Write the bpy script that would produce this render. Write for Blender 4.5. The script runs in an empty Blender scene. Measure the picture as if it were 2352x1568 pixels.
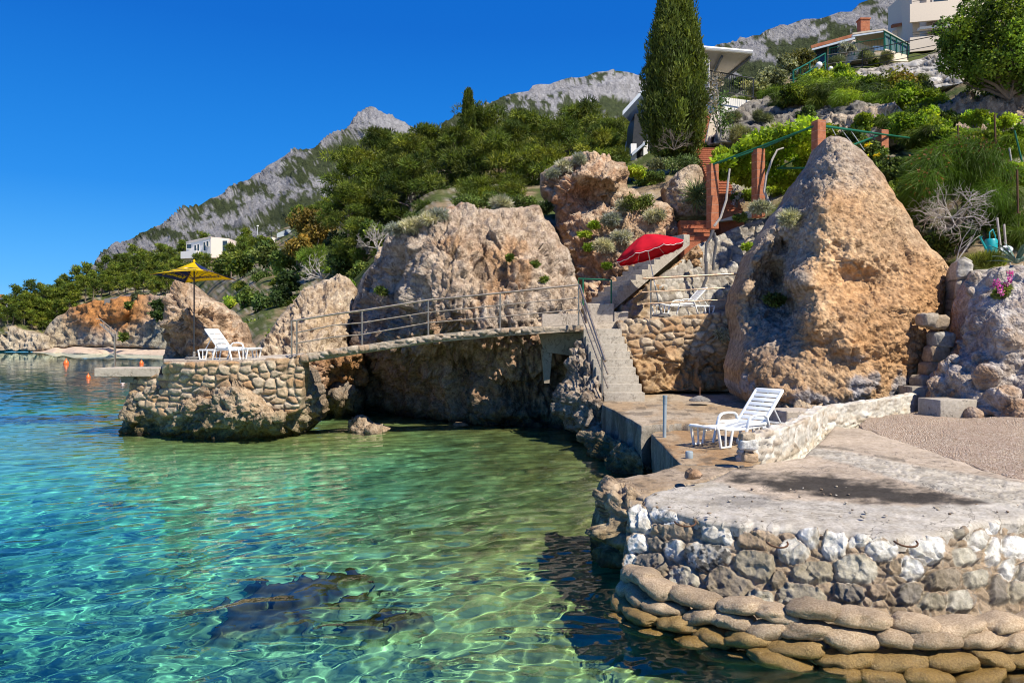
import bpy, bmesh, math, random, os
import numpy as np
from mathutils import Vector, Matrix

SC = bpy.context.scene
COL = SC.collection
CAMZ = 2.8
F = 1829.0          # focal length in the photograph's working pixels (2352 wide)
R = math.radians

def P(px, py, Y):
    """a photograph pixel at a real distance Y (metres) -> world point"""
    return Vector(((px-1176.0)/F*Y, Y, CAMZ-(py-784.0)/F*Y))
def PZ(px, py, z):
    """a photograph pixel on the level plane z -> world point"""
    Y = (CAMZ-z)*F/(py-784.0)
    return Vector(((px-1176.0)/F*Y, Y, z))
def PX(px, Y, z):
    return Vector(((px-1176.0)/F*Y, Y, z))

# ---------------------------------------------------------------- noise
def _h(ix, iy, iz, seed):
    n = (ix.astype(np.int64)*374761393 + iy.astype(np.int64)*668265263 + iz.astype(np.int64)*2147483647 + seed*1274126177) & 0xffffffff
    n = ((n ^ (n >> 13))*1274126177) & 0xffffffff
    n = ((n ^ (n >> 16))*2246822519) & 0xffffffff
    n = n ^ (n >> 15)
    return n
def hashf(ix, iy, iz, seed=0):
    return _h(np.asarray(ix), np.asarray(iy), np.asarray(iz), seed)/4294967295.0
def noise3(p, seed=0):
    """value-gradient noise, roughly -1..1; p (n,3)"""
    i = np.floor(p).astype(np.int64); f = p-i
    u = f*f*f*(f*(f*6-15)+10)
    out = 0
    for dx in (0, 1):
        wx = u[:, 0] if dx else 1-u[:, 0]
        for dy in (0, 1):
            wy = u[:, 1] if dy else 1-u[:, 1]
            for dz in (0, 1):
                wz = u[:, 2] if dz else 1-u[:, 2]
                h = _h(i[:, 0]+dx, i[:, 1]+dy, i[:, 2]+dz, seed)
                gx = (h & 1023)/511.5-1; gy = ((h >> 10) & 1023)/511.5-1; gz = ((h >> 20) & 1023)/511.5-1
                out = out + wx*wy*wz*(gx*(f[:, 0]-dx)+gy*(f[:, 1]-dy)+gz*(f[:, 2]-dz))
    return out*1.5
def fbm(p, octv=5, lac=2.1, gain=0.5, seed=0):
    a = 1.0; s = 0; q = np.array(p, float)
    for k in range(octv):
        s = s + a*noise3(q, seed+k*17); q = q*lac+11.3; a *= gain
    return s
def ridged(p, octv=5, lac=2.1, gain=0.5, seed=0):
    a = 1.0; s = 0; q = np.array(p, float)
    for k in range(octv):
        s = s + a*(1-np.abs(noise3(q, seed+k*17))*2); q = q*lac+7.7; a *= gain
    return s
def voro(p, seed=0, jit=0.9):
    """2-D or 3-D cells: F1, F2, cell hash (0..1)"""
    p = np.asarray(p, float)
    if p.shape[1] == 2: p = np.c_[p, np.full(len(p), 0.5)]; two = True
    else: two = False
    i = np.floor(p).astype(np.int64)
    f1 = np.full(len(p), 9.0); f2 = np.full(len(p), 9.0); idn = np.zeros(len(p))
    for dx in (-1, 0, 1):
        for dy in (-1, 0, 1):
            for dz in ((0,) if two else (-1, 0, 1)):
                c = i+np.array([dx, dy, dz])
                ox = c[:, 0]+.5+jit*(hashf(c[:, 0], c[:, 1], c[:, 2], seed)-.5)
                oy = c[:, 1]+.5+jit*(hashf(c[:, 0], c[:, 1], c[:, 2], seed+5)-.5)
                oz = p[:, 2] if two else c[:, 2]+.5+jit*(hashf(c[:, 0], c[:, 1], c[:, 2], seed+9)-.5)
                d = np.sqrt((p[:, 0]-ox)**2+(p[:, 1]-oy)**2+(p[:, 2]-oz)**2)
                h = hashf(c[:, 0], c[:, 1], c[:, 2], seed+23)
                near = d < f1
                f2 = np.where(near, f1, np.minimum(f2, d))
                idn = np.where(near, h, idn)
                f1 = np.where(near, d, f1)
    return f1, f2, idn
def facets(p, seed=0):
    """broken-rock facets: every cell is a tilted plane (roughly -1..1)"""
    i = np.floor(p).astype(np.int64); f1 = np.full(len(p), 9.0); out = np.zeros(len(p))
    for dx in (-1, 0, 1):
        for dy in (-1, 0, 1):
            for dz in (-1, 0, 1):
                c = i+np.array([dx, dy, dz]); h = [hashf(c[:, 0], c[:, 1], c[:, 2], seed+k) for k in range(7)]
                q = p-np.c_[c[:, 0]+h[0], c[:, 1]+h[1], c[:, 2]+h[2]]; d = (q*q).sum(1)
                m = d < f1; f1 = np.where(m, d, f1)
                out = np.where(m, q[:, 0]*(h[3]*2-1)+q[:, 1]*(h[4]*2-1)+q[:, 2]*(h[5]*2-1)+(h[6]-.5)*.7, out)
    return out
def sstep(a, b, x):
    t = np.clip((x-a)/(b-a), 0, 1); return t*t*(3-2*t)
def rnd(seed): return np.random.RandomState(seed)

# ---------------------------------------------------------------- mesh helpers
def mesh_np(name, verts, faces, mat=None, parent=None, smooth=True, col=None, loc=None):
    """faces: list of arrays (n,3)/(n,4) or one array; col (nverts,3)"""
    verts = np.asarray(verts, np.float32)
    if loc is not None: verts = verts-np.asarray(loc, np.float32)
    if not isinstance(faces, (list, tuple)): faces = [faces]
    faces = [np.asarray(f, np.int32) for f in faces if len(f)]
    me = bpy.data.meshes.new(name)
    me.vertices.add(len(verts)); me.vertices.foreach_set('co', verts.ravel())
    loops = np.concatenate([f.ravel() for f in faces])
    tot = np.concatenate([np.full(len(f), f.shape[1], np.int32) for f in faces])
    start = np.concatenate([[0], np.cumsum(tot)[:-1]]).astype(np.int32)
    me.loops.add(len(loops)); me.loops.foreach_set('vertex_index', loops)
    me.polygons.add(len(tot)); me.polygons.foreach_set('loop_start', start)
    me.polygons.foreach_set('use_smooth', np.full(len(tot), smooth))
    me.update(calc_edges=True)
    if col is not None:
        ca = me.color_attributes.new('Col', 'FLOAT_COLOR', 'POINT')
        c4 = np.ones((len(verts), 4), np.float32); c4[:, :3] = col
        ca.data.foreach_set('color', c4.ravel())
    o = bpy.data.objects.new(name, me)
    if mat is not None: me.materials.append(mat)
    COL.objects.link(o)
    if parent is not None: o.parent = parent
    if loc is not None: o.location = loc
    return o

class MB:
    """collects simple solids, then links them as ONE mesh object"""
    def __init__(s): s.v = []; s.f = []; s.n = 0; s.c = []
    def add(s, v, f, c=None):
        v = [tuple(x) for x in v]
        s.v += v; s.f += [tuple(i+s.n for i in q) for q in f]; s.n += len(v)
        s.c += [c or (1, 1, 1)]*len(v)
    def box(s, c, d, rot=None, ch=0.0, col=None):
        """centre c, full size d, rot = Matrix 3x3 or z angle"""
        if rot is None: rot = Matrix.Identity(3)
        elif not isinstance(rot, Matrix): rot = Matrix.Rotation(rot, 3, 'Z')
        hx, hy, hz = d[0]/2, d[1]/2, d[2]/2; c = Vector(c)
        if ch <= 0:
            v = [c+rot@Vector((x*hx, y*hy, z*hz)) for x in (-1, 1) for y in (-1, 1) for z in (-1, 1)]
            s.add(v, [(0, 1, 3, 2), (4, 6, 7, 5), (0, 4, 5, 1), (2, 3, 7, 6), (0, 2, 6, 4), (1, 5, 7, 3)], col)
        else:
            ch = min(ch, hx*.9, hy*.9, hz*.9)
            bm = bmesh.new(); bmesh.ops.create_cube(bm, size=1.0)
            for vv in bm.verts: vv.co = Vector((vv.co.x*2*hx, vv.co.y*2*hy, vv.co.z*2*hz))
            bmesh.ops.bevel(bm, geom=list(bm.edges), offset=ch, segments=2, affect='EDGES', profile=.5)
            s.addbm(bm, rot, c, col)
    def addbm(s, bm, rot=None, c=None, col=None):
        bm.verts.index_update()
        rot = rot or Matrix.Identity(3); c = Vector(c or (0, 0, 0))
        s.add([c+rot@v.co for v in bm.verts], [tuple(v.index for v in f.verts) for f in bm.faces], col); bm.free()
    def tube(s, pts, r, seg=8, col=None, cap=True):
        pts = [Vector(p) for p in pts]; n = len(pts)
        rs = r if isinstance(r, (list, tuple)) else [r]*n
        v = []; prev = None
        for i, p in enumerate(pts):
            t = (pts[min(i+1, n-1)]-pts[max(i-1, 0)])
            t = t.normalized() if t.length > 1e-9 else Vector((0, 0, 1))
            if prev is None:
                a = t.cross(Vector((0, 0, 1)));
                if a.length < 1e-3: a = t.cross(Vector((1, 0, 0)))
            else:
                a = prev-t*prev.dot(t)
                if a.length < 1e-5: a = t.orthogonal()
            a.normalize(); prev = a; b = t.cross(a)
            for k in range(seg):
                th = 2*math.pi*k/seg
                v.append(p+(a*math.cos(th)+b*math.sin(th))*rs[i])
        f = []
        for i in range(n-1):
            for k in range(seg):
                k2 = (k+1) % seg
                f.append((i*seg+k, i*seg+k2, (i+1)*seg+k2, (i+1)*seg+k))
        if cap:
            f.append(tuple(range(seg))[::-1]); f.append(tuple((n-1)*seg+k for k in range(seg)))
        s.add(v, f, col)
    def lathe(s, prof, c=(0, 0, 0), seg=20, col=None):
        """prof [(r,z)...]"""
        c = Vector(c); v = []; f = []; n = len(prof)
        for (r, z) in prof:
            for k in range(seg):
                th = 2*math.pi*k/seg; v.append(c+Vector((r*math.cos(th), r*math.sin(th), z)))
        for i in range(n-1):
            for k in range(seg):
                k2 = (k+1) % seg; f.append((i*seg+k, i*seg+k2, (i+1)*seg+k2, (i+1)*seg+k))
        f.append(tuple(range(seg))[::-1]); f.append(tuple((n-1)*seg+k for k in range(seg)))
        s.add(v, f, col)
    def prism(s, poly, z0, z1, col=None):
        """horizontal polygon extruded; z0/z1 numbers or lists"""
        n = len(poly)
        z0 = z0 if isinstance(z0, (list, tuple)) else [z0]*n
        z1 = z1 if isinstance(z1, (list, tuple)) else [z1]*n
        v = [(p[0], p[1], z) for p, z in zip(poly, z0)]+[(p[0], p[1], z) for p, z in zip(poly, z1)]
        f = [tuple(range(n))[::-1], tuple(range(n, 2*n))]+[(i, (i+1) % n, n+(i+1) % n, n+i) for i in range(n)]
        s.add(v, f, col)
    def slab(s, quad, off, col=None):
        """a quad (4 points) given thickness along vector off"""
        q = [Vector(p) for p in quad]; o = Vector(off)
        s.add(q+[p+o for p in q], [(0, 1, 2, 3), (7, 6, 5, 4), (0, 4, 5, 1), (1, 5, 6, 2), (2, 6, 7, 3), (3, 7, 4, 0)], col)
    def build(s, name, mat, parent=None, smooth=False, loc=None, auto=None, wn=True):
        me = bpy.data.meshes.new(name)
        off = Vector(loc) if loc is not None else Vector((0, 0, 0))
        me.from_pydata([tuple(Vector(p)-off) for p in s.v], [], s.f); me.update()
        bm = bmesh.new(); bm.from_mesh(me); bmesh.ops.recalc_face_normals(bm, faces=bm.faces); bm.to_mesh(me); bm.free()
        if any(c != (1, 1, 1) for c in s.c):
            ca = me.color_attributes.new('Col', 'FLOAT_COLOR', 'POINT')
            c4 = np.ones((len(s.c), 4), np.float32); c4[:, :3] = s.c; ca.data.foreach_set('color', c4.ravel())
        if smooth:
            me.polygons.foreach_set('use_smooth', np.full(len(me.polygons), True))
            try: me.set_sharp_from_angle(angle=R(auto or 40))
            except Exception: pass
        o = bpy.data.objects.new(name, me); COL.objects.link(o)
        if mat is not None: me.materials.append(mat)
        if parent is not None: o.parent = parent
        if loc is not None: o.location = loc
        return o

def tag(o, label=None, cat=None, group=None, kind=None):
    if label: o['label'] = label
    if cat: o['category'] = cat
    if group: o['group'] = group
    if kind: o['kind'] = kind
    return o
def empty(name, loc=(0, 0, 0), rz=0.0, label=None, cat=None, group=None):
    e = bpy.data.objects.new(name, None); e.location = loc; e.rotation_euler = (0, 0, rz); e.empty_display_size = .2
    COL.objects.link(e); return tag(e, label, cat, group)
def reparent(o, parent):
    """o was built in world coordinates: keep it there under a placed parent"""
    o.parent = parent; o.matrix_parent_inverse = parent_matrix(parent).inverted(); return o
def parent_matrix(e):
    m = Matrix.Translation(e.location) @ e.rotation_euler.to_matrix().to_4x4()
    return m
def copy_tree(o, parent=None):
    c = o.copy(); COL.objects.link(c)
    if parent is not None: c.parent = parent
    for ch in list(o.children): copy_tree(ch, c)
    return c

# ---------------------------------------------------------------- relief rocks
def poly_sdf(pts, poly):
    """signed distance (positive inside) of pts (n,2) to polygon + nearest point"""
    poly = np.asarray(poly, float); a = poly; b = np.roll(poly, -1, 0)
    best = np.full(len(pts), 1e18); nx = np.zeros((len(pts), 2)); inside = np.zeros(len(pts), bool)
    for p0, p1 in zip(a, b):
        d = p1-p0; L = (d*d).sum()+1e-12
        t = np.clip(((pts-p0)@d)/L, 0, 1); q = p0+t[:, None]*d
        dd = ((pts-q)**2).sum(1); m = dd < best
        best = np.where(m, dd, best); nx[m] = q[m]
        cond = (p0[1] > pts[:, 1]) != (p1[1] > pts[:, 1])
        with np.errstate(divide='ignore', invalid='ignore'):
            xi = p0[0]+(pts[:, 1]-p0[1])/(p1[1]-p0[1]+1e-12)*(p1[0]-p0[0])
        inside ^= cond & (pts[:, 0] < xi)
    d = np.sqrt(best); return np.where(inside, d, -d), nx
def rbf(ctrl):
    """smooth depth surface through [(px,py,Y)...]"""
    c = np.asarray(ctrl, float); xy = c[:, :2]/100.0; n = len(c)
    def k(r): return np.sqrt(r*r+.004)   # near-linear kernel: crisp but calm
    A = np.zeros((n+3, n+3)); D = np.sqrt(((xy[:, None]-xy[None])**2).sum(2)); A[:n, :n] = k(D)
    A[:n, n] = 1; A[:n, n+1:] = xy; A[n, :n] = 1; A[n+1:, :n] = xy.T
    w = np.linalg.lstsq(A, np.r_[c[:, 2], 0, 0, 0], rcond=None)[0]
    def f(px, py):
        q = np.c_[px, py]/100.0; out = np.zeros(len(q))
        for i in range(0, len(q), 40000):
            qq = q[i:i+40000]; D = np.sqrt(((qq[:, None]-xy[None])**2).sum(2))
            out[i:i+40000] = k(D)@w[:n]+w[n]+qq@w[n+1:]
        return out
    return f
def rough_poly(poly, amp, seed, seg=14):
    """subdivide an outline and make it ragged"""
    r = rnd(seed); poly = np.asarray(poly, float); out = []
    for a, b in zip(poly, np.roll(poly, -1, 0)):
        L = np.hypot(*(b-a)); n = max(1, int(L/seg)); d = (b-a)/max(L, 1e-6); nn = np.array([-d[1], d[0]])
        for i in range(n):
            out.append(a+(b-a)*i/n+nn*r.normal(0, amp)*(1 if i else .4))
    return np.array(out)
def normals_of(v, faces):
    n = np.zeros_like(v)
    for f in faces:
        a, b, c = v[f[:, 0]], v[f[:, 1]], v[f[:, 2]]
        if f.shape[1] == 4: fn = np.cross(v[f[:, 2]]-v[f[:, 0]], v[f[:, 3]]-v[f[:, 1]])
        else: fn = np.cross(b-a, c-a)
        for k in range(f.shape[1]): np.add.at(n, f[:, k], fn)
    return n/np.maximum(np.linalg.norm(n, axis=1, keepdims=True), 1e-9)
def relief(name, poly, ctrl, mat, step=4.0, thick=1.0, round_px=30, round_m=.5, disp=None, colf=None, rough=3.0, seed=1,
           parent=None, back=True, loc=None, mode='depth', smoothk=None):
    """a rock with the given outline, depth surface and real thickness.
    disp(pos, px, py, sd) -> metres along the normal; colf(pos, nrm, px, py) -> (n,3)"""
    pl = rough_poly(poly, rough, seed) if rough else np.asarray(poly, float)
    x0, y0 = pl.min(0)-step*2; x1, y1 = pl.max(0)+step*2
    xs = np.arange(x0, x1, step); ys = np.arange(y0, y1, step); nx, ny = len(xs), len(ys)
    gx, gy = np.meshgrid(xs, ys); pts = np.c_[gx.ravel(), gy.ravel()]
    sd, near = poly_sdf(pts, pl)
    ins = (sd > 0).reshape(ny, nx)
    cell = ins[:-1, :-1] | ins[1:, :-1] | ins[:-1, 1:] | ins[1:, 1:]
    jj, ii = np.nonzero(cell); i00 = jj*nx+ii
    quads = np.c_[i00, i00+nx, i00+nx+1, i00+1]     # facing the camera (-Y)
    used = np.unique(quads); remap = np.full(nx*ny, -1); remap[used] = np.arange(len(used))
    quads = remap[quads]; pp = pts[used]; s = sd[used]; out = s <= 0
    pp = np.where(out[:, None], near[used], pp); s = np.maximum(s, 0)
    e = np.clip(s/round_px, 0, 1); curve = round_m*(1-np.sqrt(np.clip(1-(1-e)**2, 0, 1)))
    if mode == 'depth':
        Yf = rbf(ctrl)(pp[:, 0], pp[:, 1])+curve
        v = np.c_[(pp[:, 0]-1176)/F*Yf, Yf, CAMZ-(pp[:, 1]-784)/F*Yf]
    else:                                            # level ground: ctrl holds heights
        z = rbf(ctrl)(pp[:, 0], pp[:, 1]); Yf = (CAMZ-z)*F/(pp[:, 1]-784.0)
        v = np.c_[(pp[:, 0]-1176)/F*Yf, Yf, z-curve]
    # boundary edges
    ed = np.concatenate([quads[:, [0, 1]], quads[:, [1, 2]], quads[:, [2, 3]], quads[:, [3, 0]]])
    key = np.sort(ed, 1); k64 = key[:, 0].astype(np.int64)*10000000+key[:, 1]
    u, idx, cnt = np.unique(k64, return_index=True, return_counts=True); be = ed[idx[cnt == 1]]
    if disp is not None:
        nrm = normals_of(v, [quads]); d = disp(v, pp[:, 0], pp[:, 1], s)
        fade = sstep(0, round_px*.5, s)*.85+.15
        v = v+nrm*(d*fade)[:, None]
    faces = [quads]
    if back and mode == 'ground':
        bv = np.unique(be); m2 = np.full(len(v), -1); m2[bv] = np.arange(len(bv)); w = v[bv].copy(); prev = bv
        for k in range(1, 19):
            w = v[bv].copy(); w[:, 2] -= thick*k/18
            aa = .015+.05*min(1, thick*k/18/.5); w[:, :2] += aa*np.c_[fbm(w*1.7, 4, seed=3), fbm(w*1.7, 4, seed=4)]*min(1, k/2)
            cur = len(v)+np.arange(len(bv)); v = np.concatenate([v, w])
            faces.append(np.c_[prev[m2[be[:, 1]]], prev[m2[be[:, 0]]], cur[m2[be[:, 0]]], cur[m2[be[:, 1]]]]); prev = cur
    elif back:
        bv = np.unique(be); m2 = np.full(len(v), -1); base = len(v); nb = len(bv); m2[bv] = np.arange(nb)
        cen = v[bv].mean(0); rings = []
        for t, sc in ((.45, .97), (.85, .8), (1.0, .45)):
            w = v[bv].copy(); w[:, 1] = w[:, 1]*(1-.5*t)+(cen[1])*.5*t+thick*t
            c2 = cen.copy(); w[:, 0] = c2[0]+(w[:, 0]-c2[0])*sc; w[:, 2] = c2[2]+(w[:, 2]-c2[2])*sc
            rings.append(w)
        v = np.concatenate([v]+rings+[cen[None]+np.array([[0, thick, 0]])])
        prev = bv; ci = len(v)-1
        for k in range(3):
            cur = base+k*nb+np.arange(nb)
            faces.append(np.c_[prev[m2[be[:, 1]]], prev[m2[be[:, 0]]], cur[m2[be[:, 0]]], cur[m2[be[:, 1]]]]); prev = cur
        faces.append(np.c_[prev[m2[be[:, 1]]], prev[m2[be[:, 0]]], np.full(len(be), ci)])
    col = None
    if colf is not None:
        nrm = normals_of(v, faces); ppx = v[:, 0]/v[:, 1]*F+1176; ppy = 784-(v[:, 2]-CAMZ)/v[:, 1]*F
        col = colf(v, nrm, ppx, ppy)
    return mesh_np(name, v, faces, mat, parent, True, col, loc)

def path_resample(path, res):
    p = np.asarray(path, float); d = np.r_[0, np.cumsum(np.linalg.norm(np.diff(p[:, :2], axis=0), axis=1))]
    n = max(2, int(d[-1]/res)+1); t = np.linspace(0, d[-1], n)
    return np.c_[[np.interp(t, d, p[:, k]) for k in range(p.shape[1])]].T, t
def wall_strip(name, path, width, res, mat, disp, colf, parent=None, seed=1, smoothpath=True):
    """a free-standing wall lofted along path [(x,y,z_bottom,z_top)]; faces, top and rounded ends all carry the stone relief.
    disp(s,t,pos) metres, colf(s,t,pos) colours; front = right-hand side of the path"""
    p, sarc = path_resample(path, res); n = len(p)
    H = (p[:, 3]-p[:, 2]).max(); nh = max(3, int(H/res)); nw = max(3, int(width/res))
    tan = np.gradient(p[:, :2], axis=0); tan /= np.linalg.norm(tan, axis=1, keepdims=True)+1e-9
    nor = np.c_[tan[:, 1], -tan[:, 0]]
    prof = [(.5, h) for h in np.linspace(0, 1, nh)]+[(.5-k/nw, 1.0) for k in range(1, nw)]+[(-.5, h) for h in np.linspace(1, 0, nh)]
    prof = np.array(prof); m = len(prof)
    ext = [0, .35, .75]           # rounded ends
    secs = [(0, 1-e, -width*.5*0-(.02)*(1-e)) for e in ()]
    rows = []; S = []; T = []; B = []
    order = [(0, f) for f in (.02, .4, .75)]+[(i, 1.0) for i in range(n)]+[(n-1, f) for f in (.75, .4, .02)]
    for i, f in order:
        w = width*prof[:, 0]*f
        x = p[i, 0]+nor[i, 0]*w; y = p[i, 1]+nor[i, 1]*w; z = p[i, 2]+(p[i, 3]-p[i, 2])*prof[:, 1]
        rows.append(np.c_[x, y, z]); tt = np.cumsum(np.r_[0, np.hypot(np.diff(prof[:, 0]*width), np.diff(prof[:, 1]*(p[i, 3]-p[i, 2])))])
        S.append(np.full(m, sarc[i]+(width*.5*(1-f))*(1 if i else -1))); T.append(tt); B.append(np.minimum(1, np.minimum(tt, tt[-1]-tt)/.05))
    v = np.concatenate(rows); S = np.concatenate(S); T = np.concatenate(T)
    N = len(order); i = np.arange((N-1)*(m-1)); a = (i//(m-1))*m+i % (m-1); q = np.c_[a, a+m, a+m+1, a+1]
    nrm = normals_of(v, [q]); cen = v.mean(0)
    # make sure normals point outwards
    mid = np.repeat(np.c_[p[[o[0] for o in order], 0], p[[o[0] for o in order], 1]], m, 0)
    if ((nrm[:, :2]*(v[:, :2]-mid)).sum(1)).mean() < 0: q = q[:, ::-1]; nrm = -nrm
    v = v+nrm*disp(S, T, v)[:, None]
    return mesh_np(name, v, q, mat, parent, True, colf(S, T, v))
def stones(u, v, cw, ch, seed, warp=.18, sharp=.3):
    """rubble courses: returns height 0..1, cell hash, joint mask (1 in the joint)"""
    p = np.c_[u/cw, v/ch, np.zeros(len(u))]
    w = np.c_[noise3(p*.9, seed), noise3(p*.9+5, seed+1)]*warp
    q = p[:, :2]+w
    f1, f2, idn = voro(q, seed, .85)
    d = f2-f1
    h = sstep(.02, sharp, d)
    return h, idn, 1-sstep(.03, .12, d)
def lerp(a, b, t): return a+(b-a)*np.clip(t, 0, 1)[:, None]
# ================================================================ camera, light, sky
SUN = Vector((0.45, -0.44, 0.78)).normalized()
SKYGAIN = 7.3
def setup_env():
    w = bpy.data.worlds.new("World"); SC.world = w; w.use_nodes = True
    nt = w.node_tree; nt.nodes.clear()
    sky = nt.nodes.new('ShaderNodeTexSky'); sky.sky_type = 'NISHITA'; sky.sun_disc = False
    sky.sun_elevation = math.asin(SUN.z); sky.sun_rotation = math.atan2(SUN.x, SUN.y)
    sky.altitude = 0; sky.air_density = 1.0; sky.dust_density = 0.15; sky.ozone_density = 3.0
    hs = nt.nodes.new('ShaderNodeHueSaturation'); hs.inputs['Saturation'].default_value = 1.35; hs.inputs['Hue'].default_value = .505; hs.inputs['Value'].default_value = 1.0
    bg = nt.nodes.new('ShaderNodeBackground'); bg.inputs['Strength'].default_value = .11
    out = nt.nodes.new('ShaderNodeOutputWorld')
    # deep polarised Adriatic blue: the Nishita sky blended with an elevation ramp
    tc = nt.nodes.new('ShaderNodeTexCoord'); sx = nt.nodes.new('ShaderNodeSeparateXYZ'); nt.links.new(tc.outputs['Generated'], sx.inputs[0])
    rp = nt.nodes.new('ShaderNodeValToRGB'); el = rp.color_ramp.elements
    while len(el) < 6: el.new(.5)
    for e, (p, c) in zip(el, ((-.02, (.92, .85, .72)), (0.0, (.16, .48, .85)), (.06, (.045, .35, .80)), (.18, (.004, .20, .66)), (.36, (.0008, .110, .50)), (1.0, (.0005, .055, .32)))): e.position = .5+.5*p; e.color = c+(1,)  # below the horizon: added warm glow, unseen ground's bounce to open the shade
    mr = nt.nodes.new('ShaderNodeMapRange'); mr.inputs[1].default_value = -1; nt.links.new(sx.outputs[2], mr.inputs[0]); nt.links.new(mr.outputs[0], rp.inputs[0]); ml = nt.nodes.new('ShaderNodeVectorMath'); ml.operation = 'SCALE'; ml.inputs['Scale'].default_value = SKYGAIN
    nt.links.new(rp.outputs[0], ml.inputs[0]); mx = nt.nodes.new('ShaderNodeMix'); mx.data_type = 'RGBA'; mx.inputs[0].default_value = .9
    nt.links.new(sky.outputs[0], hs.inputs['Color']); nt.links.new(hs.outputs[0], mx.inputs[6]); nt.links.new(ml.outputs[0], mx.inputs[7]); nt.links.new(mx.outputs[2], bg.inputs['Color']); nt.links.new(bg.outputs[0], out.inputs['Surface'])
    l = bpy.data.lights.new('sun', 'SUN'); l.energy = 4.8; l.angle = R(.53); l.color = (1, .915, .77)
    lo = bpy.data.objects.new('sun', l); COL.objects.link(lo); lo.rotation_euler = (-SUN).to_track_quat('-Z', 'Y').to_euler(); lo.location = (20, -15, 40)
    try: l.cycles.is_caustics_light = True
    except Exception as e: print('caustics light', e)
    cam = bpy.data.cameras.new('camera'); co = bpy.data.objects.new('camera', cam); COL.objects.link(co)
    cam.lens = 28.0; cam.sensor_width = 36.0; cam.clip_end = 20000; cam.clip_start = .05
    co.location = (0, 0, CAMZ); co.rotation_euler = (R(90), 0, 0); SC.camera = co
    vs = SC.view_settings; vs.view_transform = 'Standard'; vs.look = 'None'; vs.exposure = 0.66; vs.gamma = 1
    cy = SC.cycles; cy.filter_width = 1.05
    cy.caustics_refractive = True; cy.caustics_reflective = False; cy.blur_glossy = .3
    cy.max_bounces = 8; cy.diffuse_bounces = 3; cy.glossy_bounces = 3; cy.transmission_bounces = 6; cy.transparent_max_bounces = 12
    cy.sample_clamp_indirect = 6; cy.use_denoising = True
    try: cy.denoiser = 'OPENIMAGEDENOISE'; cy.denoising_input_passes = 'RGB_ALBEDO_NORMAL'
    except Exception as e: print(e)

# ---------------------------------------------------------------- node helper
class NT:
    def __init__(s, name):
        s.m = bpy.data.materials.new(name); s.m.use_nodes = True; s.t = s.m.node_tree; s.t.nodes.clear()
        s.out = s.n('OutputMaterial'); s.L = s.t.links.new
    def n(s, typ, **kw):
        nd = s.t.nodes.new('ShaderNode'+typ)
        for k, v in kw.items(): setattr(nd, k, v)
        return nd
    def put(s, sock, v):
        if hasattr(v, 'links') or hasattr(v, 'is_linked'): s.L(v, sock)
        else:
            if isinstance(v, tuple) and len(v) == 3 and sock.type == 'RGBA': v = v+(1,)
            sock.default_value = v
    def coord(s, kind='Object', scale=None):
        c = s.n('TexCoord').outputs[kind]
        if scale is not None:
            mp = s.n('Mapping'); mp.inputs['Scale'].default_value = scale if isinstance(scale, tuple) else (scale,)*3
            s.L(c, mp.inputs[0]); return mp.outputs[0]
        return c
    def noise(s, vec, scale, detail=4, rough=.55, dist=0):
        nd = s.n('TexNoise'); s.L(vec, nd.inputs['Vector']); nd.inputs['Scale'].default_value = scale
        nd.inputs['Detail'].default_value = detail; nd.inputs['Roughness'].default_value = rough; nd.inputs['Distortion'].default_value = dist
        return nd.outputs[0]
    def voro(s, vec, scale, feature='F1', out=0):
        nd = s.n('TexVoronoi'); nd.feature = feature; s.L(vec, nd.inputs['Vector']); nd.inputs['Scale'].default_value = scale; return nd.outputs[out]
    def ramp(s, fac, stops, interp='LINEAR'):
        nd = s.n('ValToRGB'); cr = nd.color_ramp; cr.interpolation = interp
        while len(cr.elements) < len(stops): cr.elements.new(.5)
        for e, (p, c) in zip(cr.elements, stops):
            e.position = p; e.color = (c if isinstance(c, tuple) else (c, c, c))+(1,)
        s.put(nd.inputs[0], fac); return nd.outputs[0]
    def mix(s, fac, a, b, mode='MIX'):
        nd = s.n('Mix', data_type='RGBA', blend_type=mode); s.put(nd.inputs[0], fac); s.put(nd.inputs[6], a); s.put(nd.inputs[7], b); return nd.outputs[2]
    def math(s, op, a, b=0.0, c=0.0, clamp=False):
        nd = s.n('Math', operation=op, use_clamp=clamp); s.put(nd.inputs[0], a); s.put(nd.inputs[1], b); s.put(nd.inputs[2], c); return nd.outputs[0]
    def rng(s, v, a, b, c=0.0, d=1.0):
        nd = s.n('MapRange'); s.put(nd.inputs[0], v); nd.inputs[1].default_value = a; nd.inputs[2].default_value = b; nd.inputs[3].default_value = c; nd.inputs[4].default_value = d; return nd.outputs[0]
    def bump(s, h, dist=.02, strength=1.0, prev=None):
        nd = s.n('Bump'); s.put(nd.inputs['Height'], h); nd.inputs['Distance'].default_value = dist; nd.inputs['Strength'].default_value = strength
        if prev is not None: s.L(prev, nd.inputs['Normal'])
        return nd.outputs[0]
    def attr(s, name='Col'): return s.n('Attribute', attribute_name=name).outputs['Color']
    def pbr(s, col, rough=.8, metal=0.0, normal=None, spec=.3, **kw):
        b = s.n('BsdfPrincipled'); s.put(b.inputs['Base Color'], col); s.put(b.inputs['Roughness'], rough); s.put(b.inputs['Metallic'], metal)
        b.inputs['Specular IOR Level'].default_value = spec
        if normal is not None: s.L(normal, b.inputs['Normal'])
        for k, v in kw.items(): s.put(b.inputs[k], v)
        s.L(b.outputs[0], s.out.inputs['Surface']); return b

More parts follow.
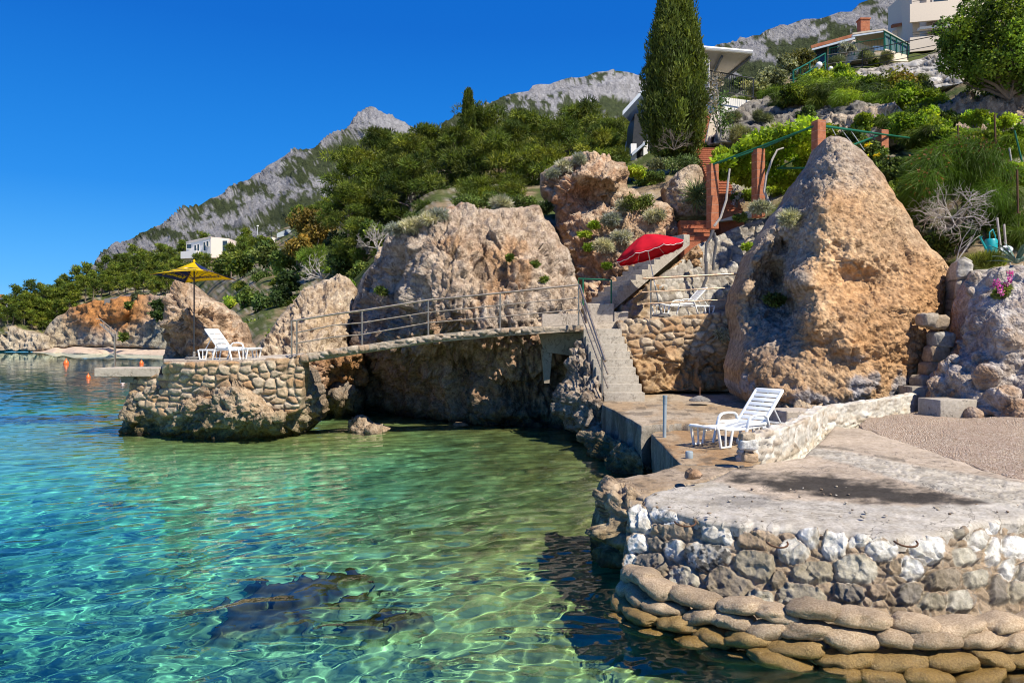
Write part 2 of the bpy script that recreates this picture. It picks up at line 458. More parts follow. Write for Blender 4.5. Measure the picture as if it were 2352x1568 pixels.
# ================================================================ sea and sea bed
SHORE = [(3.0, 3.0), (1.6, 6.5), (1.3, 8.6), (1.7, 10.5), (3.0, 15.5), (2.2, 19), (1.2, 25), (-4.5, 29), (-5.5, 24), (-11, 25), (-13, 30), (-10, 45), (-18, 90), (-45, 160)]
def shore_dist(x, y):
    best = np.full(len(x), 1e9)
    for (a, b), (c, d) in zip(SHORE[:-1], SHORE[1:]):
        dx, dy = c-a, d-b; t = np.clip(((x-a)*dx+(y-b)*dy)/(dx*dx+dy*dy), 0, 1)
        best = np.minimum(best, np.hypot(x-a-t*dx, y-b-t*dy))
    return best
def make_sea():
    # -- bed
    ys = np.concatenate([np.arange(2, 34, .12), 34*np.exp(np.arange(0, 1.75, .03))]); ks = np.linspace(-.85, .62, 340)
    Yg, Kg = np.meshgrid(ys, ks, indexing='ij'); x = (Kg*np.maximum(Yg, 8)).ravel(); y = Yg.ravel()
    d = shore_dist(x, y)
    dep = .45+.21*np.minimum(d, 6)+.05*np.maximum(d-3.5, 0)**1.6+.5*np.maximum(d-9, 0)**.8*sstep(16, 40, y)
    dep += .35*np.maximum(0, 9-y)*.25+.35*sstep(13, 8, y)
    dep = np.minimum(dep, 13)
    dep *= sstep(165, 120, y)*.98+.02
    p = np.c_[x, y, np.zeros(len(x))]
    near = sstep(40, 20, y)
    bumps = (.10*fbm(p*.9, 4, seed=3)+.05*fbm(p*3.1, 3, seed=8))*near
    f1, f2, idn = voro(p[:, :2]*1.6+.3*fbm(p*1.3, 2, seed=2)[:, None], seed=4)
    stones = np.where(idn > .62, np.maximum(0, .45-f1)*.45, 0)*near*sstep(3.2, 1.2, dep)
    # weed-covered reefs seen through the water
    reef = np.zeros(len(x))
    for (px, py, dd, rx, ry, h) in REEFS:
        c = PZ(px, py, 0); e = np.hypot((x-c.x-.35*dd)/rx, (y-c.y)/ry)+.22*fbm(p*1.9, 3, seed=31)
        reef = np.maximum(reef, sstep(1.15, .35, e+.55*fbm(p*2.6, 4, gain=.6, seed=37))*h*(.45+.4*np.clip(fbm(p*1.7, 3, seed=39)+.5, 0, 1)))
    z = -dep+bumps+stones
    z = np.where(reef > 0.02, np.maximum(z, np.minimum(z+reef*(1+.22*fbm(p*3, 3, seed=5)), -.45)), z)
    weed = np.clip(reef/.3, 0, 1)
    pat = sstep(.15, .6, fbm(p*.35, 4, seed=77)+.25*fbm(p*2.3, 3, seed=78))
    sha = sstep(1.5, .6, dep)
    deep_scatter = sstep(2.2, 5.5, dep)*sstep(135, 95, y); sand_and_scatter = lerp(lerp(np.array([.50, .48, .17])+0*p, np.array([.54, .63, .34]), sstep(.7, 1.9, dep)), np.array([.60, .80, .92]), deep_scatter); rockc = np.array([.25, .19, .06]); weedc = np.array([.115, .075, .035])  # deep bed tinted pale blue: the water's scattered light put into its colour
    col = sand_and_scatter+(rockc-sand_and_scatter)*((1-deep_scatter)*np.clip(.25*pat+sha*.75*(.55+.6*fbm(p*1.4, 4, seed=90)), 0, 1))[:, None]
    col = col*(1+.35*fbm(p*2.2, 4, seed=14)[:, None]); col = np.clip(col, .03, .8)
    cove = sstep(9.5, 13.5, y+1.2*fbm(p*.5, 3, seed=51))*sstep(-5, -1.5, x)*sstep(30, 24, y); col = lerp(col, rockc*np.clip(.75+.7*fbm(p*2.4, 4, seed=52), .25, 1.6)[:, None], .8*cove*np.clip(.55+.8*fbm(p*1.1, 4, seed=53), 0, 1))
    dk = np.clip(sstep(.25, .55, fbm(p*.55+3, 4, seed=44))*.6*sstep(1.0, 2.2, dep), 0, 1)
    col = col+(np.array([.14, .16, .08])-col)*dk[:, None]
    col = col+(weedc*(1+.5*fbm(p*5, 2, seed=3))[:, None]-col)*weed[:, None]
    n0, n1 = len(ys), len(ks); i = np.arange((n0-1)*(n1-1)); a = (i//(n1-1))*n1+i % (n1-1)
    q = np.c_[a, a+1, a+n1+1, a+n1]
    M = NT('sea_bed_sand'); c = M.attr(); v = M.coord()
    g = M.noise(v, 9, 5, .65); c2 = M.mix(M.rng(g, .3, .7, 0, 1), M.mix(.5, c, (.3, .3, .3), 'MULTIPLY'), c)
    M.pbr(c2, .95, spec=.0)
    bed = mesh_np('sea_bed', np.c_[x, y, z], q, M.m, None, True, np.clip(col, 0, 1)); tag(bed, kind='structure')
    bed['label'] = 'pale sandy sea bed with dark weedy patches seen through the clear water'
    try: bed.cycles.is_caustics_receiver = True
    except Exception as e: print(e)
    # -- surface
    Y = [3.2]
    while Y[-1] < 420: Y.append(Y[-1]*1.0042)
    ys = np.array(Y); ks = np.linspace(-.75, .42, 300)
    Yg, Kg = np.meshgrid(ys, ks, indexing='ij'); x = (Kg*Yg).ravel()-(.25*np.minimum(Yg.ravel(), 20)*0); y = Yg.ravel()
    r = rnd(5); z = np.zeros(len(x)); cell = np.maximum(y*.0046, .01)
    px_, py_ = x+.15*fbm(np.c_[x, y, 0*x]*.5, 2, seed=1), y+.15*fbm(np.c_[x, y, 0*x]*.5, 2, seed=2)
    for k in range(44):
        lam = .11*1.072**k*(1+.1*r.rand()); th = r.normal(2.4, .95)      # small waves come in from the open sea
        am = .0034*lam**.85*(1 if lam < .6 else (.6/lam)**1.15)
        am = am*sstep(2.2, 5.0, lam/cell)
        z += am*np.sin((px_*math.cos(th)+py_*math.sin(th))*2*math.pi/lam+r.rand()*7)
    gust = .65+.6*np.clip(fbm(np.c_[x*.12, y*.09, 0*x], 3, seed=9)+.35, 0, 1.3)
    z *= gust
    q = []
    n0, n1 = len(ys), len(ks); i = np.arange((n0-1)*(n1-1)); a = (i//(n1-1))*n1+i % (n1-1)
    q = np.c_[a, a+1, a+n1+1, a+n1]
    M = NT('clear_sea_water')
    b = M.n('BsdfGlass'); b.inputs['Roughness'].default_value = 0.0; b.inputs['IOR'].default_value = 1.30; b.inputs['Color'].default_value = (1, 1, 1, 1)
    M.L(b.outputs[0], M.out.inputs['Surface'])
    sea = mesh_np('sea', np.c_[x, y, z], q, M.m); tag(sea, kind='structure'); sea['label'] = 'rippled sea surface, green over the shallows and deep blue further out'
    try: sea.cycles.is_caustics_caster = True
    except Exception as e: print(e)
REEFS = [(620, 1290, 1.0, 1.0, .75, 1.0), (540, 1330, 1.0, .8, .45, .8), (790, 1345, 1, .65, .35, .7), (1050, 1500, 1, .35, .2, .3), (60, 955, 1, 3.2, 1.6, 1.6), (1250, 1065, 0, .8, .5, .2)]

def make_water_body(sea):
    """the water itself: one closed homogeneous volume from just over the ripples to below the bed (colours with depth)"""
    me = sea.data; n = len(me.vertices); co = np.zeros(n*3, np.float32); me.vertices.foreach_get('co', co); co = co.reshape(-1, 3).copy()
    co[:, 2] += .004
    n1 = 300; n0 = n//n1; i = np.arange((n0-1)*(n1-1)); a = (i//(n1-1))*n1+i % (n1-1); q = np.c_[a, a+1, a+n1+1, a+n1]
    idx = np.arange(n).reshape(n0, n1)
    ring = np.concatenate([idx[0, :], idx[1:, -1], idx[-1, -2::-1], idx[-2:0:-1, 0]]); m = len(ring)
    low = co[ring].copy(); low[:, 2] = -22; cen = low.mean(0)[None]
    k = np.arange(m); k2 = (k+1) % m
    side = np.c_[ring[k2], ring[k], n+k, n+k2]; bot = np.c_[n+k2, n+k, np.full(m, n+m)]
    M = NT('sea_water_depth'); va = M.n('VolumeAbsorption'); va.inputs['Color'].default_value = WATER_COL+(1,); va.inputs['Density'].default_value = WATER_DENS
    M.L(va.outputs[0], M.out.inputs['Volume'])
    o = mesh_np('water', np.concatenate([co, low, cen]), [q, side, bot], M.m); tag(o, kind='stuff'); o['label'] = 'clear turquoise water body that turns deep blue with depth'
    return o
WATER_COL = (0.0, .83, .89); WATER_DENS = .5
# ================================================================ rock, stone and concrete materials
def rock_mat(name, peb=13., pebd=.025, noised=.06, crack=.5, rough=.92):
    M = NT(name); v = M.coord(); c = M.attr()
    n1 = M.noise(v, .55, 6, .6); n2 = M.noise(v, 5.5, 6, .68); pv = M.voro(v, peb); pc = M.voro(v, peb, out=1)
    c = M.mix(M.rng(n1, .35, .68), M.mix(1.0, c, (.70, .66, .64), 'MULTIPLY'), c)
    c = M.mix(M.rng(n2, .36, .62), M.mix(1.0, c, (.55, .50, .46), 'MULTIPLY'), c)
    bw = M.n('RGBToBW'); M.L(pc, bw.inputs[0])
    c = M.mix(M.rng(bw.outputs[0], .1, .9, 0, .5), M.mix(M.rng(bw.outputs[0], .0, .45, .45, 0), c, M.mix(1.0, c, (.55, .5, .46), 'MULTIPLY')), M.mix(1.0, c, (1.45, 1.42, 1.38), 'MULTIPLY'))
    cr = M.noise(v, 1.1, 9, .62, .6); crk = M.math('ABSOLUTE', M.math('SUBTRACT', cr, .5)); crk = M.rng(crk, .0, .022, 1, 0)
    c = M.mix(M.math('MULTIPLY', crk, crack), c, M.mix(1.0, c, (.25, .2, .17), 'MULTIPLY'))
    h = M.math('ADD', M.math('MULTIPLY', n2, noised*12), M.math('MULTIPLY', M.math('SUBTRACT', .6, pv), pebd*14))
    h = M.math('ADD', h, M.math('MULTIPLY', M.noise(v, 32, 4, .6), .10))
    b = M.bump(h, .085, .9)
    M.pbr(c, rough, normal=b, spec=.15); return M.m
def plain_stone_mat(name, bumpd=.02, scale=14, rough=.85, var=.45, crack=0.0):
    """stone or mortar that takes its colour from the mesh"""
    M = NT(name); v = M.coord(); c = M.attr(); n = M.noise(v, scale, 6, .65); n2 = M.noise(v, scale*.22, 4, .6)
    c = M.mix(M.rng(n, .35, .65), M.mix(1.0, c, (1-var, 1-var, 1-var*1.05), 'MULTIPLY'), c)
    c = M.mix(M.rng(n2, .38, .62), M.mix(1.0, c, (.78, .76, .72), 'MULTIPLY'), c)
    sp = M.noise(v, scale*7, 3, .6); c = M.mix(M.rng(sp, .58, .7), c, M.mix(1.0, c, (.62, .6, .58), 'MULTIPLY'))
    if crack:
        k = M.rng(M.math('ABSOLUTE', M.math('SUBTRACT', M.noise(v, .9, 9, .6, 1.0), .5)), 0, .006, crack, 0); c = M.mix(k, c, (.05, .045, .04))
        vs = M.voro(v, 55); gr = M.math('MULTIPLY', M.rng(vs, .10, .16, 1, 0), M.rng(M.noise(v, 1.7, 3), .5, .6, 0, .8)); c = M.mix(gr, c, M.mix(M.noise(v, 60), (.12, .10, .08), (.55, .5, .45)))
    h = M.math('ADD', n, M.math('MULTIPLY', sp, .35)); b = M.bump(h, bumpd, .8)
    M.pbr(c, rough, normal=b, spec=.2); return M.m
def concrete_mat(name, col, stain=(.22, .17, .11), st=.5, scale=1.0, bumpd=.012):
    M = NT(name); v = M.coord(); n = M.noise(v, 1.1*scale, 6, .65); n2 = M.noise(v, 14*scale, 5, .65); n3 = M.noise(v, 90*scale, 3, .6)
    c = M.mix(M.rng(n, .45, .7, 0, st), col, stain)
    c = M.mix(M.rng(n2, .35, .65, .55, 0), c, M.mix(1.0, c, (.6, .58, .55), 'MULTIPLY'))
    c = M.mix(M.rng(n3, .5, .72, 0, .6), c, M.mix(1.0, c, (.55, .53, .5), 'MULTIPLY'))
    cr = M.noise(v, 1.6*scale, 8, .6, .8); k = M.rng(M.math('ABSOLUTE', M.math('SUBTRACT', cr, .5)), 0, .007, .7, 0)
    c = M.mix(k, c, (.06, .05, .04))
    h = M.math('ADD', n2, M.math('MULTIPLY', n3, .4)); h = M.math('SUBTRACT', h, k)
    M.pbr(c, .88, normal=M.bump(h, bumpd, .9), spec=.2); return M.m
def paint_mat(name, col, rough=.45, metal=0., bump=0, var=.12, spec=.4):
    M = NT(name); v = M.coord(); n = M.noise(v, 7, 5, .6)
    c = M.mix(M.rng(n, .35, .65), M.mix(1.0, col, (1-var, 1-var, 1-var), 'MULTIPLY'), col)
    nb = M.bump(M.noise(v, 40, 3), bump, .5) if bump else None
    M.pbr(c, M.rng(n, .3, .7, rough*.8, min(1, rough*1.2)), metal, nb, spec); return M.m

TAN = np.array([.46, .35, .23]); ORANGE = np.array([.52, .29, .12]); GREYR = np.array([.41, .38, .335]); PALE = np.array([.54, .465, .36]); DARK = np.array([.13, .105, .085]); BROWN = np.array([.44, .30, .20]); ALGAE = np.array([.16, .13, .06]); REDR = np.array([.45, .25, .16])
def lerp(a, b, t): return a+(b-a)*np.clip(t, 0, 1)[:, None]
def rockdisp(big=.30, bs=.55, rid=.18, rs=.9, fine=.07, fs=3.2, seed=1, stretch=(1, 1, 1), peb=.035, fac=.22, fsc=.75, mid=1.0, crk=.11):
    st = np.array(stretch)
    def f(v, px, py, s):
        q = v*st
        d = big*.75*fbm(q*bs, 3, seed=seed)+rid*(ridged(q*rs, 4, seed=seed+50)-1.0)*.6+fine*fbm(q*fs, 4, gain=.6, seed=seed+9)
        if fac: w = q+.18*np.c_[noise3(q*1.5, 7), noise3(q*1.5, 8), noise3(q*1.5, 9)]; d = d+fac*1.35*facets(w*fsc, seed)+fac*.55*facets(w*fsc*2.7, seed+40)+fac*.26*facets(w*fsc*6.5, seed+41)
        d = d+.022*noise3(v*8.5, seed)+.05*mid*(ridged(q*2.3, 3, seed=seed+60)-.9)
        w2 = q*.62+.35*np.c_[noise3(q*1.1, 17), noise3(q*1.1, 18), noise3(q*1.1, 19)]; f1, f2, idn = voro(w2, seed+3); d = d-crk*(1-sstep(0, .075, f2-f1))-crk*.7*sstep(.28, .55, noise3(q*1.8, seed+33))
        if peb:
            f1, f2, idn = voro(q*5.2, seed); d = d+peb*(.6-f1)*(.5+idn)
        return d
    return f
def zcol(base, alt, s=.35, seed=1, up=GREYR, upk=.6, water=True, streak=0.0):
    def f(v, n, px, py):
        t = .5+.75*fbm(v*s, 4, seed=seed); c = lerp(base+0*v, alt, t)
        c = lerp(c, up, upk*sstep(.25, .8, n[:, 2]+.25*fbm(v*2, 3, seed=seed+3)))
        if streak:
            q = v*np.array([2.2, 2.2, .16]); c = lerp(c, DARK*1.2, streak*sstep(.12, .5, fbm(q, 4, seed=seed+70)))
        if water:
            w = v[:, 2]+.25*fbm(v*1.5, 3, seed=seed+8)
            c = lerp(c, np.array([.30, .25, .16]), .7*sstep(1.0, .5, w)); c = lerp(c, ALGAE, .85*sstep(.38, .18, w)); c = lerp(c, DARK*.45, .9*sstep(.16, .04, v[:, 2]+.08*fbm(v*3, 2, seed=4)))
        return np.clip(c*(1+.18*fbm(v*1.7, 3, seed=seed+30))[:, None], .02, .85)
    return f

def make_terrain():
    # ---- mountains
    M = NT('mountain_limestone'); v = M.coord(); c = M.attr(); n = M.noise(v, .035, 8, .68); n2 = M.noise(v, .16, 6, .7)
    c = M.mix(M.rng(n2, .35, .65), M.mix(1.0, c, (.72, .72, .74), 'MULTIPLY'), c)
    M.pbr(c, .95, normal=M.bump(M.math('ADD', M.math('MULTIPLY', n, 26), M.math('MULTIPLY', n2, 9)), 1.0, 1.0), spec=.05); mm = M.m
    def mdisp(sc, amp, seed, dirv):
        def f(v, px, py, s):
            q = v/sc
            return amp*((ridged(q*.55+.0, 6, gain=.56, seed=seed)-1.0)*.85+.5*fbm(q*1.1, 4, seed=seed+3)+.20*(ridged(q*np.array([2.4, 1.5, 3.4])+np.c_[q[:, 2], 0*q[:, 0], -q[:, 0]], 5, gain=.62, seed=seed+6)-.9)*.9)
        return f
    def mcol(sc, seed, green, lim=1.0):
        def f(v, n, px, py):
            q = v/sc
            band = fbm(np.c_[px/170+py/90, py/55-px/160, 0*px], 4, seed=seed)        # scrub in slanting belts
            g = band+.55*fbm(np.c_[px/16, py/12, 0*px+seed], 4, seed=seed+4)+green(px, py)+.35*(n[:, 2]-.5)+.22*noise3(np.c_[px/4.5, py/3.5, 0*px], seed)
            rock = np.array([.37, .37, .385])*(1+.25*fbm(q*4, 4, seed=seed+9)+.35*fbm(np.c_[px/9+py/14, py/4, 0*px], 4, gain=.65, seed=seed+19))[:, None]
            scrub = np.array([.062, .082, .030])*(1+.5*fbm(np.c_[px/7, py/6, 0*px], 3, seed=seed+2))[:, None]
            return np.clip(lerp(rock, scrub, sstep(.06, .20, g)*.96), .01, .7)
        return f
    left = [(205, 620), (240, 578), (300, 552), (350, 523), (400, 500), (440, 478), (500, 452), (545, 425), (600, 396), (640, 368), (665, 352), (705, 345), (760, 318), (798, 300), (812, 272), (835, 258), (855, 254), (880, 264), (918, 280), (955, 296), (1010, 330), (1100, 420), (1100, 640), (500, 640)]
    o = relief('mountain', left, [(240, 580, 1500), (850, 256, 1750), (1000, 330, 1800), (600, 400, 1650), (400, 600, 900), (700, 500, 1050), (900, 600, 900), (300, 640, 800), (1050, 640, 900), (820, 330, 1600), (700, 400, 1420), (880, 300, 1600)],
           mm, 3.2, 500, 14, 60, mdisp(90, 15, 3, 1), mcol(190, 11, lambda px, py: .55*sstep(10, 200, (py-(620-(px-205)*.47)))+.02-.5*sstep(350, 290, py)+.3*sstep(640, 800, px)*sstep(430, 520, py)), 2.2, 4, back=False)
    tag(o, kind='structure'); o['label'] = 'pale grey limestone mountain with pointed peak and belts of green scrub'
    mid = [(985, 340), (1020, 285), (1055, 268), (1085, 262), (1110, 245), (1150, 228), (1200, 212), (1240, 196), (1262, 196), (1300, 184), (1345, 176), (1365, 167), (1400, 164), (1440, 167), (1462, 174), (1482, 188), (1510, 196), (1560, 240), (1560, 420), (985, 420)]
    o = relief('mountain', mid, [(1020, 285, 2300), (1400, 165, 2600), (1500, 200, 2600), (1020, 400, 1500), (1500, 400, 1500), (1300, 250, 2200), (1250, 196, 2500)],
           mm, 3.2, 700, 12, 80, mdisp(130, 24, 23, 1), mcol(260, 31, lambda px, py: -.16+.5*sstep(205, 270, py)), 2.0, 5, back=False)
    tag(o, kind='structure'); o['label'] = 'pale grey cliff topped ridge far behind the pines and the cypress'
    right = [(1600, 150), (1640, 116), (1668, 108), (1700, 86), (1728, 82), (1760, 70), (1800, 62), (1846, 43), (1880, 42), (1905, 36), (1930, 28), (1955, 26), (1975, 10), (2000, 0), (2040, -8), (2120, -40), (2420, -120), (2420, 330), (1600, 330)]
    o = relief('mountain', right, [(1640, 116, 480), (1800, 62, 560), (2000, 0, 680), (2400, -100, 800), (1600, 330, 330), (1640, 300, 340), (2000, 280, 330), (2420, 330, 320), (2400, 280, 330), (1750, 180, 400), (2050, 120, 450), (2420, -120, 800)],
           mm, 3.2, 300, 12, 12, mdisp(45, 4.5, 43, 1), mcol(60, 51, lambda px, py: .30+.15*sstep(60, 150, py)-.50*sstep(40, 10, py-(150-(px-1600)*.34))), 2.2, 6, back=False)
    tag(o, kind='structure'); o['label'] = 'rocky hillside with dark bushes rising behind the houses'
    # ---- the coastal slope that carries woods, houses and gardens
    M = NT('hillside_earth'); v = M.coord(); c = M.attr(); n = M.noise(v, 1.3, 6, .7)
    c = M.mix(M.rng(n, .35, .65), M.mix(1.0, c, (.5, .48, .42), 'MULTIPLY'), c)
    M.pbr(c, .95, normal=M.bump(n, .3, .8), spec=.05); hm = M.m
    hill = [(-90, 770), (-90, 745), (0, 722), (40, 705), (110, 680), (190, 648), (280, 618), (380, 592), (440, 580), (560, 568), (640, 530), (740, 492), (800, 440), (900, 380), (960, 340), (1060, 320), (1150, 300), (1250, 285), (1400, 285), (1480, 300), (1600, 300), (1660, 230), (1740, 190), (1850, 165), (2000, 120), (2150, 90), (2250, 60), (2440, 20), (2900, -60), (2900, 640), (2440, 640), (2225, 630), (2150, 600), (1900, 600), (1640, 600), (1560, 620), (1400, 700), (1100, 800), (820, 860), (700, 850), (560, 845), (445, 845), (440, 770), (420, 705), (385, 690), (300, 692), (200, 706), (140, 742), (105, 765)]
    ctrl = [(-90, 745, 235), (0, 712, 225), (100, 700, 226), (110, 680, 235), (280, 618, 290), (440, 580, 300), (300, 690, 206), (200, 706, 216), (140, 742, 222), (105, 765, 222), (385, 692, 190), (420, 705, 172), (380, 840, 60), (460, 620, 200), (560, 568, 250), (640, 530, 250), (600, 640, 95), (540, 740, 52), (560, 845, 34), (700, 850, 33), (820, 860, 36), (740, 492, 190), (720, 560, 100), (740, 680, 48), (800, 430, 130), (820, 600, 48), (900, 380, 90), (900, 560, 40), (1060, 320, 85), (1000, 500, 36), (1250, 285, 95), (1200, 450, 40), (1400, 285, 90), (1400, 380, 45), (1480, 300, 60), (1600, 300, 52), (1560, 400, 39), (1640, 520, 33.5), (1640, 620, 32.5), (1660, 230, 75), (1850, 165, 70), (1700, 440, 36), (1700, 350, 44), (1850, 290, 46), (1850, 420, 34), (2000, 120, 76), (2150, 90, 80), (2250, 60, 62), (2440, 20, 60), (2100, 230, 52), (2000, 330, 40), (2250, 250, 40), (2440, 250, 38), (2050, 450, 30), (2200, 480, 26.5), (2440, 480, 24), (2300, 400, 28), (2250, 600, 23.0), (2225, 630, 22.8), (2440, 640, 21.5), (2900, 640, 18), (2900, 480, 22), (2900, 250, 36), (2900, -60, 60), (2340, 635, 22), (1900, 600, 29), (2150, 600, 25), (2000, 600, 27.5), (1760, 600, 31), (1560, 640, 32), (1100, 800, 34), (1400, 720, 32)]
    def hcol(v, n, px, py):
        g = fbm(v*.22, 4, seed=3)+.2; c = lerp(np.array([.30, .23, .15])+0*v, np.array([.085, .11, .035]), sstep(-.2, .25, g))
        return lerp(c, np.array([.42, .38, .33]), .8*sstep(.15, .5, fbm(v*.5, 4, seed=8)))
    def hd(v, px, py, s):
        k = v[:, 1]/60; return .5*k*fbm(v*.16/np.maximum(k, .4)[:, None], 4, seed=5)
    o = relief('hillside', hill, ctrl, hm, 6, 30, 10, .5, hd, hcol, 2.0, 7, back=False); tag(o, kind='structure')
    o['label'] = 'steep coastal slope of earth, scrub and stones behind the cove'
    # ---- far headland: cliff faces and beach
    cm = rock_mat('headland_cliff_rock', peb=1.3, pebd=.2, noised=.3, crack=.4)
    def ccol(v, n, px, py):
        c = lerp(np.array([.56, .48, .33])+0*v, np.array([.54, .50, .42]), .5+fbm(v*.12, 3, seed=4))
        o_ = sstep(-25, 30, (756+10*np.sin(px*.03)-py)+14*fbm(v*.2, 3, seed=9))*sstep(120, 190, px)*sstep(390, 300, px)
        c = lerp(c, np.array([.58, .27, .085]), .95*o_); c = lerp(c, np.array([.36, .37, .30]), .8*sstep(310, 345, px)*sstep(730, 760, py))
        c = lerp(c, np.array([.10, .085, .07]), .45*sstep(.25, .5, fbm(np.c_[px/22+py/40, py/9, 0*px], 3, seed=14)))
        return np.clip(c, .03, .8)
    A = [(90, 801), (94, 774), (108, 752), (132, 728), (162, 706), (190, 698), (235, 690), (290, 682), (350, 678), (400, 690), (420, 760), (420, 812), (370, 803), (300, 797), (230, 795), (160, 796)]
    o = relief('cliff', A, [(95, 800, 214), (120, 745, 219), (160, 796, 206), (180, 710, 212), (300, 684, 197), (400, 690, 182), (420, 810, 166), (370, 803, 171), (250, 796, 191), (190, 760, 205), (215, 740, 201), (240, 735, 201), (330, 750, 182), (330, 800, 177), (300, 730, 192), (290, 716, 190)], cm, 2.2, 12, 8, 2,
               lambda v, px, py, s: 1.0*fbm(v*.14, 4, seed=2)+.35*facets(v*.16, 4)+.5*(ridged(np.c_[px/26+py/40, py/22-px/60, 0*px], 4, seed=6)-1)+.6*sstep(-6, 6, 742-8*np.sin(px*.05)-py), ccol, 1.2, 8)
    tag(o, 'orange and ochre cliff above the small beach with a wooden stair', 'cliff')
    B = [(-60, 812), (-60, 765), (0, 757), (28, 748), (60, 758), (95, 770), (112, 788), (118, 805), (60, 808), (0, 808)]
    o = relief('headland_rock', B, [(-60, 808, 207), (0, 806, 212), (110, 803, 208), (30, 750, 216), (-60, 765, 216), (90, 772, 212)], cm, 2.2, 10, 8, 2,
               lambda v, px, py, s: 1.2*fbm(v*.12, 4, seed=2)+1.1*(ridged(np.c_[px/20+py/26, py/26-px/34, 0*px], 4, seed=9)-1), lambda v, n, px, py: lerp(np.array([.60, .54, .42])+0*v, np.array([.34, .30, .24]), sstep(.1, .6, fbm(np.c_[px/18+py/24, py/14, 0*px], 3, seed=12))), 1.2, 9)
    tag(o, 'low cream coloured rocks at the waterline under the headland pines', 'rock')
    bm_ = concrete_mat('far_beach_sand', (.60, .47, .36), (.50, .40, .30), .4, .05)
    o = relief('beach', [(70, 809), (95, 802), (130, 792), (170, 789), (260, 789), (330, 794), (420, 800), (420, 822), (370, 816), (250, 812), (140, 810)], [(75, 809, .0), (140, 810, .0), (250, 812, .0), (370, 816, .0), (420, 821, .0), (95, 804, .45), (130, 798, 1.2), (170, 796, 1.45), (420, 807, .72), (330, 801, 1.13), (250, 797, 1.45)], bm_, 2.5, 1.2, 3, .02, None, None, .6, 3, mode='ground')
    tag(o, kind='structure'); o['label'] = 'narrow pinkish beach at the foot of the far cliff'

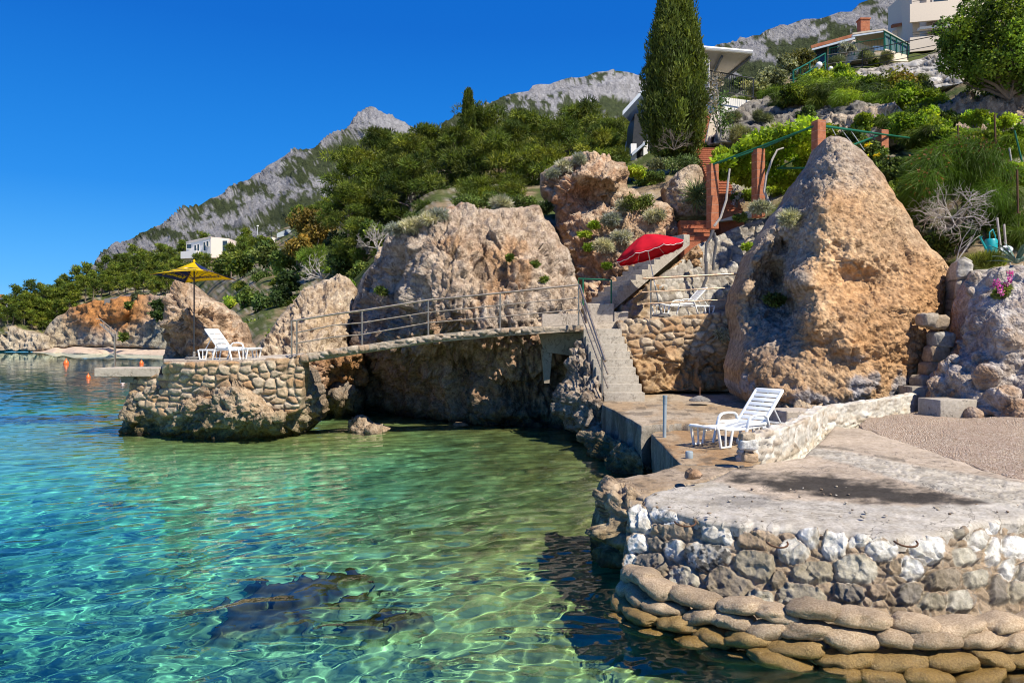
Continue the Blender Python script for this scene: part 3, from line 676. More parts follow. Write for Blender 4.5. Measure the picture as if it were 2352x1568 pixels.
def make_rocks():
    conglo = rock_mat('conglomerate_rock', 11, .04, .06, .35)
    lime = rock_mat('weathered_limestone', 15, .02, .07, .55)
    # ---- the big leaning boulder on the right
    poly = [(1892, 320), (1908, 312), (1928, 313), (1958, 330), (1985, 350), (2008, 378), (2030, 404), (2052, 438), (2080, 480), (2098, 520), (2118, 548), (2150, 578), (2178, 610), (2196, 640), (2202, 672), (2196, 700), (2172, 722), (2160, 745), (2150, 775), (2146, 815), (2140, 850), (2118, 880), (2092, 908), (2050, 925), (1980, 935), (1880, 940), (1760, 930), (1712, 922), (1694, 890), (1692, 850), (1702, 800), (1700, 762), (1688, 730), (1683, 700), (1690, 672), (1706, 645), (1716, 610), (1728, 580), (1750, 545), (1772, 510), (1800, 465), (1822, 434), (1830, 415), (1860, 380), (1886, 352)]
    ctrl = [(1905, 325, 22.6), (1940, 345, 22.3), (1915, 375, 22.0), (1980, 400, 21.9), (1945, 440, 21.55), (1888, 470, 21.2), (2050, 480, 21.6), (1960, 520, 20.95), (1870, 540, 21.0), (1930, 570, 20.8), (1860, 600, 20.9), (1960, 600, 20.55), (2020, 590, 20.7), (2080, 575, 21.0), (1985, 650, 20.84), (2050, 640, 20.82), (1940, 635, 20.78), (1900, 645, 20.65), (1855, 660, 20.5), (1832, 650, 20.65), (1870, 700, 20.3), (1930, 700, 20.25), (2000, 700, 20.3), (2080, 680, 20.5), (2150, 660, 20.9), (2190, 670, 21.5),
            (1855, 730, 20.35), (1900, 760, 20.2), (1945, 795, 20.15), (1975, 808, 20.2), (2010, 785, 20.3), (1880, 790, 20.42), (1950, 835, 20.42), (2000, 820, 20.45), (1905, 815, 20.45), (2080, 780, 20.55), (2130, 780, 20.95), (2060, 840, 20.75), (2100, 880, 21.1), (1960, 880, 20.42), (1930, 905, 20.45), (2000, 910, 20.5), (1880, 870, 20.45), (1840, 890, 20.5), (2040, 900, 20.8),
            (1866, 420, 22.3), (1842, 480, 22.2), (1820, 540, 22.2), (1855, 400, 22.9), (1812, 600, 22.1), (1805, 640, 22.0), (1818, 700, 22.3), (1806, 670, 22.2), (1790, 640, 23.1), (1775, 700, 22.8), (1800, 560, 23.0), (1820, 470, 23.1), (1800, 500, 22.7), (1770, 560, 22.45), (1740, 600, 22.4), (1715, 660, 22.3), (1705, 720, 22.4), (1745, 660, 22.5), (1760, 740, 21.8), (1800, 760, 21.35), (1740, 800, 21.3), (1720, 860, 21.25), (1700, 900, 21.5), (1770, 860, 20.75), (1790, 900, 20.65), (1760, 900, 20.85), (1830, 830, 20.6), (1835, 760, 20.75), (1800, 830, 20.75)]
    ctrl = [(x, y, 21.3+(Y-21.3)*1.6-max(0, y-690)*.0052+max(0, 560-y)*.0015) for x, y, Y in ctrl]
    rd = rockdisp(.07, .6, .03, 1.0, .05, 3.4, 5, peb=.085, fac=.09, fsc=.65, mid=.45, crk=.05)
    def bcol(v, n, px, py):
        t = .5+.8*fbm(v*.35, 4, seed=6)+.25*sstep(500, 700, py); c = lerp(TAN*1.15+0*v, ORANGE*1.05, t*.62)
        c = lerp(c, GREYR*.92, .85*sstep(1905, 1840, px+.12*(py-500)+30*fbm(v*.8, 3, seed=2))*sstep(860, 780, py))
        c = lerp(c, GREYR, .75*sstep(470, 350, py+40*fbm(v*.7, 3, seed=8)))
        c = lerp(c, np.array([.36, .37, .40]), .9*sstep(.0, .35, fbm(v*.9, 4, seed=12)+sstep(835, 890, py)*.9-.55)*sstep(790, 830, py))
        c = lerp(c, TAN*1.1, .8*sstep(1790, 1700, px)*sstep(840, 700, py))
        return np.clip(c*(1+.16*fbm(v*1.7, 3, seed=30))[:, None], .03, .8)
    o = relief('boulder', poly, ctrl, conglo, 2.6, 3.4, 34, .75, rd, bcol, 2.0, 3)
    tag(o, 'huge pointed orange tan boulder, tallest rock beside the terrace', 'boulder')
    # ---- boulder behind the footbridge
    poly = [(800, 800), (801, 760), (806, 700), (822, 655), (850, 612), (872, 590), (884, 545), (905, 522), (960, 505), (1010, 488), (1032, 474), (1075, 468), (1100, 480), (1135, 482), (1150, 474), (1205, 476), (1238, 470), (1252, 500), (1270, 520), (1280, 545), (1300, 570), (1314, 600), (1324, 640), (1334, 660), (1338, 745), (1345, 800), (1330, 860), (1300, 930), (1275, 1002), (1150, 1000), (1060, 985), (960, 972), (880, 958), (848, 945), (843, 900), (836, 850), (826, 812)]
    ctrl = [(850, 952, 32.0), (960, 965, 29.0), (1060, 975, 27.2), (1150, 985, 26.5), (1270, 985, 26.1), (845, 860, 31.0), (900, 870, 29.6), (1000, 880, 27.9), (1100, 880, 26.9), (1200, 880, 26.5), (1280, 880, 26.6), (830, 800, 29.5), (900, 800, 27.6), (1000, 790, 26.2), (1100, 780, 25.7), (1200, 780, 25.7), (1330, 760, 26.0), (805, 740, 31.0), (840, 700, 30.2), (900, 700, 28.4), (960, 690, 26.6), (980, 640, 26.4), (930, 640, 28.2), (870, 640, 30.0), (1080, 700, 25.7), (1200, 700, 25.9), (1300, 690, 26.6), (1000, 560, 27.0), (920, 560, 28.6), (900, 530, 30.2), (1060, 580, 26.6), (1110, 560, 27.4), (1110, 600, 27.3), (1160, 620, 26.4), (1220, 580, 27.1), (1280, 600, 28.0), (1310, 640, 28.0), (1060, 490, 28.6), (1150, 490, 29.0), (1235, 490, 29.5), (1040, 520, 27.6), (1150, 530, 27.6), (1080, 840, 27.3), (1120, 850, 26.5), (1020, 830, 27.2)]
    def gcol(v, n, px, py):
        t = .5+.8*fbm(v*.4, 4, seed=16); c = lerp(np.array([.50, .45, .385])+0*v, np.array([.45, .36, .27]), t)
        c = lerp(c, ORANGE*.95, .55*sstep(.05, .5, fbm(v*.5+4, 3, seed=4)+.3*sstep(640, 760, py)-.12))
        c = lerp(c, GREYR*.8, .8*sstep(1000, 900, px+30*fbm(v*.7, 3, seed=3))*sstep(800, 740, py))
        q = v*np.array([1.9, 1.9, .14]); c = lerp(c, DARK*1.3, .8*sstep(.08, .42, fbm(q, 4, seed=71)+.25*sstep(1000, 850, px)-.1)*sstep(520, 640, py))
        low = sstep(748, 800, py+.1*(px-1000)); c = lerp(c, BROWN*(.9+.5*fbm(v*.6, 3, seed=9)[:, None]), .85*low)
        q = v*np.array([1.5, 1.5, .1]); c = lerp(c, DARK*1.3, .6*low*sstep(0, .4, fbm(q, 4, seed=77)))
        w = v[:, 2]+.3*fbm(v*1.2, 3, seed=8); c = lerp(c, np.array([.26, .22, .16]), .8*sstep(1.0, .6, w)); c = lerp(c, ALGAE, .8*sstep(.4, .2, w)); c = lerp(c, DARK*.4, .9*sstep(.2, .08, w))
        return np.clip(c*(1+.2*fbm(v*1.9, 3, seed=31))[:, None], .02, .8)
    gd0 = rockdisp(.26, .6, .18, .9, .08, 3.0, 15, (1, 1, .75), .04, crk=.16)
    gdisp = lambda v, px, py, s: gd0(v, px, py, s)+.16*(ridged(v*np.array([1.5, 1.5, .22]), 4, seed=88)-1)*sstep(520, 640, py)
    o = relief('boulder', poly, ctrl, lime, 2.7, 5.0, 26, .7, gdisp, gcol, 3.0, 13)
    tag(o, 'broad pale boulder behind the footbridge with dark streaks and undercut base', 'boulder')
    # ---- cliff right of it, left of the stairs
    poly = [(1238, 430), (1242, 400), (1270, 380), (1300, 362), (1338, 350), (1372, 352), (1400, 368), (1438, 372), (1446, 400), (1442, 432), (1480, 452), (1520, 460), (1545, 480), (1562, 520), (1568, 545), (1560, 580), (1500, 612), (1470, 640), (1430, 665), (1390, 700), (1340, 725), (1325, 690), (1325, 640), (1310, 590), (1290, 560), (1278, 520), (1280, 470), (1262, 450)]
    ctrl = [(1250, 420, 33), (1340, 355, 33), (1430, 380, 32), (1340, 400, 30.6), (1400, 410, 30.4), (1300, 440, 31.2), (1340, 450, 32.0), (1400, 440, 31.6), (1340, 520, 30.6), (1290, 520, 31.6), (1420, 520, 30.0), (1500, 480, 31.0), (1550, 520, 31.0), (1480, 560, 29.6), (1400, 600, 29.2), (1330, 620, 30.2), (1340, 690, 29.0), (1400, 660, 28.8), (1540, 590, 29.8)]
    o = relief('cliff', poly, ctrl, conglo, 3.0, 4.0, 20, .7, rockdisp(.28, .6, .2, .9, .09, 2.8, 25, (1, 1, 1.2), .06), zcol(TAN*1.03, REDR*.95, .4, 26, PALE, .7, False, .3), 3.0, 14)
    tag(o, 'rough reddish grey cliff dotted with plants left of the concrete stairs', 'cliff')
    poly = [(1520, 430), (1545, 405), (1570, 388), (1600, 378), (1612, 400), (1612, 440), (1626, 470), (1628, 498), (1560, 500), (1532, 470)]
    o = relief('rock_outcrop', poly, [(1530, 440, 33), (1600, 380, 33), (1570, 440, 31.8), (1620, 490, 31.5), (1560, 495, 31.6)], lime, 3, 2, 16, .5, rockdisp(.2, .7, .2, 1, .08, 3, 35), zcol(PALE, TAN, .5, 36, PALE, .5, False), 2.5, 15)
    tag(o, 'pale rock outcrop under the green bush beside the brown stairs', 'rock')
    # ---- islet rock under the stone pier
    poly = [(283, 1000), (284, 950), (296, 905), (325, 895), (350, 880), (372, 885), (380, 925), (420, 925), (455, 915), (472, 895), (500, 880), (560, 876), (592, 900), (630, 940), (668, 938), (672, 880), (682, 838), (704, 850), (722, 890), (742, 930), (746, 950), (722, 975), (690, 996), (655, 1016), (520, 1022), (400, 1020), (330, 1006)]
    ctrl = [(290, 990, 24.2), (300, 910, 24.0), (350, 890, 23.6), (370, 950, 23.6), (400, 1000, 23.3), (420, 930, 23.0), (470, 900, 22.65), (540, 885, 22.6), (520, 950, 22.25), (600, 960, 22.3), (560, 1005, 23.0), (640, 1005, 23.2), (660, 945, 22.7), (680, 850, 23.0), (720, 900, 24.2), (740, 950, 25.2), (690, 990, 24.2), (350, 970, 24.0), (450, 1010, 23.1), (480, 960, 22.6)]
    o = relief('rock', poly, ctrl, conglo, 2.6, 3.5, 20, .55, rockdisp(.20, .9, .18, 1.3, .09, 3.6, 45, (1, 1, 1.3), .05), zcol(TAN*.95, GREYR*.75, .6, 46, TAN, .4, True), 2.5, 16)
    tag(o, 'dark craggy rock at the waterline under the stone pier', 'rock')
    # ---- standing rock behind the yellow parasol
    poly = [(376, 842), (382, 790), (376, 730), (377, 690), (390, 668), (405, 652), (420, 648), (436, 658), (450, 676), (478, 684), (500, 702), (520, 712), (538, 735), (552, 740), (562, 790), (575, 815), (585, 842)]
    o = relief('rock', poly, [(380, 830, 26.2), (380, 700, 26.6), (420, 655, 27), (430, 720, 25.6), (430, 820, 26.3), (400, 770, 26.5), (470, 700, 26.2), (480, 780, 26.0), (530, 740, 27), (575, 830, 26.8), (450, 760, 25.9)], conglo, 2.6, 2.0, 18, .7, rockdisp(.24, .9, .2, 1.2, .1, 3.2, 55, (1, 1, .8), .06), zcol(TAN*.9, BROWN*1.2, .6, 56, PALE, .7, False, .5), 2.5, 17)
    tag(o, 'upright knobbly rock standing right behind the yellow parasol', 'rock')
    # ---- slope rock left of the bridge boulder
    poly = [(560, 850), (585, 800), (625, 750), (640, 728), (665, 700), (695, 668), (720, 655), (745, 640), (775, 628), (800, 640), (818, 662), (812, 700), (806, 760), (800, 830), (760, 850), (690, 860)]
    o = relief('rock', poly, [(565, 840, 29), (640, 740, 31), (700, 670, 33), (780, 635, 34.5), (810, 670, 33), (700, 800, 28.2), (790, 800, 29.5), (720, 730, 30), (780, 720, 31)], lime, 2.8, 3, 16, .6,
               lambda v, px, py, s: rockdisp(.22, .6, .12, .9, .1, 3, 65)(v, px, py, s)+.16*(ridged(np.c_[px/60+py/30, py/26-px/30, 0*px], 4, seed=3)-1), zcol(PALE*.9, TAN, .5, 66, PALE, .5, False), 2.5, 18)
    tag(o, 'slanting layered pale rock between the bridge end and the pines', 'rock')
    poly = [(690, 830), (740, 815), (800, 808), (832, 812), (838, 850), (842, 884), (800, 880), (770, 876), (735, 900), (712, 870)]
    o = relief('rock', poly, [(700, 840, 27.2), (800, 815, 28.4), (760, 850, 28.4), (830, 870, 30), (735, 895, 27.6)], conglo, 2.6, 2.5, 14, .5, rockdisp(.25, .8, .25, 1.1, .1, 3, 75), zcol(ORANGE*.9, BROWN, .7, 76, TAN, .3, False, .3), 2.5, 19)
    tag(o, 'rusty orange rock in the gap under the left end of the bridge', 'rock')
    poly = [(735, 905), (760, 880), (790, 872), (818, 890), (835, 905), (832, 946), (800, 955), (745, 950)]
    o = relief('rock', poly, [(740, 945, 30), (790, 876, 29.2), (835, 930, 30.5), (780, 920, 28.6)], lime, 2.6, 2, 14, .5, rockdisp(.2, .9, .15, 1.2, .07, 3, 85), zcol(GREYR*.8, TAN*.8, .7, 86, TAN, .4, True), 2, 20)
    tag(o, 'rounded grey brown rock with greenish foot beside the undercut boulder', 'rock')
    poly = [(798, 990), (803, 965), (818, 952), (834, 956), (845, 970), (870, 976), (895, 986), (880, 998), (820, 1000)]
    o = relief('rock', poly, [(800, 988, 25), (830, 960, 25.2), (890, 986, 24.6), (850, 985, 24.4)], lime, 2.4, .8, 10, .25, rockdisp(.08, 1.4, .08, 2, .04, 5, 95), zcol(TAN*1.05, PALE*.8, .9, 96, TAN, .3, False), 1.5, 21)
    tag(o, 'small low rock lying alone in the shallow water', 'rock')
    poly = [(1036, 978), (1045, 970), (1062, 969), (1076, 976), (1078, 986), (1040, 988)]
    o = relief('rock', poly, [(1040, 980, 26.6), (1060, 970, 26.8), (1075, 980, 26.5)], lime, 2.0, .5, 6, .12, None, zcol(ORANGE*1.1, TAN, .9, 97, TAN, .2, False), 1, 22)
    tag(o, 'tiny orange stone at the foot of the undercut boulder', 'rock')
    poly = [(680, 815), (720, 800), (800, 795), (850, 800), (870, 860), (860, 940), (840, 962), (760, 955), (700, 900)]
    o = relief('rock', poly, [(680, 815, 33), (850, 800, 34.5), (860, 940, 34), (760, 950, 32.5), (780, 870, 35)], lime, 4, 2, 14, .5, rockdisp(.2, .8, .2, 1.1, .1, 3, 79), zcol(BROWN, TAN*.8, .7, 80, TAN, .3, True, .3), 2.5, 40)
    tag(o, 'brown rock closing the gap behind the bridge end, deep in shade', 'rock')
    poly = [(2110, 700), (2180, 650), (2240, 640), (2250, 760), (2240, 850), (2180, 880), (2110, 900)]
    o = relief('rock', poly, [(2110, 700, 23), (2240, 640, 21.8), (2240, 850, 21.2), (2110, 900, 22.4)], lime, 4, 1.5, 14, .4, rockdisp(.15, .8, .15, 1.1, .08, 3, 82), zcol(GREYR*.8, TAN*.7, .7, 83, TAN, .3, False), 2.5, 42)
    tag(o, 'shaded grey rock at the back of the narrow garden steps', 'rock')
    poly = [(1338, 1002), (1362, 990), (1400, 1000), (1436, 1022), (1470, 1048), (1486, 1080), (1478, 1098), (1440, 1092), (1390, 1062), (1350, 1030)]
    o = relief('rock', poly, [(1340, 1010, 21.0), (1400, 1010, 18.9), (1470, 1055, 16.3), (1478, 1090, 16.0), (1400, 1055, 18.3), (1350, 1025, 20.4)], lime, 2.4, .7, 8, .2, rockdisp(.08, 1.2, .1, 1.8, .06, 4, 81, crk=.06), zcol(GREYR*.7, TAN*.6, .8, 82, TAN, .4, True), 2.5, 41)
    tag(o, 'worn rocky footing along the waterline below the terrace edge', 'rock')
    # ---- jagged shaded rock between cave and lower stairs
    poly = [(1268, 905), (1290, 885), (1310, 855), (1318, 810), (1330, 780), (1345, 775), (1362, 800), (1370, 840), (1380, 880), (1388, 925), (1400, 960), (1382, 1000), (1356, 1012), (1325, 995), (1300, 985), (1286, 960), (1272, 940)]
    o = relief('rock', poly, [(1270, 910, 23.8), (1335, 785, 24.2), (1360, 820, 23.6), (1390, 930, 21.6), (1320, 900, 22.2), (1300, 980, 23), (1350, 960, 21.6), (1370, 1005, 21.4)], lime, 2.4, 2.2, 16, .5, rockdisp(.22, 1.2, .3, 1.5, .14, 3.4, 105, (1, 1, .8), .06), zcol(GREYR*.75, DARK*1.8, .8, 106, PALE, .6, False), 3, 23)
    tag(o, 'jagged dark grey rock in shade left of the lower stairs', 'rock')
    # ---- rock at the left of the round platform
    poly = [(1360, 1262), (1368, 1230), (1384, 1190), (1382, 1160), (1388, 1122), (1402, 1104), (1440, 1110), (1478, 1126), (1500, 1150), (1490, 1210), (1460, 1262), (1440, 1300), (1400, 1285)]
    o = relief('rock', poly, [(1364, 1262, 10.7), (1384, 1190, 10.3), (1400, 1108, 10.6), (1470, 1130, 10.0), (1440, 1180, 9.7), (1420, 1250, 9.9), (1450, 1290, 9.5), (1490, 1200, 9.6)], conglo, 2.8, 1.2, 18, .3, rockdisp(.10, 1.6, .12, 2.4, .05, 6, 115, peb=.03), zcol(TAN*.85, GREYR*.8, 1.0, 116, TAN, .4, True), 2.5, 24)
    tag(o, 'brown rubbly rock supporting the old slab left of the round platform', 'rock')
    poly = [(1576, 1100), (1580, 1085), (1592, 1077), (1606, 1080), (1614, 1090), (1608, 1098), (1590, 1101)]
    o = relief('rock', poly, [(1580, 1095, 10.1), (1595, 1080, 10.1), (1610, 1092, 10.1)], conglo, 1.6, .25, 7, .08, None, zcol(BROWN*1.3, TAN*.8, 2, 118, TAN, .2, False), .8, 25)
    tag(o, 'small brown stone lying on the rim of the round platform', 'rock')
    # ---- low lumpy rock at the boulder foot behind the lounger
    poly = [(1786, 945), (1790, 922), (1815, 900), (1850, 892), (1890, 905), (1896, 925), (1880, 945)]
    o = relief('rock', poly, [(1790, 940, 18.9), (1840, 900, 19.2), (1890, 930, 18.6), (1840, 930, 18.3)], lime, 2.4, .9, 12, .3, rockdisp(.08, 1.4, .06, 2, .04, 5, 125), zcol(PALE*.9, TAN, 1, 126, PALE, .3, False), 1.5, 26)
    tag(o, 'low pale lump of rock at the foot of the pointed boulder', 'rock')
    # rocks peeking out of the greenery left of the bridge
    for i, (pl, Y, lab) in enumerate((
        ([(600, 845), (596, 800), (612, 770), (632, 762), (640, 790), (624, 830)], 34, 'narrow pale stone slab standing among dark bushes'),
        ([(845, 620), (870, 570), (900, 560), (905, 590), (880, 620), (855, 640)], 36, 'grey rock face in shade under the dark pines'))):
        c = np.mean(pl, 0)
        o = relief('rock', pl, [(p[0], p[1], Y+.6*((j % 3)-1)) for j, p in enumerate(pl)]+[(c[0], c[1], Y-1.2)], lime, 3, 2, 14, .8, rockdisp(.4, .5, .3, .8, .12, 2, 131+i), zcol(PALE*.95, TAN, .5, 136+i, PALE, .4, False), 2.5, 27+i)
        tag(o, lab, 'rock')
# ================================================================ built things
MAT = {}
def mats():
    MAT['rubble'] = plain_stone_mat('rubble_stone', .022, 16, .88, .4)
    MAT['whitewash'] = plain_stone_mat('whitewashed_stone', .014, 12, .85, .22)
    MAT['conc_pale'] = concrete_mat('pale_worn_concrete', (.50, .44, .37), (.30, .23, .16), .35)
    MAT['conc_grey'] = concrete_mat('grey_stair_concrete', (.44, .40, .34), (.30, .25, .19), .4)
    MAT['conc_wet'] = concrete_mat('stained_terrace_concrete', (.42, .33, .24), (.24, .15, .08), .75, 1.2)
    MAT['conc_dark'] = concrete_mat('weathered_dark_concrete', (.27, .26, .25), (.13, .12, .11), .7)
    MAT['steel'] = paint_mat('brushed_steel', (.40, .34, .27), .38, .85, 0, .2)
    MAT['green'] = paint_mat('green_painted_steel', (.010, .115, .06), .4, 0)
    MAT['pipe'] = paint_mat('grey_plastic_pipe', (.30, .36, .40), .5)
    MAT['terracotta'] = concrete_mat('terracotta_stair_tiles', (.47, .165, .085), (.36, .12, .065), .4, 1.5)
    MAT['brickpost'] = pergola_brick()
    MAT['white'] = paint_mat('white_render', (.78, .76, .72), .8, 0, .003, .08)
    MAT['cream'] = paint_mat('cream_render', (.70, .62, .50), .8, 0, .003, .08)
    MAT['beige'] = paint_mat('beige_render', (.56, .49, .41), .8, 0, .003, .08)
    MAT['pinkwhite'] = paint_mat('pale_pink_render', (.74, .64, .58), .8, 0, .003, .08)
    MAT['rooftile'] = tile_mat()
    MAT['dark'] = paint_mat('dark_metal', (.04, .042, .045), .45, .3)
    MAT['glass'] = paint_mat('dark_window_glass', (.03, .045, .06), .08, 0, 0, .1, .6)
    MAT['soffit'] = paint_mat('beige_soffit', (.46, .40, .32), .7)
    MAT['blind'] = paint_mat('pale_awning_cloth', (.78, .74, .66), .8)
    MAT['bluegrey'] = paint_mat('blue_grey_render', (.42, .48, .56), .8)
    MAT['rust'] = paint_mat('rusty_iron', (.14, .07, .04), .75, .4, .004, .5)
    MAT['wood'] = paint_mat('weathered_wood', (.42, .38, .33), .85, 0, .01, .3)
    MAT['bark'] = paint_mat('grey_bark', (.20, .16, .13), .95, 0, .03, .4)
    MAT['deadwood'] = paint_mat('bleached_dead_wood', (.46, .42, .38), .9, 0, .01, .3)
    MAT['lampglobe'] = paint_mat('white_lamp_globe', (.85, .84, .80), .25)
def pergola_brick():
    M = NT('red_clay_block'); v = M.coord(); n = M.noise(v, 6, 5, .6); n2 = M.noise(v, 40, 3)
    c = M.mix(M.rng(n, .35, .65), (.30, .095, .045), (.44, .17, .085)); c = M.mix(M.rng(n2, .5, .7, 0, .5), c, (.16, .06, .035))
    sx = M.n('SeparateXYZ'); M.L(v, sx.inputs[0]); j = M.math('FRACT', M.math('MULTIPLY', sx.outputs[2], 1/.30))
    jm = M.math('MULTIPLY', M.rng(j, 0, .06, 1, 0), .7); c = M.mix(jm, c, (.50, .44, .38))
    M.pbr(c, .85, normal=M.bump(M.math('SUBTRACT', n2, jm), .012, .8)); return M.m
def tile_mat():
    M = NT('terracotta_roof_tiles'); v = M.coord(); n = M.noise(v, 3, 5, .6)
    w = M.n('TexWave'); w.wave_type = 'BANDS'; w.bands_direction = 'X'; M.L(v, w.inputs[0]); w.inputs['Scale'].default_value = 4
    c = M.mix(M.rng(n, .3, .7), (.42, .13, .06), (.55, .24, .12)); M.pbr(c, .85, normal=M.bump(w.outputs[1], .06, 1)); return M.m

def interp_px(poly_px, x):
    p = np.asarray(poly_px, float); return np.interp(x, p[:, 0], p[:, 1])
# stones of the platform face, read from the photograph: (cx,cy,rx,ry,tone) in working pixels
def CR(x, y): return (1293.6+x*.45, 823.2+y*.45)
STN = [(395, 820, 62, 80, 'w'), (520, 805, 85, 38, 'w'), (560, 885, 115, 45, 't'), (785, 895, 85, 75, 'w2'), (885, 825, 60, 35, 't'), (1010, 850, 40, 28, 'g'), (1097, 855, 45, 28, 't'), (380, 945, 55, 48, 'w'), (480, 945, 45, 45, 'd'), (570, 975, 50, 55, 'w2'), (740, 1000, 115, 85, 'k'), (985, 935, 100, 45, 't2'), (975, 1060, 110, 80, 'g2'), (1180, 980, 85, 70, 'w2'), (1250, 910, 62, 60, 'w'), (1385, 950, 65, 80, 'w'), (1545, 915, 95, 38, 'w2'), (1625, 980, 90, 55, 'w'), (1855, 975, 95, 80, 'w'), (1490, 1075, 115, 78, 'g3'), (1270, 1095, 115, 60, 'g2'), (1780, 1070, 60, 65, 'w'), (2190, 840, 36, 55, 'w'), (2120, 930, 60, 50, 'w2'), (2190, 985, 38, 78, 'w'), (2300, 960, 70, 60, 'w'), (2050, 1010, 60, 50, 'g3'), (620, 1125, 75, 65, 'g3'), (450, 1050, 85, 60, 'd'), (340, 1030, 32, 38, 'w2'), (850, 1160, 120, 85, 'd2'), (1000, 1240, 75, 60, 'g3'), (1215, 1215, 130, 65, 'g2'), (1455, 1200, 85, 50, 'd'), (1605, 1190, 48, 40, 't2'), (1765, 1200, 70, 60, 'd'), (1880, 1240, 75, 45, 'g2'), (2020, 1240, 70, 60, 'g3'), (1930, 1130, 100, 55, 'd2'), (2110, 1125, 70, 45, 'g3'), (2220, 1180, 50, 80, 'd'), (2320, 1190, 60, 60, 'g2'), (2270, 1080, 45, 60, 'w2'), (1690, 1065, 40, 35, 't'), (1100, 1130, 35, 55, 'd2'), (2330, 1100, 50, 50, 'g'), (690, 830, 40, 22, 't2'), (455, 745, 60, 16, 't2'), (2330, 850, 40, 45, 'g'), (2480, 960, 80, 80, 'g'), (2480, 1150, 80, 70, 'w2'), (2600, 1000, 80, 90, 'd'), (1990, 880, 60, 40, 'g'), (2640, 900, 70, 60, 'w'), (2740, 1000, 90, 70, 'w2'), (2860, 920, 80, 70, 'g2'), (2850, 1080, 80, 70, 'd'), (2640, 1150, 80, 60, 'g3'), (2980, 1000, 80, 90, 't'), (3100, 930, 80, 70, 'w'), (3050, 1130, 90, 60, 'd2'), (3200, 1050, 80, 80, 'g')]
TONE = {'w': (.80, .79, .75), 'w2': (.66, .645, .60), 't': (.42, .33, .23), 't2': (.34, .26, .18), 'g': (.40, .37, .31), 'g2': (.38, .34, .26), 'g3': (.49, .46, .38), 'd': (.26, .23, .19), 'd2': (.29, .245, .185), 'k': (.50, .48, .44)}
RIM = [(1440, 1150), (1478, 1140), (1500, 1150), (1546, 1164), (1622, 1186), (1699, 1196), (1834, 1206), (1969, 1220), (2060, 1224), (2149, 1222), (2239, 1197), (2352, 1184), (2480, 1178), (2620, 1180), (2780, 1192)]
WATERL = [(1425, 1372), (1436, 1398), (1480, 1432), (1560, 1452), (1650, 1475), (1750, 1500), (1850, 1516), (1950, 1526), (2150, 1536), (2352, 1530), (2480, 1515), (2620, 1500), (2780, 1490)]
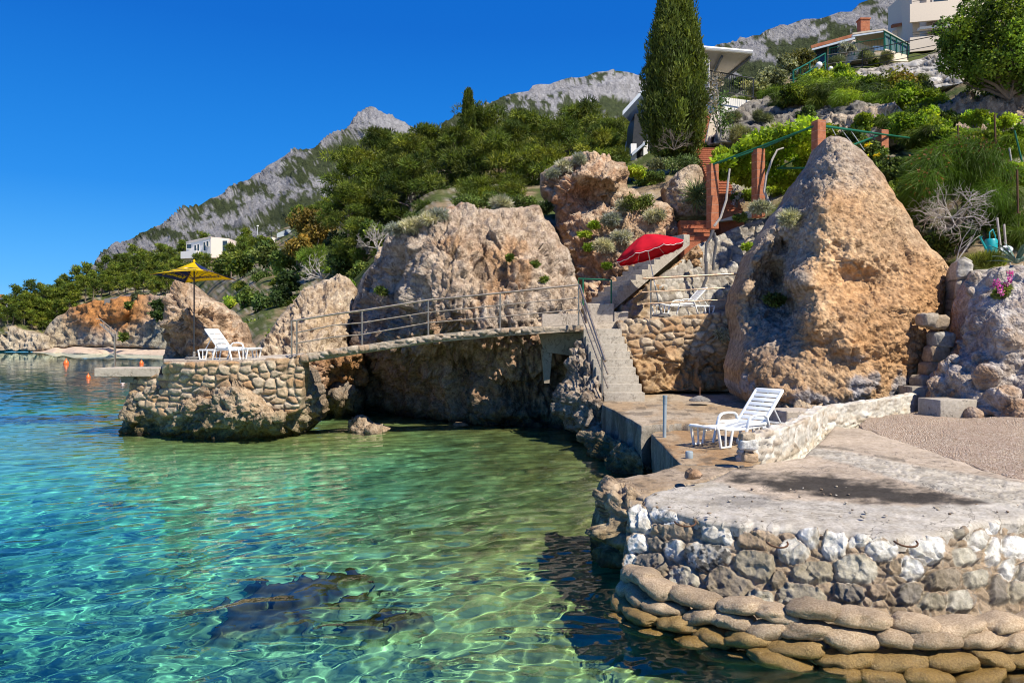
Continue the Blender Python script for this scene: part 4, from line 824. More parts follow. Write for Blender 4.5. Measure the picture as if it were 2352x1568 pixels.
def make_platform():
    root = empty('stone_platform', (3.4, 8.6, .95), 0, 'round stone platform walled with white boulders above rows of concrete sacks', 'platform')
    inv = root
    def adopt(o): return reparent(o, root)
    # face
    top = [(1446, 1146)]+[(x, y+19) for x, y in RIM[1:]]
    bot = [(x, y+34) for x, y in WATERL]
    poly = top+bot[::-1]+[(1424, 1330), (1436, 1240)]
    ctrl = []
    for x, y in RIM: ctrl.append((x, y, PZ(x, y, .95).y+.11))
    for x, y in WATERL: ctrl.append((x, y, PZ(x, y, 0).y+.20))
    st = np.array([(*CR(a, b), c*.45, d*.45) for a, b, c, d, t in STN]); tone = np.array([TONE[s[4]] for s in STN])
    rr = rnd(3); ang = rr.uniform(-.35, .35, len(st)); pw = rr.uniform(2.6, 4.5, len(st)); tx = rr.uniform(-.5, .5, (len(st), 2))
    def cells(px, py):
        q = np.c_[px/22, py/22, 0*px]; wx = px+5*noise3(q, 3)+2.2*noise3(q*3, 4); wy = py+5*noise3(q+9, 5)+2.2*noise3(q*3+4, 6)
        best = np.full(len(px), 99.); idx = np.zeros(len(px), int); sec = np.full(len(px), 99.); ux = np.zeros(len(px)); uy = np.zeros(len(px))
        for k, (cx, cy, rx, ry) in enumerate(st):
            c, s = math.cos(ang[k]), math.sin(ang[k]); dx = wx-cx; dy = wy-cy
            X = (c*dx+s*dy)/rx; Y_ = (-s*dx+c*dy)/ry
            d = (np.abs(X)**pw[k]+np.abs(Y_)**pw[k])**(1/pw[k])
            m = d < best; sec = np.where(m, best, np.minimum(sec, d)); ux = np.where(m, X, ux); uy = np.where(m, Y_, uy); idx[m] = k; best = np.where(m, d, best)
        return best, sec, idx, ux, uy
    def disp(v, px, py, s):
        d, sec, k, ux, uy = cells(px, py)
        e = np.minimum(1.0-d, (sec-d)*.5)
        h = sstep(-.02, .22, e)
        f = fbm(v*9, 4, seed=3); facet = tx[k, 0]*ux+tx[k, 1]*uy
        rub = stones(v[:, 0]*1.0, v[:, 2], .13, .085, 7, .3, .4)[0]
        return np.where(h > 0.02, h*(.07+.05*facet+.018*f+.035*facets(v*5.5, 5)), 0)+(1-h)*(.03*rub+.02*f-.02)+.012*(ridged(v*7, 3, seed=5)-1)*h
    def colf(v, n, px, py):
        d, sec, k, ux, uy = cells(px, py); h = sstep(-.01, .08, np.minimum(1-d, (sec-d)*.5))
        mort = lerp(np.array([.38, .34, .29])+0*v, np.array([.24, .21, .18]), .5+fbm(v*5, 3, seed=4))
        rub = stones(v[:, 0], v[:, 2], .13, .085, 7, .3, .4); mort = lerp(mort, np.array([.40, .30, .20])*(.7+.6*rub[1])[:, None], .7*(1-rub[2]))
        c = tone[k]*(1+.15*fbm(v*8, 3, seed=9))[:, None]
        # paint worn off in blotches, black lichen on one stone
        worn = sstep(.1, .5, fbm(v*6, 4, seed=22)+(uy*.35)); c = lerp(c, np.array([.36, .33, .28]), .65*worn*(tone[k][:, 0] > .5))
        c = lerp(c, np.array([.03, .03, .03]), (tone[k][:, 0] == .50)*.85*sstep(-.05, .25, fbm(v*14, 3, seed=6)+.3*uy))
        return np.clip(lerp(mort, c, h), .02, .8)
    o = relief('boulder_wall', poly, ctrl, MAT['rubble'], 2.0, .9, 6, .05, disp, colf, .8, 31); adopt(o)
    # concrete-filled sacks in courses
    wl = np.array([list(PZ(x, y, 0)) for x, y in WATERL]); seg = np.r_[0, np.cumsum(np.hypot(*np.diff(wl[:, :2], axis=0).T))]
    r = rnd(12)
    for ci, (z, off, tone_) in enumerate(((.345, .14, (.46, .36, .25)), (.215, .08, (.46, .36, .25)), (.085, .0, (.42, .30, .14)), (-.05, -.10, (.34, .22, .07)))):
        V = []; Fc = []; C = []; n = 0; s = .22+.11*ci
        while s < seg[-1]-.1:
            L = r.uniform(.34, .56); squash = r.uniform(.85, 1.1); x = np.interp(s, seg, wl[:, 0]); y = np.interp(s, seg, wl[:, 1])
            x2 = np.interp(s+.05, seg, wl[:, 0]); y2 = np.interp(s+.05, seg, wl[:, 1]); t = np.array([x2-x, y2-y, 0]); t /= np.linalg.norm(t); nn = np.array([t[1], -t[0], 0])
            nu, nv = 26, 18; U, W = np.meshgrid(np.linspace(0, 2*math.pi, nu, endpoint=False), np.linspace(0, math.pi, nv), indexing='ij')
            def se(a, p): return np.sign(a)*np.abs(a)**p
            lx = -np.cos(W)*L*.54; rad = np.sin(W)**.72; ly = se(np.cos(U), .8)*rad*.17; lz = se(np.sin(U), .85)*rad*(.074+.01*r.rand())
            lz = lz+.028*np.sin(lx*5+r.rand()*6)-.012*(lx/L)**2; P_ = np.c_[lx.ravel(), ly.ravel(), lz.ravel()]
            P_ = P_*(1+.17*fbm(P_*6+s*9, 4, seed=ci))[:, None]*np.array([1, 1, squash])+.006*noise3(P_*45+s, 3)[:, None]-.016*sstep(.2, .6, noise3(P_*11+s*3, 9))[:, None]*P_/.1
            tilt = r.normal(0, .08); w = np.outer(P_[:, 0], t)+np.outer(P_[:, 1], nn)+np.c_[0*P_[:, 0], 0*P_[:, 0], P_[:, 2]+P_[:, 0]*tilt]
            w = w+np.array([x-nn[0]*off, y-nn[1]*off, z+r.normal(0, .018)]); V.append(w)
            a = np.arange((nu)*(nv-1)); i = a//(nv-1); j = a % (nv-1); i2 = (i+1) % nu; Fc.append(np.c_[i*nv+j, i*nv+j+1, i2*nv+j+1, i2*nv+j]+n); n += nu*nv
            base = np.array(tone_)*(1+r.normal(0, .09)); c = np.repeat(base[None], nu*nv, 0)*(1+.3*fbm(w*6, 3, seed=5))[:, None]
            wet = sstep(.24, .12, w[:, 2]+.04*noise3(w*5, 3)); c = lerp(c, np.array([.24, .155, .045]), .75*wet); c = lerp(c, np.array([.05, .04, .02]), .7*sstep(.02, -.05, w[:, 2]))
            C.append(c); s += L*.86
        o = mesh_np('sack_course', np.concatenate(V), np.concatenate(Fc), sackmat(ci), None, True, np.concatenate(C)); adopt(o)
    # concrete top
    tp = [(1483, 1150), (1480, 1138), (1502, 1124), (1560, 1111), (1622, 1101), (1653, 1087), (1694, 1069), (1760, 1058), (1846, 1046), (1876, 1018), (1904, 988), (1918, 974), (1985, 980), (2060, 1006), (2195, 1049), (2285, 1081), (2352, 1099), (2490, 1140), (2790, 1170), (2790, 1198), (2620, 1187), (2490, 1182), (2352, 1188), (2290, 1194), (2239, 1203), (2195, 1214), (2149, 1225), (2060, 1229), (1969, 1224), (1900, 1214), (1834, 1212), (1760, 1203), (1699, 1200), (1660, 1194), (1622, 1190), (1546, 1168)]
    zc = [(1480, 1140, .95), (1700, 1190, .95), (2060, 1218, .94), (2480, 1165, .95), (1694, 1069, .97), (2285, 1081, 1.02), (1918, 976, 1.10), (1985, 981, 1.10), (1850, 1045, 1.0), (2060, 1006, 1.07), (1900, 1110, .96), (2490, 1140, 1.0), (2790, 1170, .97)]
    def tcol(v, n, px, py):
        c = np.array([.53, .44, .35])*(1+.2*fbm(v*1.3, 4, seed=3))[:, None]
        lip = interp_px([(1480, 1100), (1560, 1104), (1660, 1106), (1700, 1125), (1780, 1148), (1900, 1150), (2050, 1160), (2200, 1158), (2352, 1150), (2500, 1148)], px)+5*noise3(np.c_[px/40, py/40, 0*px], 3)
        lp = sstep(-4, 5, py-lip); c = lerp(c, np.array([.52, .49, .44])*(1+.2*fbm(v*3, 5, gain=.65, seed=9))[:, None], .9*lp)
        # black lichen sweep with its own soft outline
        e = np.hypot((px-1960-.3*(py-1120))/300, (py-1122-.12*(px-1930))/27); st_ = sstep(1.2, .6, e+.5*fbm(np.c_[px/110, py/16, 0*px], 5, gain=.6, seed=15)); c = lerp(c, np.array([.026, .024, .022]), .93*st_*(1-.8*lp))
        e = np.hypot((px-1710)/120, (py-1150)/22); c = lerp(c, np.array([.22, .21, .20]), .6*sstep(1.1, .3, e+.6*fbm(np.c_[px/60, py/12, 0*px], 5, gain=.6, seed=19)))
        # strip of flat stones set in cement
        ln = py-interp_px([(1830, 1030), (1950, 1052), (2100, 1090), (2250, 1120), (2480, 1165)], px); bw = interp_px([(1830, 7), (2000, 16), (2352, 32)], px)
        inn = sstep(bw+5, bw-3, np.abs(ln)); hh, idn, jo = stones(v[:, 0]+.3*v[:, 1], v[:, 1], .30, .20, 41, .3, .25)
        fl = (np.array([.50, .47, .41])+np.array([.22, .20, .17])*(idn-.5)[:, None]*1.3); c = lerp(c, lerp(fl, np.array([.30, .27, .24]), .6*jo), inn*.85)
        e2 = np.abs(ln+bw+6)/4; c = lerp(c, np.array([.12, .11, .09]), .6*sstep(1, .2, e2+.8*fbm(v*3, 3, seed=5))*(px < 2080))
        return np.clip(c, .02, .8)
    def tdisp(v, px, py, s):
        ln = py-interp_px([(1830, 1030), (1950, 1052), (2100, 1090), (2250, 1120), (2480, 1165)], px); bw = interp_px([(1830, 7), (2000, 16), (2352, 32)], px)
        inn = sstep(bw+5, bw-3, np.abs(ln)); hh = stones(v[:, 0]+.3*v[:, 1], v[:, 1], .30, .20, 41, .3, .25)[0]
        return .02*fbm(v*1.2, 4, seed=3)+.006*fbm(v*9, 3, seed=4)+inn*.018*hh
    o = relief('slab', tp, zc, MAT['slabtop'], 2.2, .10, 12, .05, tdisp, tcol, 1.0, 32, mode='ground'); adopt(o)
    # iron mooring rings
    for (a, b, Y, w) in ((1572, 1196, 8.40, .11), (1782, 1242, 7.40, .095), (2075, 1240, 7.18, .10)):
        m = MB(); c = P(a, b, Y); pts = [c+Vector((w*math.cos(t), -.03-.11*math.sin(t)*1.0, -.025*math.sin(t))) for t in np.linspace(0, math.pi, 9)]
        m.tube(pts, .009, 8); adopt(m.build('mooring_ring', MAT['rust'], None, True))
def sackmat(ci):
    if 'sack' not in MAT:
        M = NT('concrete_sack'); v = M.coord(); c = M.attr(); n = M.noise(v, 60, 4, .7); n2 = M.noise(v, 9, 4, .6)
        c = M.mix(M.rng(n, .4, .65), M.mix(1.0, c, (.6, .55, .48), 'MULTIPLY'), c)
        sx = M.n('SeparateXYZ'); M.L(v, sx.inputs[0]); M.pbr(c, M.rng(sx.outputs[2], .08, .26, .28, .85), normal=M.bump(M.math('ADD', n, M.math('MULTIPLY', n2, 1.2)), .02, .8), spec=.4); MAT['sack'] = M.m
    return MAT['sack']

def make_grounds():
    MAT['slabtop'] = plain_stone_mat('worn_slab_concrete', .008, 26, .85, .34, .85)
    gm = plain_stone_mat('stained_terrace_floor', .008, 20, .8, .35, .7)
    def tc(base, alt, k, seed):
        def f(v, n, px, py):
            c = lerp(np.array(base)+0*v, np.array(alt), k*sstep(-.25, .35, fbm(np.c_[px/90, py/22, 0*px], 4, seed=seed)))
            c = lerp(c, np.array([.12, .10, .08]), .6*sstep(.2, .5, fbm(np.c_[px/50, py/9, 0*px], 5, gain=.6, seed=seed+2))*(n[:, 2] > .5))
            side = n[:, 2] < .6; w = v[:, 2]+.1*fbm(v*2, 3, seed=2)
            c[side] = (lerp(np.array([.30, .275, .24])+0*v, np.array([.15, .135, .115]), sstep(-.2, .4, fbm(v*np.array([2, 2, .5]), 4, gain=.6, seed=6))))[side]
            c = lerp(c, np.array([.20, .15, .08]), .8*sstep(.45, .2, w)*side); c = lerp(c, ALGAE*.8, .8*sstep(.2, .05, w)*side)
            return np.clip(c, .02, .8)
        return f
    td = lambda v, px, py, s: .012*fbm(v*1.3, 4, seed=3)+.005*fbm(v*8, 3, seed=4)
    # lower terrace with the lounger
    C = [(1496, 994), (1510, 987), (1620, 986), (1720, 984), (1822, 975), (1800, 1010), (1740, 1068), (1640, 1068), (1562, 1064)]
    o = relief('lower_terrace', C, [(1496, 994, .93), (1822, 975, .95), (1562, 1064, .95), (1740, 1068, .96), (1640, 1020, .95)], gm, 2.4, 2.2, 3, .015, td, tc((.44, .33, .22), (.38, .235, .12), .9, 3), .8, 33, mode='ground')
    tag(o, kind='structure'); o['label'] = 'lower concrete terrace with brown rust stains beneath the front lounger'
    # upper terrace
    D = [(1382, 928), (1392, 912), (1480, 893), (1600, 888), (1700, 888), (1800, 905), (1905, 920), (1890, 945), (1840, 972), (1720, 975), (1611, 972), (1506, 974), (1474, 977), (1411, 942)]
    o = relief('upper_terrace', D, [(1382, 928, 1.14), (1392, 912, 1.16), (1600, 888, 1.18), (1905, 920, 1.10), (1611, 972, 1.08), (1474, 977, 1.08), (1800, 905, 1.15)], gm, 2.4, 2.4, 3, .015, td, tc((.47, .39, .30), (.40, .27, .15), .7, 13), .8, 34, mode='ground')
    tag(o, kind='structure'); o['label'] = 'upper concrete terrace between the lower stairs and the pointed boulder'
    # sill of pebbly concrete along the step
    # old slab left of the round platform
    B = [(1392, 1112), (1410, 1100), (1450, 1092), (1478, 1087), (1520, 1076), (1562, 1063), (1640, 1064), (1694, 1066), (1700, 1075), (1653, 1090), (1622, 1103), (1560, 1114), (1500, 1130), (1478, 1142), (1430, 1124)]
    o = relief('old_slab', B, [(1392, 1112, .84), (1478, 1087, .88), (1562, 1063, .93), (1694, 1066, .96), (1622, 1103, .93), (1478, 1142, .88)], gm, 2.2, 1.5, 5, .03, td, tc((.44, .35, .26), (.36, .26, .16), .8, 23), 1.2, 35, mode='ground')
    tag(o, kind='structure'); o['label'] = 'old brown concrete walkway between the terrace and the round platform'
    # pebble beach on the right
    pm = NT('beach_pebbles'); v = pm.coord(); vc = pm.voro(v, 40, out=1); vd = pm.voro(v, 40); bw = pm.n('RGBToBW'); pm.L(vc, bw.inputs[0]); n = pm.noise(v, 2.2, 5)
    c = pm.ramp(bw.outputs[0], [(0, (.20, .13, .08)), (.35, (.40, .29, .20)), (.7, (.52, .41, .31)), (1, (.78, .72, .63))]); c = pm.mix(pm.rng(n, .4, .65, 0, .45), c, (.40, .29, .22))
    pm.pbr(c, .9, normal=pm.bump(pm.math('SUBTRACT', 1.0, vd), .04, 1.0))
    E = [(1972, 974), (1990, 960), (2080, 950), (2180, 930), (2260, 935), (2352, 950), (2500, 960), (2900, 960), (2900, 1180), (2500, 1150), (2352, 1108), (2285, 1088), (2195, 1056), (2060, 1012), (1985, 986)]
    o = relief('pebble_beach', E, [(1972, 974, 1.12), (2080, 950, 1.2), (2180, 930, 1.25), (2352, 955, 1.25), (2500, 960, 1.25), (2500, 1150, 1.0), (2900, 1180, .95), (2900, 960, 1.3), (2285, 1088, 1.01), (2060, 1012, 1.06)], pm.m, 3, .5, 4, .01, lambda v, px, py, s: .05*fbm(v*.8, 4, seed=3)+.012*fbm(v*9, 3, seed=4), None, 1.5, 36, mode='ground')
    tag(o, kind='structure'); o['label'] = 'reddish pebble beach on the right'
    # loose gravel strayed over the concrete
    r = rnd(91); V = []; Fc = []; C = []; n = 0
    edge = [(1985, 982), (2060, 1008), (2195, 1052), (2285, 1084), (2352, 1102), (2500, 1146)]; ex = np.array(edge, float)
    for k in range(420):
        x = r.uniform(1960, 2500); y = np.interp(x, ex[:, 0], ex[:, 1])+abs(r.normal(0, 9))*(1 if r.rand() < .8 else 4)-2
        if k > 330: x = r.uniform(1500, 2400); y = r.uniform(1105, 1190)
        p = PZ(x, y, 1.0); z = .965+.12*max(0, min(1, (1100-y)/130)); s = r.uniform(.008, .024)
        bm = bmesh.new(); bmesh.ops.create_icosphere(bm, subdivisions=1, radius=s); q = np.array([v.co[:] for v in bm.verts]); f = np.array([[v.index for v in g.verts] for g in bm.faces]); bm.free()
        q = q*np.array([r.uniform(.7, 1.4), r.uniform(.7, 1.4), .6])*(1+.25*r.normal(size=(len(q), 1)))+np.array([p.x, p.y, z+s*.35]); V.append(q); Fc.append(f+n); n += len(q)
        C.append(np.repeat(np.array([[(.34, .25, .18), (.46, .40, .33), (.26, .20, .16), (.56, .52, .46)][r.randint(4)]]), len(q), 0))
    o = mesh_np('loose_gravel', np.concatenate(V), np.concatenate(Fc), MAT['rubble'], None, True, np.concatenate(C)); tag(o, kind='stuff'); o['label'] = 'loose gravel strayed from the beach onto the concrete'
    # ground hidden behind the low wall up to the boulder foot
    g = [(1700, 900), (2250, 880), (2350, 915), (2260, 940), (2170, 945), (1900, 975), (1830, 975), (1840, 930)]

def rubble_cols(pal, mortar, seed):
    pal = np.array(pal)
    def f(idn, jo, v):
        k = (idn*len(pal)*.999).astype(int); c = pal[k]*(1+.2*fbm(v*4, 3, seed=seed))[:, None]
        return np.clip(lerp(c, np.array(mortar)*(1+.2*fbm(v*6, 3, seed=seed+1))[:, None], .85*jo), .02, .85)
    return f
def rubble_relief(name, poly, ctrl, cw, ch, depth, pal, mortar, seed, thick=1.0, step=2.4, mat=None, rock=None, rockcol=None, rough=1.5, uv=None):
    """rubble wall; where rock(px,py)>0 it turns into living rock"""
    uv = uv or (lambda v: (v[:, 0]+.4*v[:, 1], v[:, 2]))
    rd = rockdisp(.16, .9, .14, 1.3, .08, 3.4, seed)
    rc = rubble_cols(pal, mortar, seed)
    def disp(v, px, py, s):
        u, w = uv(v); h, idn, jo = stones(u, w, cw, ch, seed, .3, .34); d = depth*h*(.6+.55*idn)+.02*fbm(v*7, 3, seed=seed)+.06*fbm(v*.8, 3, seed=seed+4)
        if rock is not None: t = np.clip(rock(px, py), 0, 1); d = d*(1-t)+rd(v, px, py, s)*t
        return d
    def colf(v, n, px, py):
        u, w = uv(v); h, idn, jo = stones(u, w, cw, ch, seed, .3, .34); c = rc(idn, jo, v)
        if rock is not None: c = lerp(c, rockcol(v, n, px, py), rock(px, py))
        return c
    return relief(name, poly, ctrl, mat or MAT['rubble'], step, thick, 8, .08, disp, colf, rough, seed)
PALW = [(.54, .37, .22), (.60, .45, .30), (.50, .31, .17), (.56, .46, .35), (.44, .30, .19), (.62, .50, .37)]
PALG = [(.40, .37, .33), (.50, .47, .42), (.33, .30, .27), (.46, .40, .33), (.56, .53, .48)]

def make_walls():
    # ---- stone pier wall on the islet
    root = empty('stone_pier', P(530, 828, 23.6), 0, 'stone pier of round tan rubble with a white concrete deck carrying the parasol', 'pier')
    poly = [(377, 832), (440, 831), (530, 830), (600, 828), (650, 822), (690, 815), (698, 850), (690, 940), (640, 960), (520, 950), (380, 960), (330, 935), (296, 905), (300, 880), (316, 864), (376, 862)]
    o = rubble_relief('rubble_wall', poly, [(377, 832, 23.1), (530, 830, 22.75), (690, 815, 23.0), (690, 940, 22.9), (520, 950, 22.85), (380, 950, 23.3), (300, 890, 24.2), (320, 866, 24.2), (372, 864, 23.7), (460, 880, 22.85), (600, 880, 22.8)], .33, .21, .10, PALW, (.30, .25, .19), 61, 2.0, 2.2); reparent(o, root)
    dk = MB(); top = [PX(376, 23.35, 0), PX(530, 23.0, 0), PX(640, 23.05, 0), PX(692, 23.25, 0), PX(700, 25.2, 0), PX(560, 27.2, 0), PX(376, 26.5, 0)]
    dk.prism([(p.x, p.y) for p in top], 2.06, [2.25, 2.26, 2.29, 2.42, 2.44, 2.27, 2.25]); reparent(dk.build('deck', MAT['conc_pale'], None), root)
    j = MB(); a = P(240, 846, 24.6); j.box((P(318, 850, 24.6).x, 24.6, P(318, 853, 24.6).z), (1.95, 1.5, .26), ch=.02)
    reparent(j.build('jetty_slab', MAT['conc_pale'], None), root)
    j = MB(); j.box((P(308, 870, 24.6).x, 24.6, P(308, 868, 24.6).z-.02), (.4, .9, .2), ch=.02); reparent(j.build('corbel', MAT['conc_dark'], None), root)
    m = MB(); b = P(264, 842, 24.5); m.tube([b, P(264, 767, 24.5)], .03, 10); m.lathe([(.05, 0), (.05, .012)], b)
    tag(m.build('metal_post', MAT['steel'], None, True), 'single brown metal post standing on the jetty slab of the pier', 'post')
    # ---- retaining wall below the second lounger
    poly = [(1416, 738), (1466, 733), (1560, 726), (1654, 717), (1690, 722), (1700, 800), (1702, 892), (1600, 897), (1480, 900), (1466, 860), (1440, 800), (1424, 765)]
    ctrl = [(1416, 738, 25.0), (1560, 726, 24.9), (1690, 722, 25.0), (1430, 780, 24.8), (1560, 790, 24.75), (1690, 790, 24.8), (1480, 897, 24.4), (1600, 897, 24.6), (1700, 890, 24.8), (1560, 850, 25.0), (1640, 840, 25.1)]
    rk = lambda px, py: sstep(-6, 10, py-interp_px([(1410, 860), (1500, 805), (1560, 808), (1640, 815), (1670, 825), (1710, 840)], px)+7*noise3(np.c_[px/18, py/18, 0*px], 3))
    o = rubble_relief('retaining_wall', poly, ctrl, .34, .22, .10, PALW, (.34, .28, .22), 62, 2.0, 2.3, None, rk, zcol(ORANGE*.95, TAN, .7, 63, TAN, .3, False, .3))
    tag(o, 'stone retaining wall above orange rock under the red parasol terrace', 'wall')
    # terrace on top of it
    g = MB(); tp = [(P(1333, 744, 24.75)), (P(1420, 736, 25.3)), (P(1466, 732, 25.35)), (P(1660, 717, 25.45)), (P(1700, 712, 25.8)), (P(1690, 690, 28.6)), (P(1345, 690, 27.5))]
    zz = [3.33, 3.44, 3.48, 3.68, 3.72, 3.74, 3.5]
    g.prism([(p.x, p.y) for p in tp], 1.2, zz); o = g.build('parasol_terrace', MAT['conc_pale'], None); tag(o, kind='structure'); o['label'] = 'concrete terrace under the red parasol'
    # low curb at the back right of that terrace
    # ---- landing blocks at the head of the stairs
    m = MB(); a = P(1345, 712, 25.4); b = P(1443, 725, 25.4)
    m.box(((P(1347, 700, 25.4).x+P(1410, 700, 25.4).x)/2, 25.9, (4.0+3.3)/2), ((1410-1347)/F*25.4, 1.0, .72), ch=.02)
    m.box(((P(1410, 700, 25.4).x+P(1443, 700, 25.4).x)/2, 25.75, (3.3+3.76)/2), ((1443-1410)/F*25.4-.006, .8, .46), ch=.02)
    m.box(((P(1245, 735, 25.2).x+P(1340, 735, 25.2).x)/2, 25.4, 3.42), ((1340-1245)/F*25.2, .35, .5), ch=.02)
    tag(m.build('landing_block', MAT['conc_pale'], None), 'pale concrete landing block under the green rail', 'concrete block')
    # ---- lower concrete stairs
    m = MB(); n = 9
    for k in range(n):
        z1 = 1.16+.225*(k+1); y0 = 22.05+.27*k; xl = 2.55-.047*k; xr = 3.68-.042*k
        m.box(((xl+xr)/2, y0+.3+.35*(n-k)/n+.5, (z1+.6)/2), (xr-xl, .6+.7*(n-k)/n+1.0, z1-.6), ch=.018)
    o = m.build('concrete_stairs', MAT['conc_grey'], None, True, auto=30); tag(o, 'straight flight of pale concrete stairs from terrace to footbridge', 'stairs')
    # stair handrail
    root = empty('stair_railing', (2.75, 22.1, 1.2), 0, 'slanting brown metal handrail on the left of the lower stairs', 'railing')
    m = MB(); m.tube([P(1384, 909, 21.95), P(1383, 818, 21.95)], .028, 10); reparent(m.build('post', MAT['steel'], None, True), root)
    for nm, a, b, r_ in (('handrail', (1331, 655, 24.15), (1390, 829, 21.75), .036), ('rail', (1334, 692, 24.15), (1396, 859, 21.85), .022), ('rail', (1332, 712, 24.15), (1396, 890, 21.85), .022)):
        m = MB(); m.tube([P(*a), P(*b)], r_, 10); reparent(m.build(nm, MAT['steel'], None, True), root)
    # ---- footbridge
    root = empty('footbridge', P(1000, 780, 24), 0, 'arched concrete footbridge with rubble edge and brown metal railing', 'footbridge')
    topx = [(690, 815), (764, 802), (832, 792), (984, 769), (1149, 753), (1250, 749), (1340, 746)]; Ys = [22.95, 23.2, 23.4, 23.8, 24.05, 24.15, 24.2]
    thick = [.20, .22, .235, .235, .25, .22, .20]
    m = MB(); fr = [P(x, y, Y) for (x, y), Y in zip(topx, Ys)]
    v = []; f = []
    for p, t in zip(fr, thick): v += [p, p+Vector((0, 1.15, 0)), p+Vector((0, 1.15, -t)), p+Vector((0, .06, -t))]
    for i in range(len(fr)-1):
        for k in range(4): f.append((i*4+k, i*4+(k+1) % 4, i*4+4+(k+1) % 4, i*4+4+k))
    f += [(0, 1, 2, 3), tuple(len(fr)*4-4+k for k in (3, 2, 1, 0))]; m.add(v, f); reparent(m.build('deck', MAT['conc_pale'], None), root)
    ep = [(x, y+1.2) for x, y in topx]+[(x, y+.245*F/24*.9) for x, y in [(1340, 743), (1149, 752), (984, 768), (832, 791), (764, 801), (690, 816)]]
    o = rubble_relief('rubble_edge', ep, [(x, y, Y-.03) for (x, y), Y in zip(topx, Ys)]+[(x, y+16, Y-.03) for (x, y), Y in zip(topx, Ys)], .30, .17, .075, [(.46, .39, .31), (.52, .44, .35), (.42, .31, .22), (.38, .33, .28)], (.30, .26, .21), 64, .06, 1.7, rough=1.0); reparent(o, root)
    rl = [[(764, 722), (832, 713), (984, 689), (1149, 673), (1329, 654)], [(764, 747), (832, 741), (984, 717), (1149, 701), (1328, 684)], [(764, 774), (832, 768), (984, 741), (1149, 727), (1328, 711)]]
    ext = [(672, 737), (676, 765), (676, 789)]
    Yr = [22.98, 23.25, 23.45, 23.85, 24.1, 24.22]
    for i, (L, r_) in enumerate(zip(rl, (.033, .02, .02))):
        m = MB(); m.tube([P(x, y, Y) for (x, y), Y in zip([ext[i]]+L, Yr)], r_, 10); reparent(m.build('handrail' if i == 0 else 'rail', MAT['steel'], None, True), root)
    for (x, y0, y1, Y) in ((670, 736, 817, 22.98), (682, 735, 815, 23.0), (832, 712, 793, 23.45), (984, 689, 770, 23.85), (1149, 672, 754, 24.1), (1329, 654, 747, 24.22)):
        m = MB(); m.tube([P(x, y1, Y), P(x, y0, Y)], .026, 10); m.tube([P(x, y1, Y), P(x, y1-1, Y)], .05, 10); reparent(m.build('post', MAT['steel'], None, True), root)
    # abutment with the sea cave
    m = MB(); Y = 25.0
    m.slab([P(1238, 766, Y), P(1340, 764, Y), P(1322, 818, Y), P(1250, 808, Y)], (0, .5, 0))
    m.slab([P(1243, 800, Y+.02), P(1268, 812, Y+.02), P(1262, 880, Y+.02), P(1250, 880, Y+.02)], (0, .5, 0))
    reparent(m.build('abutment', concrete_mat('cast_abutment_concrete', (.36, .31, .24), (.24, .17, .10), .6), None), root)
    # ---- rock behind the cave mouth, under the terrace
    poly = [(1225, 790), (1345, 770), (1440, 800), (1470, 900), (1440, 960), (1330, 1010), (1240, 990)]
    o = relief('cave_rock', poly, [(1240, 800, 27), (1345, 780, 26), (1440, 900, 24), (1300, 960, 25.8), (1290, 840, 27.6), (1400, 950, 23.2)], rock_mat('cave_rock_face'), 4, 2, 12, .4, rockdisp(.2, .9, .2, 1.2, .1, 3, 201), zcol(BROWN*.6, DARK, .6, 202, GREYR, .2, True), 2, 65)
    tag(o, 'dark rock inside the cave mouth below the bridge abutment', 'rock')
    # ---- railing of the parasol terrace
    root = empty('terrace_railing', P(1495, 728, 24.7), 0, 'three pale brass coloured rails in front of the red parasol', 'railing')
    for nm, a, b, r_ in (('handrail', (1476, 640), (1692, 629), .036), ('rail', (1474, 671), (1674, 661), .02), ('rail', (1474, 698), (1666, 688), .02)):
        m = MB(); m.tube([P(*a, 24.72), P(*b, 24.8)], r_, 10); reparent(m.build(nm, MAT['brassrail'], None, True), root)
    m = MB(); m.tube([P(1495, 731, 24.76), P(1495, 641, 24.76)], .028, 10); reparent(m.build('post', MAT['steel'], None, True), root)
    # ---- green rail
    root = empty('green_railing', P(1370, 698, 25.6), 0, 'short green metal rail at the head of the lower stairs', 'railing')
    m = MB(); m.tube([P(1329, 664, 25.5), P(1329, 640, 25.5), P(1405, 643, 25.5)], .028, 8); reparent(m.build('handrail', MAT['green'], None, True), root)
    for x, y0, y1 in ((1339, 640, 701), (1404, 643, 701)):
        m = MB(); m.tube([P(x, y1, 25.5), P(x, y0, 25.5)], .028, 8); reparent(m.build('post', MAT['green'], None, True), root)
    # ---- side flight of concrete stairs up the cliff
    m = MB(); n = 15; A = Vector((2.70, 26.3, 3.75)); B_ = Vector((6.15, 28.2, 6.55)); d = (B_-A)/n; ang = math.atan2(d.y, d.x)
    L = math.hypot(d.x, d.y)
    for k in range(n):
        c = A+d*(k+.5); c.z = A.z+d.z*(k+1)-.12; nr = Vector((-math.sin(ang), math.cos(ang), 0)); m.box(c+nr*.35, (L*1.0, 1.1, .24), ang, ch=.008)
    # sloped soffit slab
    q = [A+nr*-.206+Vector((0, 0, -.36)), B_+nr*-.206+Vector((0, 0, -.36)), B_+nr*.9+Vector((0, 0, -.36)), A+nr*.9+Vector((0, 0, -.36))]; m.slab(q, (0, 0, .345))
    tag(m.build('concrete_stairs', MAT['conc_grey'], None, True, auto=30), 'narrow concrete stairs climbing the cliff behind the red parasol', 'stairs')
    # rock and rubble under and behind those stairs
    poly = [(1420, 712), (1446, 690), (1480, 665), (1520, 630), (1560, 600), (1600, 566), (1640, 545), (1700, 520), (1750, 505), (1760, 560), (1740, 620), (1710, 700), (1700, 760), (1560, 740), (1440, 735)]
